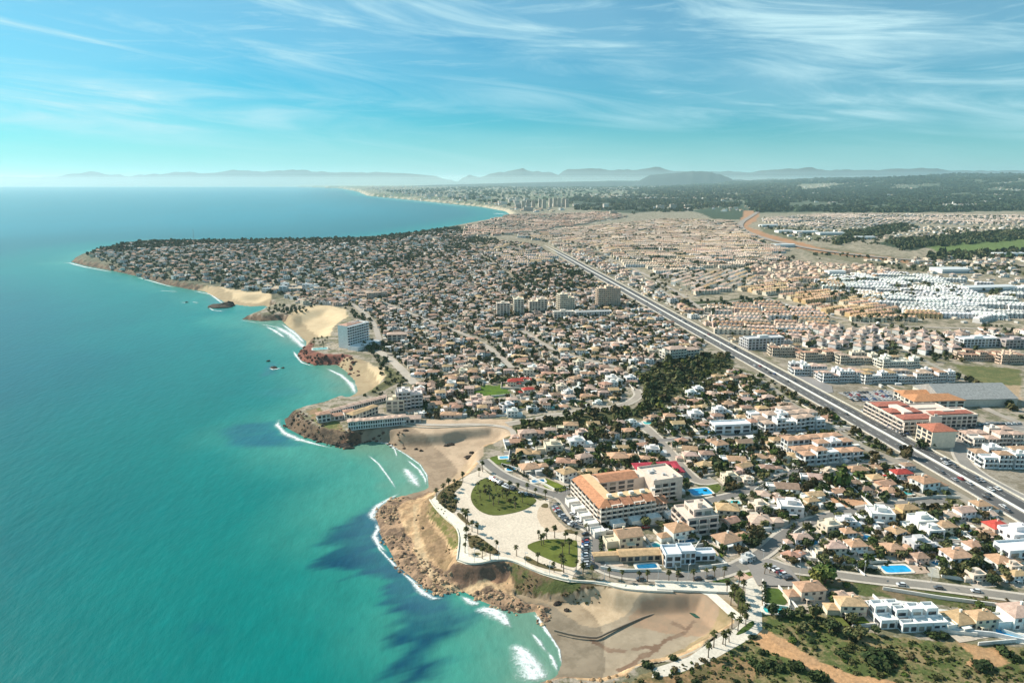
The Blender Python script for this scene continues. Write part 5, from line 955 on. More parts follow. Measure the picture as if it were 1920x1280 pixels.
TER = [terrace_arr(k) for k in range(4)]; TMESH = [(a.mesh('terrace_wall'), b.mesh('terrace_roof')) for a, b in TER]; TARR = [(a.arr(), b.arr()) for a, b in TER]
ROWZ = [  # outline, spacing along and across, turn, walls, roofs
 ([(1395, 545), (1540, 520), (1600, 545), (1760, 600), (1640, 612), (1560, 592), (1480, 560)], 38, 17, -.42, ('ochre', 'cream', 'cream'), ('orange', 'ochre-tiled', 'terracotta'), 'ochre'),
 ([(1520, 540), (1560, 520), (1700, 515), (1925, 545), (1925, 608), (1800, 605), (1640, 570)], 38, 19, -.38, ('white', 'pale grey', 'white'), (), 'white'),
 ([(1300, 575), (1440, 562), (1560, 600), (1540, 640), (1440, 640), (1380, 640), (1300, 590)], 38, 21, -.3, ('white', 'pink', 'cream'), ('terracotta', 'dusty pink', 'orange'), 'pinkish'),
 ([(1210, 520), (1400, 505), (1420, 540), (1280, 560), (1220, 545)], 38, 17, .1, ('cream', 'white'), ('peach', 'dusty pink', 'ochre-tiled'), 'peach'),
 ([(960, 445), (1060, 430), (1250, 412), (1370, 415), (1400, 440), (1470, 470), (1460, 490), (1400, 500), (1230, 515), (1140, 490), (1060, 466)], 38, 18, -.12, ('cream', 'white', 'cream'), ('peach', 'ochre-tiled', 'dusty pink', 'brown', 'peach', 'terracotta'), 'tan'),
 ([(1430, 410), (1560, 402), (1925, 405), (1925, 425), (1700, 420), (1560, 430), (1450, 425)], 48, 26, .1, ('white', 'cream', 'pale grey'), ('dusty pink', 'peach'), 'pale'),
 ([(880, 430), (960, 405), (1140, 398), (1180, 408), (1040, 430), (950, 446), (870, 455)], 50, 32, .3, ('pink', 'cream'), ('dusty pink', 'terracotta'), 'pink'),
 ([(1500, 612), (1640, 622), (1800, 628), (1800, 668), (1640, 660), (1500, 655)], 19, 18, .2, ('white', 'pale grey', 'white'), ('dusty pink',), 'pyramid'),
 ([(900, 470), (1000, 465), (1050, 495), (960, 510)], 40, 24, .2, ('cream', 'white'), ('dusty pink', 'ochre-tiled'), 'cream'),
]
rows = []
for zi, (poly, sx, sy, tr, wl, rf, nm) in enumerate(ROWZ):
    x, y = cells(poly, sx, sy, GROT+tr, .06 if nm != 'pyramid' else .2, .93, 30+zi); x_, y_ = cells(poly, sx, sy, GROT+tr+.75, .06, .9, 60+zi)
    blk = vnoise(x/210, y/210, 17+zi) > .42; b2 = (vnoise(x_/210, y_/210, 17+zi) <= .40) & (nm != 'pyramid'); tr_ = np.concatenate([np.full(blk.sum() if nm != 'pyramid' else x.size, tr), np.full(b2.sum(), tr+.75)])
    if nm == 'pyramid': blk[:] = True
    x, y = np.concatenate([x[blk], x_[b2]]), np.concatenate([y[blk], y_[b2]])
    m_ = roadmask(x, y, 8) & builtmask(x, y, 10) & (fbm(x/60, y/60, 2, 8) > .25); x, y, tr_ = x[m_], y[m_], tr_[m_]
    if nm == 'pyramid':
        rows += [(math.hypot(a, b), a, b, GROT+tr+random.uniform(-.3, .3), zi) for a, b in zip(x, y)]
    else: rows += [(math.hypot(a, b), a, b, GROT+c+random.choice((0, 0, 0, .12)), zi) for a, b, c in zip(x, y, tr_)]
rows.sort()
def pyramid_villa():
    a, b = MB(), MB(); a.box(-5, 5, -4.5, 4.5, 0, 5.6); a.quad([(-3.5, -4.53, .6), (3, -4.53, .6), (3, -4.53, 2.4), (-3.5, -4.53, 2.4)], (.08, .09, .12)); a.quad([(-2.5, -4.53, 3.4), (2.5, -4.53, 3.4), (2.5, -4.53, 5), (-2.5, -4.53, 5)], (.08, .09, .12)); b.hip(-5, 5, -4.5, 4.5, 5.6, 3.4, o=.5); a.box(2, 2.9, 1, 1.9, 6, 9.3); return a, b
PY = pyramid_villa(); PYM = (PY[0].mesh('house_wall'), PY[1].mesh('house_roof')); PYA = [(PY[0].arr(), PY[1].arr())]
cnt = {'t': 0, 'p': 0}; left = {}
for d, x, y, ro, zi in rows:
    poly, sx, sy, tr, wl, rf, nm = ROWZ[zi]; py = nm == 'pyramid'; key = 'p' if py else 't'
    if cnt[key] < (150 if py else 290):
        cnt[key] += 1; w = random.choice(wl); r_ = random.choice(rf) if rf else None; k = random.randrange(4); a, b = PYM if py else TMESH[k]
        root = empty('pyramid_house' if py else 'terraced_row', (x, y, h1(x, y)), ro); wc = jit3(WALLS[w], .08); obj('wall', a, 'wall', root, wc); obj('roof', b, 'roof' if r_ else 'wall', root, jit3(ROOFS[r_], .2) if r_ else wc)
        later(root, f"{w} {'detached house with steep pyramid roof' if py else 'terrace of joined houses'}" + ('' if py else f" under {r_} roofs" if r_ else ' under white roofs'), 'house' if py else 'terrace', 'pyramid-roofed houses' if py else 'terraces beyond the dual carriageway', x, y)
        BUILT.append((x, y, 5)) if py else None
    else: left.setdefault(zi, []).append((x, y, ro))
for zi, q in left.items():
    q = np.array(q); wl, rf, nm = ROWZ[zi][4:]; 
    masshouses(q[:, 0], q[:, 1], q[:, 2], rf or ('dusty pink',), wl, (.9, 1.1), 60+zi, PYA if nm == 'pyramid' else TARR)
for i, (pz, sp, wl, rf) in enumerate([([(590, 572), (520, 555), (560, 545), (640, 555), (720, 520), (740, 540), (690, 600), (650, 575)], 16, MW, MR), ([(1035, 455), (1090, 468), (1210, 518), (1225, 545), (1285, 565), (1300, 592), (1390, 640), (1432, 640), (1440, 686), (1290, 602), (1150, 526), (1065, 476)], 17, MW, MR), ([(1430, 428), (1560, 434), (1640, 424), (1925, 428), (1925, 436), (1660, 450), (1500, 450)], 45, ('white', 'cream'), ('peach', 'dusty pink')), ([(1600, 486), (1760, 484), (1925, 478), (1925, 500), (1700, 500)], 30, ('white', 'cream'), ('peach', 'brown')), ([(1500, 492), (1640, 500), (1700, 515), (1580, 530), (1480, 545), (1400, 540), (1410, 495), (1460, 480)], 19, ('cream', 'pink'), ('peach', 'dusty pink', 'orange')), ([(1440, 640), (1500, 620), (1500, 655), (1450, 662)], 17, MW, MR), ([(1800, 618), (1925, 622), (1925, 645), (1800, 640)], 20, MW, MR), ([(1720, 384), (1770, 378), (1850, 380), (1830, 388), (1740, 392)], 60, ('white',), ('peach',)), ([(1480, 362), (1560, 358), (1580, 362), (1500, 366)], 80, ('white', 'cream'), ('peach',)), ([(1640, 362), (1720, 358), (1740, 362), (1660, 366)], 80, ('white', 'cream'), ('dusty pink',)), ([(1860, 370), (1925, 366), (1925, 376), (1870, 378)], 70, ('white',), ('peach',)), ([(1700, 504), (1925, 504), (1925, 540), (1760, 520)], 34, ('white', 'pale grey'), ('peach', 'dusty pink')), ([(1460, 700), (1500, 690), (1560, 690), (1540, 700)], 15, MW, MR)]):
    x, y = cells(pz, sp, sp*.9, GROT, .35, .85, 100+i); m_ = builtmask(x, y, 6) & roadmask(x, y, 5); masshouses(x[m_], y[m_], GROT+rng.choice([0, .2, 1.5], m_.sum()), rf, wl, (.65, 1.0), 110+i)
# scattered far settlements: low pale houses and greenhouses on the plain
x, y = cells([(660, 372), (700, 350), (1200, 345.5), (1925, 345.5), (1925, 398), (1560, 396), (1400, 398), (1180, 392), (1000, 400), (900, 388), (780, 375)], 95, 110, .3, .5, .55, 70)
den = fbm(x/700, y/1500, 3, 91); u_, v_ = P(x, y); forest = (u_ > 1380) & (v_ > 352); m_ = (den > np.where(forest, .62, .47)) & keep(x, y) & (height(x, y) > 3) ; masshouses(x[m_], y[m_], rng.uniform(0, 3, m_.sum()), ('dusty pink', 'terracotta', 'ochre-tiled'), ('white', 'cream', 'cream'), (1.0, 2.1), 71)
gx_, gy_ = cells([(900, 352), (1000, 346), (1500, 345), (1920, 345), (1925, 352), (1500, 354), (1200, 358)], 430, 520, .2, .5, .6, 75); m_ = height(gx_, gy_) > 3; gb = MB(); gb.box(-1, 1, -1, 1, 0, 1)
MASSH.add(gb.arr(), gx_[m_], gy_[m_], height(gx_[m_], gy_[m_]), rng.uniform(-.3, .3, m_.sum()), rng.uniform(40, 230, m_.sum()), rng.uniform(30, 80, m_.sum()), np.full(m_.sum(), 7.), np.tile((.72, .72, .70), (m_.sum(), 1)))
# blocks along the far bay shore
cx_ = Gs([(690, 364), (760, 371), (825, 377), (905, 385), (955, 393)], 0); q = np.sort(rng.uniform(0, 4, 90)); i = q.astype(int).clip(0, 3); f = (q-i)[:, None]; p = cx_[i]*(1-f)+cx_[np.minimum(i+1, 4)]*f+np.stack([rng.uniform(30, 700, 90), rng.uniform(-100, 300, 90)], -1)
m_ = height(p[:, 0], p[:, 1]) > 3; p = p[m_]; MASSH.add(gb.arr(), p[:, 0], p[:, 1], height(p[:, 0], p[:, 1]), rng.uniform(0, 1, len(p)), rng.uniform(10, 28, len(p)), rng.uniform(7, 10, len(p)), rng.uniform(12, 30, len(p)), np.tile((.66, .57, .5), (len(p), 1))*rng.uniform(.8, 1.1, (len(p), 1)))
# low yard walls, terraces and outbuildings between the houses
YW = Mass()
def yards(pz, sp, prob, rot, seed, cols=((.78, .74, .68), (.70, .62, .52), (.62, .50, .42), (.55, .53, .5), (.82, .81, .79))):
    x, y = cells(pz, sp, sp, rot, .5, prob, seed); m = roadmask(x, y, 2.5) & keep(x, y); x, y = x[m], y[m]; r = np.random.default_rng(seed); n = len(x); kind = r.integers(0, 3, n); z = height(x, y)
    sx = np.where(kind == 0, r.uniform(3, 8, n), r.uniform(1, 3.2, n)); sy = np.where(kind == 0, .14, r.uniform(.8, 2.6, n)); sz = np.where(kind == 0, r.uniform(1, 1.7, n), np.where(kind == 1, .2, r.uniform(1.6, 2.8, n)))
    YW.add(gb_, x, y, z, rot+r.choice([0, math.pi/2], n)+r.normal(0, .08, n), sx, sy, sz, np.array(cols)[r.integers(0, len(cols), n)]*r.uniform(.8, 1.05, (n, 1)))
gb_ = MB().box(-1, 1, -1, 1, 0, 1).arr()
yards(NEAR, 7.5, .62, GROT, 1); yards(MID, 9, .75, GROT+R(4), 2)
for i, z_ in enumerate(ROWZ): yards(z_[0], 15, .6, GROT+z_[2], 3+i)
yards([(1035, 455), (1090, 468), (1210, 518), (1285, 565), (1390, 640), (1440, 686), (1290, 602), (1150, 526), (1065, 476)], 10, .7, GROT, 20)
yards([(1445, 700), (1560, 720), (1660, 760), (1800, 850), (1925, 920), (1925, 800), (1800, 780), (1700, 720), (1480, 690)], 13, .3, GROT, 21)
stuff(YW.build('yard_walls', 'wall'), 'countless low pale walls, terraces and sheds between the houses', 'walls')
stuff(MASSH.build('distant_houses', 'wall'), 'far-off mass of small houses spreading over the plain and cape', 'houses')

# ------------------------------------------------------------------ trees
def crown_mb(seed, n, leaf, lobes=5, flat=.75, rad=1.0):
    """leaf-sized faces spread through a few lobes; unit crown radius 1, base at z 0"""
    r = random.Random(seed); mb = MB(); L_ = [(r.uniform(-.5, .5), r.uniform(-.5, .5), r.uniform(.55, 1.05)*flat, r.uniform(.38, .62)) for _ in range(lobes)]+[(0, 0, .7*flat, .62)]
    for i in range(n):
        cx, cy, cz, cr = L_[i % len(L_)]; d = Vector((r.gauss(0, 1), r.gauss(0, 1), r.gauss(0, 1))).normalized(); k = cr*r.uniform(.55, 1.08); p = Vector((cx, cy, cz))+Vector((d.x*k, d.y*k, d.z*k*flat))
        nrm = (d+Vector((r.gauss(0, .45), r.gauss(0, .45), r.gauss(0, .45)+.25))).normalized(); t = nrm.orthogonal().normalized(); b = nrm.cross(t); a = r.uniform(0, 6.28); t, b = t*math.cos(a)+b*math.sin(a), b*math.cos(a)-t*math.sin(a); s = leaf*r.uniform(.6, 1.25)
        v = r.uniform(.55, 1.4); q = r.uniform(.9, 1.15); mb.quad([p-t*s-b*s*.6, p+t*s*.9-b*s*.7, p+t*s+b*s*.6, p-t*s*.8+b*s*.75], (v*q, v, v*.9))
    return mb
CROWN = [crown_mb(k, 300, .17, 5+k % 3, (.62, .8, .95, .7)[k % 4]) for k in range(8)]; CMESH = [c.mesh('crown') for c in CROWN]
CLOW = [crown_mb(k+50, 46, .36, 4, (.62, .8, .95)[k % 3]).arr() for k in range(6)]
CFAR = [crown_mb(k+80, 14, .62, 3, .5).arr() for k in range(4)]
def tube(mb, pts, rads, n=6, c=(1, 1, 1)):
    o = len(mb.v)
    for (x, y, z), r in zip(pts, rads):
        for k in range(n): a = k*2*math.pi/n; mb.v.append((x+r*math.cos(a), y+r*math.sin(a), z))
    for i in range(len(pts)-1):
        for k in range(n): mb.f.append((o+i*n+k, o+i*n+(k+1) % n, o+(i+1)*n+(k+1) % n, o+(i+1)*n+k)); mb.c.append(c)
    return mb
TR = []
for k in range(3):
    r = random.Random(k); mb = MB(); tube(mb, [(0, 0, -.3), (.12, .05, .5), (.05, .12, 1.0)], (.16, .11, .07))
    for j in range(4): a = j*1.6+k; tube(mb, [(.08, .08, .6), (.35*math.cos(a), .35*math.sin(a), 1.05)], (.06, .03), 5)
    TR.append(mb.mesh('trunk'))
GREEN = {'dark green pine': (.056, .075, .033), 'olive green tree': (.105, .11, .048), 'leafy mid-green tree': (.068, .10, .028), 'yellowish green tree': (.105, .115, .03), 'brownish green tree': (.085, .07, .034)}
def tree(x, y, kind, rad, z=None, k=None, place=None, group='trees in the gardens and ravine'):
    z = h1(x, y) if z is None else z; k = random.randrange(8) if k is None else k; th_ = rad*random.uniform(.35, .7)
    root = empty('pine_tree' if 'pine' in kind else 'tree', (x, y, z), random.uniform(0, 6.28))
    t = obj('trunk', TR[k % 3], 'bark', root, (.12, .085, .06)); t.scale = (rad*.8, rad*.8, th_*1.5)
    c = obj('crown', CMESH[k], 'leaf', root, jit3(GREEN[kind], .18), (0, 0, th_*.75)); c.scale = (rad, rad*random.uniform(.85, 1.1), rad*random.uniform(.85, 1.25))
    later(root, ('tall ' if rad > 4.2 else 'small ' if rad < 2.3 else '') + kind, 'tree', group, x, y, place)
tc_ = []   # x, y, radius, kind
KN = list(GREEN)
def cand(poly, sp, prob, rmin, rmax, kinds, seed, bm=1.0, rm=1.5, kp=False):
    x, y = cells(poly, sp, sp, .4, .48, prob, seed); m = roadmask(x, y, rm)
    if bm is not None: m &= builtmask(x, y, bm-2.0)
    if kp: m &= keep(x, y)
    r = np.random.default_rng(seed)
    for a, b in zip(x[m], y[m]): tc_.append((a, b, r.uniform(rmin, rmax), kinds[r.integers(0, len(kinds))]))
cand(NEAR, 5.0, .85, 1.4, 3.3, ['dark green pine', 'olive green tree', 'leafy mid-green tree', 'brownish green tree'], 1, bm=-1, kp=True)
RAV = [(945, 803), (1000, 784), (1100, 774), (1190, 768), (1215, 747), (1200, 707), (1240, 682), (1300, 664), (1368, 664), (1370, 690), (1320, 712), (1270, 742), (1230, 773), (1190, 785), (1120, 797), (1000, 812)]
cand(RAV, 8.0, .85, 2.4, 4.6, ['dark green pine', 'olive green tree', 'yellowish green tree', 'brownish green tree', 'olive green tree'], 2, None)
cand([(1085, 800), (1160, 798), (1160, 825), (1095, 832)], 6, .9, 2.5, 4.2, ['brownish green tree', 'olive green tree'], 3, None)
cand([(1500, 755), (1560, 780), (1700, 850), (1690, 862), (1600, 815), (1480, 750)], 9, .75, 2, 4, ['dark green pine', 'brownish green tree', 'olive green tree'], 4, 0, 2)
cand([(1330, 1000), (1400, 985), (1435, 1000), (1420, 1030), (1380, 1040)], 7, .7, 2, 4, ['brownish green tree', 'olive green tree', 'dark green pine'], 5, 1)
cand([(1500, 1080), (1620, 1092), (1925, 1130), (1925, 1168), (1800, 1140), (1640, 1118), (1530, 1112)], 9, .6, 1.5, 3.6, ['olive green tree', 'leafy mid-green tree', 'dark green pine', 'yellowish green tree'], 6, .5)
cand([(1430, 1142), (1600, 1165), (1650, 1182), (1640, 1205), (1540, 1195), (1440, 1168)], 6, .85, 1.8, 3.8, ['dark green pine', 'olive green tree'], 7, .5)
cand([(1535, 1105), (1560, 1100), (1570, 1150), (1540, 1150)], 7, .9, 2, 3.6, ['leafy mid-green tree', 'olive green tree'], 8, .5)
cand([(892, 905), (920, 900), (1000, 940), (960, 958), (900, 950)], 7.5, .6, .9, 1.7, ['olive green tree', 'brownish green tree'], 9, None, 0)
cand([(722, 690), (770, 712), (760, 730), (700, 738), (720, 720)], 9, .5, 1, 2, ['olive green tree'], 10, None, 0); cand([(640, 770), (700, 768), (730, 790), (690, 792)], 11, .5, 1, 2, ['olive green tree', 'dark green pine'], 11, 0, 0)
for u, v, r_, kd in [(1570, 912, 6.5, 'leafy mid-green tree'), (1556, 906, 5.5, 'leafy mid-green tree'), (1415, 1012, 5.5, 'brownish green tree'), (1546, 1092, 6, 'leafy mid-green tree'), (1528, 1098, 4.5, 'yellowish green tree'), (1370, 740, 5, 'yellowish green tree'), (1352, 735, 4.5, 'leafy mid-green tree'), (1745, 838, 4, 'dark green pine'), (1725, 840, 4, 'dark green pine'), (1450, 855, 4.5, 'leafy mid-green tree'), (1345, 880, 5, 'dark green pine'), (1357, 882, 4.5, 'leafy mid-green tree'), (1700, 858, 5, 'brownish green tree'), (1735, 1040, 4.5, 'dark green pine'), (1830, 1065, 4.5, 'olive green tree'), (1240, 990, 3, 'olive green tree'), (1210, 988, 3.5, 'olive green tree'), (690, 655, 5, 'dark green pine'), (698, 650, 5, 'dark green pine'), (705, 655, 4.5, 'dark green pine'), (695, 642, 5, 'dark green pine')]:
    tc_.append((*G(u, v), r_, kd))
cand(MID, 7.2, .8, 1.5, 3.5, ['dark green pine', 'dark green pine', 'olive green tree', 'brownish green tree'], 12, -2.5, 1, True)
cand([(1000, 500), (1100, 505), (1120, 540), (1000, 560), (940, 540)], 11, .8, 3, 5, ['dark green pine'], 13, None, 0)
tc_.sort(key=lambda t: math.hypot(t[0], t[1]))
for x, y, r_, kd in tc_[:300]: tree(x, y, kd, r_)
MT = Mass()
def masstrees(x, y, rad, col, arrs, seed, zs=None, lift=.12):
    r = np.random.default_rng(seed); k = r.integers(0, len(arrs), len(x)); z = height(x, y) if zs is None else zs
    for j in range(len(arrs)):
        q = k == j; n = int(q.sum())
        if n: MT.add(arrs[j], x[q], y[q], z[q]+rad[q]*lift, r.uniform(0, 6.28, n), rad[q], rad[q]*r.uniform(.8, 1.1, n), rad[q]*r.uniform(.85, 1.35, n), col[q]*r.uniform(.75, 1.3, (n, 1)))
rest = tc_[300:]
if rest:
    a = np.array([(t[0], t[1], t[2]) for t in rest]); masstrees(a[:, 0], a[:, 1], a[:, 2], np.array([GREEN[t[3]] for t in rest]), CLOW, 1)
def mt(poly, sp, prob, rmin, rmax, cols, seed, arrs, rm=None, patch=None, lift=.12):
    x, y = cells(poly, sp, sp, .2, .5, prob, seed); m = height(x, y) > 4
    if rm is not None: m &= roadmask(x, y, rm)
    if patch: m &= fbm(x/patch, y/patch, 3, seed) > .47
    x, y = x[m], y[m]; r = np.random.default_rng(seed); masstrees(x, y, r.uniform(rmin, rmax, len(x)), np.array(cols)[r.integers(0, len(cols), len(x))], arrs, seed, None, lift)
DK = [(.055, .075, .036), (.075, .092, .045), (.105, .11, .058)]
mt(CAPE, 10, .68, 1.9, 4.4, DK, 21, CLOW); mt([(150, 484), (260, 461), (700, 453), (860, 432), (870, 440), (700, 462), (400, 468), (200, 480)], 11, .9, 3.5, 6.5, DK[:2], 22, CLOW)
mt([(560, 590), (510, 590), (500, 580), (530, 572), (590, 572), (585, 582)], 8, .7, 1.5, 3, DK, 26, CLOW, 0); mt([(668, 640), (720, 645), (735, 670), (715, 690), (690, 665)], 7, .7, 1.8, 3.5, DK, 27, CLOW, 0); mt([(640, 575), (700, 590), (716, 640), (700, 620), (660, 592)], 7, .6, 1.5, 3, DK, 28, CLOW, 0); mt([(700, 690), (760, 700), (775, 720), (745, 735), (700, 745), (640, 770), (690, 738), (722, 715)], 7, .45, 1, 2.4, DK+[(.09, .08, .04)], 29, CLOW, 0)
mt([(840, 445), (930, 455), (940, 470), (880, 485), (830, 470)], 13, .8, 3, 5, DK, 23, CLOW); mt([(700, 495), (840, 470), (860, 480), (760, 510), (700, 520)], 13, .8, 3, 5, DK, 24, CLOW)
for i, pz in enumerate([[(1340, 498), (1425, 483), (1492, 482), (1480, 492), (1400, 502)], [(1270, 568), (1400, 561), (1470, 554), (1450, 566), (1280, 576)], [(1500, 660), (1640, 664), (1800, 672), (1790, 680), (1640, 672), (1500, 668)], [(1700, 660), (1800, 645), (1820, 680), (1740, 686)], [(1780, 700), (1880, 770), (1925, 790), (1925, 775), (1850, 730)], [(1440, 690), (1500, 715), (1680, 800), (1660, 800), (1480, 722)], [(1780, 860), (1800, 895), (1925, 960), (1925, 945), (1820, 880)]]): mt(pz, 11, .7, 2.2, 4.6, DK+[(.075, .07, .032)], 30+i, CLOW, 2)
for i, pz in enumerate([[(1035, 455), (1090, 468), (1210, 518), (1285, 565), (1390, 640), (1440, 686), (1290, 602), (1150, 526), (1065, 476)], [(1420, 424), (1560, 432), (1925, 425), (1925, 452), (1660, 460), (1500, 452)], [(1480, 480), (1700, 508), (1925, 520), (1925, 500), (1700, 490), (1560, 474)], [(1440, 640), (1500, 612), (1640, 610), (1925, 612), (1925, 650), (1800, 668), (1500, 660)]]): mt(pz, (10, 17, 14, 11)[i], .6, 1.8, (3.4, 6, 5, 3.8)[i], DK, 70+i, CLOW, 1, 60)
for i, z_ in enumerate(ROWZ): mt(z_[0], 12.5 if i not in (5, 6) else 20, .55, 2.0, 4.2, DK, 40+i, CLOW if i < 4 or i == 7 else CFAR, 1, 70, 1.1 if i != 7 else .5)
for i, pz in enumerate([[(1585, 436), (1690, 420), (1720, 428), (1640, 446), (1560, 462)], [(1660, 452), (1925, 432), (1925, 449), (1760, 463), (1690, 470)], [(1740, 476), (1925, 468), (1925, 484), (1740, 490)]]): mt(pz, 20, .9, 6, 10, DK, 50+i, CFAR)
mt([(1410, 398), (1395, 376), (1480, 365), (1600, 359), (1925, 355), (1925, 397), (1700, 399), (1560, 399)], 42, .85, 12, 22, [(.04, .068, .042), (.05, .078, .046), (.065, .088, .048)], 55, CFAR, patch=260)
mt([(1180, 360), (1300, 352), (1500, 350), (1500, 366), (1400, 376), (1250, 372)], 60, .75, 14, 30, DK, 61, CFAR, patch=300)
mt([(1450, 354), (1640, 346), (1925, 345), (1925, 356), (1600, 360)], 90, .7, 25, 45, [(.03, .055, .036), (.04, .065, .04)], 56, CFAR, patch=900)
mt([(1060, 373), (1300, 367), (1400, 373), (1380, 392), (1180, 402), (1080, 394)], 40, .8, 9, 17, DK, 57, CFAR, patch=350); mt([(720, 362), (900, 352), (1400, 350), (1400, 372), (1060, 374), (960, 390), (880, 382)], 110, .5, 12, 24, DK, 58, CFAR, patch=450)
stuff(MT.build('woodland', 'leaf'), 'mass of dark trees between the far houses and over the plain', 'woodland')

# palms
def palm_protos(k):
    r = random.Random(k+200); t = MB(); h = 7.0; bx_, by_ = r.uniform(-.5, .5), r.uniform(-.5, .5); tube(t, [(0, 0, -.2), (bx_*.3, by_*.3, 2.5), (bx_, by_, h)], (.34, .24, .2), 7)
    c = MB()
    for i in range(34):
        a = r.uniform(0, 6.28); e = r.uniform(-.9, 1.2); Lf = r.uniform(1.7, 2.4); dx, dy = math.cos(a), math.sin(a); p0 = Vector((bx_, by_, h)); w = r.uniform(.35, .55); sd = Vector((-dy, dx, 0))
        p1 = p0+Vector((dx*math.cos(e), dy*math.cos(e), math.sin(e)))*Lf*.55; p2 = p0+Vector((dx*math.cos(e)*1.0, dy*math.cos(e), math.sin(e)*.8-.22))*Lf; v = r.uniform(.6, 1.35)
        c.quad([p0-sd*.05, p1-sd*w, p1+sd*w, p0+sd*.05], (v, v, v)); c.quad([p1-sd*w, p2-sd*w*.35, p2+sd*w*.35, p1+sd*w], (v*1.1, v, v*.8))
    for i in range(12):
        a = r.uniform(0, 6.28); dx, dy = math.cos(a), math.sin(a); sd = Vector((-dy, dx, 0)); p0 = Vector((bx_, by_, h-.1)); p1 = p0+Vector((dx*.5, dy*.5, -1.3)); c.quad([p0-sd*.2, p1-sd*.3, p1+sd*.3, p0+sd*.2], (2.0, 1.5, .9))
    return t.mesh('trunk'), c.mesh('crown')
PALM = [palm_protos(k) for k in range(5)]
def palm(u, v, s=1.0, place=None):
    x, y = G(u, v); z = h1(x, y); root = empty('palm_tree', (x, y, z), random.uniform(0, 6.28), s); t, c = random.choice(PALM); obj('trunk', t, 'bark', root, (.20, .145, .10)); obj('crown', c, 'leaf', root, jit3((.062, .072, .026), .2))
    later(root, 'tall palm with shaggy crown' if s > .9 else 'short palm with shaggy crown' if s < .7 else 'palm with shaggy crown', 'palm', 'palms along the seaside promenade', x, y, place)
PL = {'the pale seaside path': [(818, 936), (831, 929), (842, 918), (852, 913), (868, 903), (828, 945), (836, 948), (846, 951), (854, 957), (877, 979), (874, 984), (867, 972), (885, 996), (896, 1001), (874, 1012), (873, 1022), (872, 1036), (904, 1047), (919, 1048), (912, 1035), (930, 1031)],
 'the round plaza lawn': [(898, 893), (905, 884), (908, 924), (916, 924), (930, 921), (925, 948), (955, 924), (971, 926), (988, 926), (1003, 931), (942, 933), (966, 953), (918, 936), (935, 945), (950, 940), (980, 942), (900, 935), (896, 918)],
 'the square plaza lawn': [(1010, 1010), (1019, 1020), (1025, 1010), (1040, 1008), (1059, 1018), (1055, 1036), (1067, 1038), (1015, 1022), (1080, 1013), (969, 1042)],
 'the promenade road': [(1008, 1056), (1039, 1072), (1053, 1063), (1057, 1073), (1080, 1068), (1093, 1079), (1110, 1083), (1143, 1082), (1166, 1089), (1199, 1090), (1214, 1090), (1254, 1091), (1270, 1091), (1301, 1091), (1325, 1085), (1340, 1083), (1357, 1083), (1023, 938), (1075, 985), (1100, 1000)],
 'the palm terrace by the river': [(1385, 1098), (1392, 1112), (1383, 1140), (1390, 1143), (1398, 1160), (1388, 1160), (1370, 1134), (1376, 1125), (1363, 1111), (1398, 1174), (1390, 1167), (1355, 1207), (1367, 1203), (1328, 1232), (1338, 1213), (1360, 1210), (1383, 1182), (1372, 1177), (1443, 1075), (1433, 1077), (1378, 1118)],
 'the tower hotel garden': [(590, 645), (597, 643), (604, 641), (610, 645), (600, 649), (588, 650), (614, 640), (607, 652)]}
for pn, q in PL.items():
    c_ = np.mean([G(*p) for p in q], 0)
    for u, v in q: palm(u, v, random.uniform(.62, 1.0), (pn, c_[0], c_[1]))
# shrubs on the scrubland, and low ground cover
SH = [c.mesh('shrub') for c in [crown_mb(k+300, 150, .2, 5, .6) for k in range(5)]]
SCR = [(1170, 1279), (1215, 1264), (1330, 1234), (1400, 1204), (1432, 1180), (1440, 1150), (1530, 1155), (1640, 1190), (1770, 1208), (1925, 1222), (1925, 1300), (1170, 1300)]
TRK = Gs([(1428, 1176), (1450, 1184), (1481, 1204), (1507, 1222), (1545, 1244), (1584, 1257), (1623, 1268), (1671, 1276), (1760, 1310), (1590, 1310), (1530, 1268), (1500, 1246), (1462, 1230), (1436, 1217), (1410, 1200)]); TRK2 = Gs([(1794, 1199), (1822, 1210), (1868, 1217), (1895, 1246), (1862, 1257), (1815, 1250), (1835, 1232), (1808, 1216)])
x, y = cells(SCR, 4.6, 4.6, .3, .5, .7, 90); m_ = ~inpoly(x, y, TRK) & ~inpoly(x, y, TRK2) & (fbm(x/22, y/22, 3, 6) > .40); x, y = x[m_], y[m_]
sh_ = [(a, b, random.uniform(.7, 2.3)) for a, b in zip(x, y)]; random.shuffle(sh_); sh_ = sh_+[(*G(u, v), r_) for u, v, r_ in [(1425, 1252, 3.2), (1440, 1250, 3.2), (1458, 1254, 3.2), (1485, 1250, 3.4), (1500, 1252, 3.2), (1525, 1268, 3.6), (1545, 1272, 3.4), (1410, 1245, 2.8), (1635, 1240, 5), (1650, 1235, 5), (1668, 1232, 4), (1660, 1250, 4), (1580, 1228, 3.2), (1880, 1225, 3.5), (1835, 1253, 3.6), (1850, 1250, 3.2), (1905, 1238, 3), (1215, 1247, 2.6), (1262, 1233, 2.4), (1750, 1195, 3.5), (1770, 1195, 3)]]
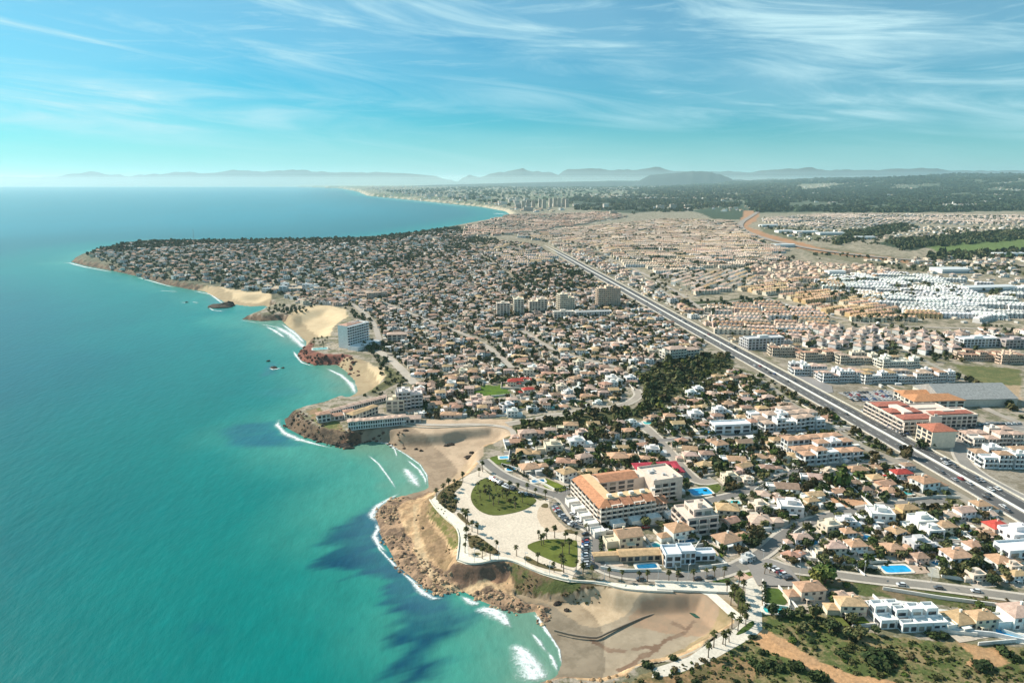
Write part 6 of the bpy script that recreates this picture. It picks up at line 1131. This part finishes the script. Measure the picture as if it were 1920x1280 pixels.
for x, y, r_ in sh_[:-21][:240]+sh_[-21:]:
    kd = random.choice((('dark green shrub', (.034, .05, .02)), ('olive shrub', (.075, .08, .03)), ('bright green shrub', (.075, .115, .022)), ('brownish shrub', (.10, .08, .04)))) if r_ < 2.4 else ('big dark green bush', (.038, .056, .02))
    o = obj('shrub', random.choice(SH), 'leaf', None, jit3(kd[1], .2), (x, y, h1(x, y)-.1)); o.scale = (r_, r_*random.uniform(.8, 1.1), r_*random.uniform(.65, .95)); o.rotation_euler[2] = random.uniform(0, 6.28)
    later(o, kd[1-1]+' on the scrubland', 'shrub', 'shrubs on the scrubland', x, y, ('the sandy track', *G(1507, 1235)) if P(x, y)[0] < 1650 else ('the orange sand patch', *G(1850, 1232)))
MG = Mass(); r = np.random.default_rng(5)
def cover_tufts(poly, sp, prob, cols, smin, smax, seed, clear=True):
    x, y = cells(poly, sp, sp, .1, .5, prob, seed); m = roadmask(x, y, .3)
    if clear: m &= ~inpoly(x, y, TRK) & ~inpoly(x, y, TRK2)
    m &= fbm(x/9, y/9, 3, seed) > .42; x, y = x[m], y[m]; z = height(x, y); k = r.integers(0, len(CFAR), len(x)); c = np.array(cols)[r.integers(0, len(cols), len(x))]
    for j in range(len(CFAR)):
        q = k == j; n = int(q.sum()); s = r.uniform(smin, smax, n)
        if n: MG.add(CFAR[j], x[q], y[q], z[q]-.05, r.uniform(0, 6, n), s, s, s*.8, c[q]*r.uniform(.7, 1.3, (n, 1)))
cover_tufts(SCR, 1.9, .7, [(.07, .095, .025), (.105, .13, .035), (.14, .125, .055), (.055, .07, .024)], .3, 1.0, 1)
cover_tufts([(1500, 1078), (1620, 1088), (1925, 1126), (1925, 1172), (1800, 1143), (1560, 1108), (1490, 1095)], 2.6, .7, [(.075, .10, .027), (.10, .11, .03), (.12, .09, .05)], .4, 1.2, 2)
cover_tufts([(990, 1068), (1017, 1079), (1060, 1090), (1160, 1106), (1150, 1110), (1060, 1104), (990, 1092), (960, 1078)], 1.8, .8, [(.055, .07, .02), (.10, .09, .04), (.13, .09, .05)], .3, .9, 3)
cover_tufts([(817, 933), (855, 903), (868, 900), (853, 921), (856, 942), (850, 963), (826, 946)], 1.5, .75, [(.05, .065, .02), (.09, .075, .035), (.04, .05, .02)], .4, 1.1, 4); cover_tufts([(876, 999), (895, 1003), (914, 1017), (940, 1039), (912, 1036), (880, 1020)], 1.7, .7, [(.05, .065, .02), (.11, .075, .04)], .3, .9, 5); cover_tufts([(981, 1043), (1005, 1052), (1055, 1068), (1030, 1068), (1000, 1059)], 1.6, .8, [(.05, .07, .02)], .4, .9, 6)
cover_tufts(RAV, 5, .8, [(.05, .065, .025), (.08, .08, .03)], .8, 2.0, 7); cover_tufts([(890, 905), (905, 896), (955, 913), (1005, 935), (970, 958), (905, 960), (886, 940)], 2.6, .55, [(.08, .095, .03), (.14, .11, .05), (.05, .06, .02)], .3, .8, 8)
cover_tufts([(820, 940), (842, 968), (862, 1000), (862, 1045), (845, 1040), (825, 1000), (800, 960)], 2.2, .6, [(.12, .12, .04), (.2, .14, .07), (.09, .1, .03)], .25, .6, 9)
cover_tufts([(960, 825), (1130, 800), (1300, 790), (1330, 720), (1440, 710), (1560, 790), (1720, 880), (1900, 990), (1900, 1090), (1640, 1062), (1340, 1040), (1090, 900)], 5.5, .6, [(.05, .065, .022), (.08, .085, .03), (.06, .05, .03)], .6, 1.4, 10)
stuff(MG.build('undergrowth', 'leaf'), 'low scrubby ground cover and weeds', 'undergrowth')
# hedges: box hedges with leafy faces
def hedge(pts, w=1.6, h=1.8, look='dark clipped hedge'):
    p, n = ribpts(pts, True, 0); r = random.Random(len(PEND)); mb = MB(); d = np.concatenate([[0], np.cumsum(np.hypot(*(p[1:]-p[:-1]).T))]); N_ = int(d[-1]*9)
    for i in range(N_):
        s = r.uniform(0, d[-1]); q = np.array([np.interp(s, d, p[:, k]) for k in (0, 1)]); c = Vector((q[0]+r.uniform(-w, w)*.5, q[1]+r.uniform(-w, w)*.5, ZP+.1+h*r.uniform(.15, 1)**.6)); nn = Vector((r.gauss(0, .6), r.gauss(0, .6), .8)).normalized(); t = nn.orthogonal().normalized()*r.uniform(.25, .5); b = nn.cross(t); v = r.uniform(.6, 1.4); mb.quad([c-t-b, c+t-b, c+t+b, c-t+b], (v, v, v))
    o = obj('hedge', mb.mesh('hedge'), 'leaf', None, jit3((.036, .05, .02), .2)); x, y = p.mean(0); later(o, look, 'hedge', 'hedges round the villa gardens', x, y)
for q in [[(1497, 898), (1548, 926), (1600, 955)], [(1478, 1042), (1520, 1058), (1580, 1066), (1645, 1074)], [(1470, 1025), (1478, 1042)], [(1127, 1006), (1126, 1040)], [(1090, 930), (1092, 955), (1110, 978), (1150, 994), (1200, 990)], [(1432, 1095), (1433, 1138)], [(1240, 972), (1290, 1002)], [(1360, 1042), (1318, 1020)], [(940, 873), (965, 884), (990, 898)], [(1120, 893), (1080, 912), (1040, 922)], [(1490, 985), (1475, 1010)], [(1645, 975), (1690, 1000)], [(1750, 1030), (1800, 1034), (1860, 1040)], [(1300, 947), (1260, 958)], [(1420, 915), (1475, 893)], [(1590, 905), (1640, 950)], [(1480, 880), (1560, 878)]]: hedge(q)
# ------------------------------------------------------------------ swimming pools
def ell(w, d, n, p=1.0): return [(math.copysign(abs(math.cos(a))**p, math.cos(a))*w/2, math.copysign(abs(math.sin(a))**p, math.sin(a))*d/2) for a in [i*2*math.pi/n for i in range(n)]]
def pool(u, v, w, d, rot, look, c=(.03, .30, .55), shape=.35):
    x, y = G(u, v); root = empty('swimming_pool', (x, y, ZP+.2), rot); q = ell(w, d, 28, shape)
    obj('water', mkmesh('water', [(a, b, .12) for a, b in q], [tuple(range(28))]), 'pool', root, c)
    V = [(a, b, .2) for a, b in q]+[(a*1+math.copysign(1.1, a), b+math.copysign(1.1, b), .2) for a, b in q]+[(a, b, -.3) for a, b in q]+[(a+math.copysign(1.1, a), b+math.copysign(1.1, b), -.3) for a, b in q]
    Fc = [f for i in range(28) for j in [(i+1) % 28] for f in ((i, i+28, j+28, j), (i, j, j+56, i+56), (i+28, i+84, j+84, j+28))]; obj('coping', mkmesh('coping', V, Fc), 'pave', root, (.70, .66, .58))
    later(root, look, 'pool', 'swimming pools', x, y)
BL, TQ, DB = (.02, .33, .62), (.06, .42, .42), (.015, .15, .30)
for u, v, w, d, r_, look, c in [(1313, 922, 13, 9, 5, 'big bright blue hotel pool', BL), (1286, 1013, 9, 5, 10, 'shaded blue villa pool', DB), (1333, 994, 9, 5, 40, 'dark blue walled pool', DB), (1228, 1024, 6, 4, 30, 'turquoise villa pool', TQ), (1213, 1062, 10, 4, 0, 'deep blue pool', DB), (1516, 1015, 10, 8, 20, 'rounded blue pool', BL), (1613, 1006, 11, 5, -25, 'long blue pool', DB), (1675, 1003, 10, 5, -5, 'square blue pool', DB), (1731, 1009, 6, 4, 0, 'turquoise villa pool', TQ), (1782, 1012, 9, 4, 0, 'turquoise villa pool', TQ), (1868, 1026, 13, 5, -5, 'wide turquoise pool', TQ), (1680, 1067, 13, 6, -3, 'large blue pool', BL), (1761, 1058, 5, 6, 20, 'deep blue pool', DB), (1814, 998, 6, 6, 0, 'blue villa pool', BL),
  (1648, 887, 7, 6, 0, 'round blue pool', BL), (1598, 898, 8, 4, 0, 'turquoise villa pool', TQ), (1697, 925, 8, 4, 0, 'turquoise villa pool', TQ), (958, 880, 6, 5, 0, 'round blue pool', BL), (1009, 902, 8, 4, 5, 'long blue pool', DB), (958, 772, 11, 5, 0, 'pale blue pool', (.08, .38, .6)), (1003, 765, 9, 4, 0, 'pale blue pool', (.08, .38, .6)), (1038, 764, 10, 4, 0, 'turquoise villa pool', TQ), (1430, 876, 10, 5, 3, 'turquoise villa pool', TQ), (1384, 884, 10, 3.5, 3, 'pale turquoise pool', (.12, .42, .5)), (1330, 811, 9, 4, 0, 'blue villa pool', BL), (1906, 1195, 14, 6, -35, 'large blue pool', BL), (1456, 1144, 11, 4, -5, 'turquoise villa pool', TQ), (1391, 961, 6, 4, 0, 'turquoise villa pool', TQ), (1376, 942, 7, 4, 0, 'turquoise villa pool', TQ), (664, 773, 13, 9, 20, 'rounded blue pool', BL), (1215, 793, 7, 6, 0, 'turquoise villa pool', TQ), (945, 858, 6, 4, 0, 'pale blue pool', (.08, .38, .6)), (600, 654, 16, 10, 10, 'pale green hotel pool', (.2, .42, .4)), (1345, 868, 6, 4, 0, 'blue villa pool', BL), (1512, 868, 6, 4, 0, 'blue villa pool', BL)]:
    pool(u, v, w, d, GROT+R(r_), look, c, .35 if 'round' not in look else .9)
# ------------------------------------------------------------------ cars
def car_protos(van):
    b, g = MB(), MB(); L_, W_ = 2.15, .88; h = .85
    prof = [(-L_, .35), (-L_, .75), (-L_+.5, h), (L_-.3, h), (L_, .7), (L_, .35)]
    def ext(mb, prof, w0, w1):
        n = len(prof); o = len(mb.v)
        for s in (-1, 1): mb.v += [(x, s*(w0 if z < .9 else w1), z) for x, z in prof]
        mb.f.append(tuple(range(o, o+n))); mb.f.append(tuple(range(o+2*n-1, o+n-1, -1))); mb.c += [(1, 1, 1)]*2
        for i in range(n): j = (i+1) % n; mb.f.append((o+j, o+i, o+n+i, o+n+j)); mb.c.append((1, 1, 1))
    ext(b, prof, W_, W_)
    top = [(-1.2, .86), (-.55, 1.42), (1.35 if not van else 1.9, 1.42), (1.85 if not van else 2.0, .86)]; ext(g, top, W_-.06, W_-.2)
    r = MB(); r.box(-.5, 1.3 if not van else 1.85, -W_+.22, W_-.22, 1.423, 1.47)
    w = MB()
    o = 0
    for k in range(10):
        a = k*math.pi/5; w.v += [(.32*math.cos(a), -.1, .32*math.sin(a)), (.32*math.cos(a), .1, .32*math.sin(a))]
    for k in range(10): j = (k+1) % 10; w.f.append((2*k, 2*j, 2*j+1, 2*k+1)); w.c.append((1, 1, 1))
    w.f += [tuple(range(0, 20, 2))[::-1], tuple(range(1, 20, 2))]; w.c += [(1, 1, 1)]*2
    return b.mesh('car_body'), g.mesh('car_windows'), r.mesh('car_roof'), w.mesh('car_wheel')
CARP = [car_protos(0), car_protos(1)]
CCOL = {'white': (.78, .78, .78), 'silver': (.45, .46, .48), 'black': (.02, .02, .022), 'grey': (.13, .135, .14), 'red': (.38, .03, .03), 'blue': (.04, .09, .25)}
def car(x, y, z, rot, place, c=None):
    c = c or random.choices(list(CCOL), (4, 3, 3, 3, 1, 1))[0]; k = int(random.random() < .25); b, g, r_, w = CARP[k]; root = empty('parked_car' if 'lane' not in place[0] else 'car', (x, y, z), rot)
    obj('body', b, 'car', root, CCOL[c]); obj('windows', g, 'glass', root, DARK); obj('roof', r_, 'car', root, CCOL[c])
    for sx in (-1.35, 1.35):
        for sy in (-.8, .8): obj('wheel', w, 'metal', root, (.02, .02, .02), (sx, sy, .32))
    later(root, f"{c} {'van' if k else 'car'}", 'car', 'cars parked and driving about town', x, y, place)
def carline(pts, n, place, ang=None, z=ZP+.3, skip=.12):
    p = Gs(pts); d = np.concatenate([[0], np.cumsum(np.hypot(*(p[1:]-p[:-1]).T))]); c_ = p.mean(0)
    for s in np.linspace(0, d[-1], n):
        if random.random() < skip: continue
        q = [np.interp(s, d, p[:, k]) for k in (0, 1)]; q2 = [np.interp(s+.5, d, p[:, k]) for k in (0, 1)]; t = math.atan2(q2[1]-q[1], q2[0]-q[0]) if s < d[-1]-.6 else 0
        car(q[0], q[1], z, (t+math.pi/2 if ang is None else ang)+random.uniform(-.06, .06), (place, c_[0], c_[1]))
carline([(1036, 946), (1048, 962), (1062, 978), (1080, 988)], 16, 'the curved parking bay by the plaza'); carline([(1098, 1003), (1098, 1020), (1097, 1040), (1097, 1063)], 13, 'the parking strip by the square lawn', ang=GROT)
carline([(922, 898), (935, 906), (950, 913), (968, 920)], 13, 'the parking bay over the round lawn'); carline([(978, 926), (1000, 931)], 4, 'the road past the round lawn', ang=-.6); carline([(1115, 1035), (1113, 1062)], 3, 'the kerb opposite the square lawn', ang=1.6)
carline([(1075, 965), (1088, 984), (1110, 994)], 5, 'the hotel kerb', ang=-.7); carline([(1115, 996), (1160, 998), (1210, 990)], 6, 'the lane in front of the hotel block', ang=.1)
carline([(1456, 1072), (1468, 1079), (1478, 1087)], 7, 'the small sloping car park', ang=.2, z=ZP+.55); carline([(1440, 1064), (1448, 1068)], 2, 'the top of the sloping car park', ang=.2, z=ZP+.55)
carline([(1176, 1086), (1200, 1087)], 2, 'the promenade road kerb', ang=.1); carline([(1308, 1087), (1330, 1084)], 2, 'the bridge end of the promenade road', ang=.05); carline([(1690, 1098), (1830, 1110)], 3, 'the lane below the blue pools', ang=-.15, skip=.3)
structure(sheet('car_park', [(1612, 768), (1640, 762), (1700, 800), (1712, 822), (1700, 830)], ZP+.34, 'road', (.20, .19, .18)))
for i in range(5): carline([(1620+i*6, 772-i*1.2), (1660+i*5, 795-i*1.5), (1696+i*4, 818-i*2)], 15, 'the packed shopping car park', ang=GROT+.3*(i % 2), z=ZP+.36)
structure(sheet('car_park', [(1482, 702), (1500, 700), (1560, 724), (1562, 736), (1545, 738)], ZP+.34, 'road', (.26, .24, .23))); structure(sheet('car_park', [(1570, 736), (1670, 732), (1690, 752), (1650, 758), (1600, 750)], ZP+.34, 'road', (.33, .31, .29)))
for i in range(4): carline([(1585+i*4, 739+i*4), (1660+i*5, 735+i*4.6)], 12, 'the upper market car park', ang=GROT+1.57, z=ZP+.36)
structure(sheet('car_park', [(1790, 812), (1850, 790), (1920, 792), (1925, 800), (1860, 802)], ZP+.32, 'road', (.2, .195, .19))); carline([(1800, 808), (1850, 797), (1910, 796)], 14, 'the yard behind the office block', ang=GROT, z=ZP+.34); carline([(1770, 862), (1790, 875)], 5, 'the slip road corner', z=ZP+.34)
p, n = ribpts(HW); d = np.concatenate([[0], np.cumsum(np.hypot(*(p[1:]-p[:-1]).T))])
for i, (u, v, lane) in enumerate([(1838, 902, 5), (1892, 952, -7), (1850, 934, -8), (1770, 870, 4), (1700, 846, -6), (1640, 797, 7), (1580, 775, -8), (1500, 718, 4), (1440, 695, -6), (1380, 655, 7), (1330, 634, -4), (1270, 596, 5), (1868, 925, 8)]):
    x, y = G(u, v); j = int(np.argmin((p[:, 0]-x)**2+(p[:, 1]-y)**2)); t = p[min(j+1, len(p)-1)]-p[max(j-1, 0)]; q = p[j]+n[j]*lane; car(q[0], q[1], ZP+.44, math.atan2(t[1], t[0])+(math.pi if lane > 0 else 0), ('the lanes of the dual carriageway', *G(1915, 958)))
for i in range(34):
    j = random.randrange(8, len(p)-2); lane = random.choice((3.2, 7.6, -3.4, -8.4)); t = p[j+1]-p[j-1]; q = p[j]+(p[j+1]-p[j])*random.random()+n[j]*lane; car(q[0], q[1], ZP+.44, math.atan2(t[1], t[0])+(math.pi if lane > 0 else 0), ('the lanes of the dual carriageway', *G(1915, 958)))
# ------------------------------------------------------------------ rocks, mast, lamps, poles
def rock_mesh(k):
    r = random.Random(k+500); V, Fc = [], []; nu_, nv_ = 8, 5
    for j in range(nv_+1):
        ph = math.pi*j/nv_
        for i in range(nu_):
            th = 2*math.pi*i/nu_; s = 1+.55*(vnoise(np.array([math.cos(th)*1.8+5+k]), np.array([math.sin(th)*1.8+ph*1.6]), k)[0]-.5)+r.uniform(-.22, .22); V.append((math.sin(ph)*math.cos(th)*s, math.sin(ph)*math.sin(th)*s, math.cos(ph)*s*.75))
    for j in range(nv_):
        for i in range(nu_): Fc.append((j*nu_+i, (j+1)*nu_+i, (j+1)*nu_+(i+1) % nu_, j*nu_+(i+1) % nu_))
    return V, Fc
RK = [rock_mesh(k) for k in range(6)]; RMESH = [mkmesh('sea_rock', V, Fc) for V, Fc in RK]
def rk(u, v, w, d, h, z, look, place, c=(.085, .068, .055), k=None):
    x, y = G(u, v, 0); o = obj('sea_rock', RMESH[random.randrange(6) if k is None else k], 'rock', None, jit3(c, .15), (x, y, z)); o.scale = (w/2, d/2, h); o.rotation_euler[2] = random.uniform(-.4, .4); later(o, look, 'rock', 'rocks off the shore', x, y, (place, *G(u-20, v-3, 0)))
rk(415, 575, 40, 26, 6, 0, 'long flat rock islet off the cove', 'the first cove', k=0); rk(428, 573, 22, 18, 8, 0, 'humped end of the rock islet', 'the first cove'); rk(514, 690, 9, 5, 2.6, 0, 'small awash rock amid foam', 'the red headland'); rk(503, 677, 5, 4, 1.6, 0, 'tiny awash rock', 'the red headland'); rk(530, 690, 4, 3, 1.5, 0, 'tiny awash rock', 'the red headland'); rk(350, 567, 5, 4, 1.8, 0, 'lone wave-washed rock', 'the first cove'); rk(645, 836, 16, 7, 2.6, .3, 'dark flat reef rock', 'the headland point'); rk(632, 832, 9, 6, 2, .3, 'dark reef rock', 'the headland point'); rk(655, 840, 8, 4, 1.6, .2, 'dark reef rock', 'the headland point')
for u, v, w in [(752, 832, 7), (762, 826, 5), (748, 827, 4), (838, 838, 5), (846, 836, 6), (880, 862, 7), (885, 858, 4), (780, 843, 3), (790, 846, 3), (1045, 1133, 4), (1062, 1146, 3), (1272, 1108, 4)]: 
    x, y = G(u, v, 2); rk(u, v, w, w*.7, 1.3, h1(x, y)+.2, 'dark boulder on the wide beach' if u < 1000 else 'dark boulder on the river beach', 'the beach centre', (.06, .048, .04))
MR = Mass(); xs, ys = [], []
def strew(poly, sp, prob, smin, smax, cols, seed, lo=-1, hi=11):
    x, y = cells(poly, sp, sp, .3, .5, prob, seed); z, dc = height(x, y, True); m = (dc > lo) & (dc < hi) & (fbm(x/7, y/7, 2, seed) > .42); x, y, z = x[m], y[m], z[m]; r = np.random.default_rng(seed); k = r.integers(0, 6, len(x)); c = np.array(cols)
    for j in range(6):
        q = k == j; n = int(q.sum())
        if n: s = r.uniform(smin, smax, n); MR.add((np.array(RK[j][0]), RK[j][1], np.ones((len(RK[j][1]), 3))), x[q], y[q], np.maximum(z[q], 0)+s*.1, r.uniform(0, 6, n), s, s*r.uniform(.6, 1.1, n), s*r.uniform(.5, .9, n), c[r.integers(0, len(c), n)])
SHELF = [(690, 915), (760, 905), (815, 935), (800, 1000), (860, 1080), (960, 1085), (1040, 1125), (1010, 1160), (900, 1150), (780, 1120), (690, 1030)]
strew(SHELF, 1.9, .8, .35, 1.15, [(.40, .27, .17), (.20, .14, .10), (.50, .34, .2), (.54, .38, .23)], 1, -2, 12); strew(SHELF, 5.0, .4, .3, .9, [(.30, .2, .12), (.2, .14, .09)], 2, 10, 40); strew([(860, 1095), (960, 1090), (1035, 1128), (1010, 1155), (900, 1140)], 1.9, .75, .4, 1.1, [(.34, .21, .13), (.24, .15, .10)], 3, 2, 25)
strew([(520, 780), (590, 765), (620, 800), (760, 805), (760, 830), (640, 850), (560, 835)], 2.6, .75, .5, 1.6, [(.16, .10, .07), (.09, .065, .05), (.26, .16, .1)], 4, -2, 14); strew([(550, 640), (700, 660), (700, 690), (550, 690)], 3.5, .7, .8, 2.6, [(.22, .10, .07), (.14, .075, .055)], 5, -1, 12); strew([(1000, 1262), (1190, 1262), (1180, 1300), (1000, 1300)], 2.2, .5, .3, 1.1, [(.42, .26, .14), (.28, .18, .1)], 6, 0, 60)
stuff(MR.build('boulders', 'rock'), 'jumble of tan and brown boulders along the rocky shore', 'boulders')
x, y = G(365, 461); root = empty('radio_mast', (x, y, h1(x, y))); mb = MB()
for a, b in ((-1.2, -1.2), (1.2, -1.2), (0, 1.2)): tube(mb, [(a, b, 0), (a*.4, b*.4, 38)], (.3, .2), 4)
obj('mast', mb.mesh('mast'), 'metal', root, (.4, .4, .42)); mb = MB()
for q in range(12): z_ = 2+q*3; s = 1-.6*z_/38; mb.box(-1.3*s, 1.3*s, -1.3*s, -1.1*s, z_, z_+.3)
obj('bracing', mb.mesh('bracing'), 'metal', root, (.4, .4, .42)); tag(root, 'thin grey lattice radio mast standing among the cape trees', 'mast')
lp_ = MB(); tube(lp_, [(0, 0, 0), (0, 0, 7.5)], (.11, .07), 6); lp_ = lp_.mesh('pole'); lh = MB(); lh.box(-.15, 1.5, -.16, .16, 7.4, 7.62, bottom=True); lh = lh.mesh('lamp_head')
for u, v in [(890, 1056), (935, 1052), (985, 1062), (1030, 1080), (1133, 1088), (1234, 1086), (1290, 1086), (1352, 1080), (1430, 1058), (1500, 1062), (1620, 1078), (1745, 1092), (1062, 935), (1085, 975), (1125, 1015), (960, 905), (1010, 925), (1250, 930), (1620, 950), (1700, 940), (1260, 845), (1310, 822), (1420, 812), (1165, 826), (1498, 1090), (1090, 1075)]:
    x, y = G(u, v); root = empty('street_lamp', (x, y, ZP+.2), random.uniform(0, 6)); obj('pole', lp_, 'metal', root, (.55, .55, .55)); obj('lamp_head', lh, 'metal', root, (.6, .6, .6)); later(root, 'slim grey street lamp', 'street lamp', 'street lamps along the roads', x, y)
finish_labels()
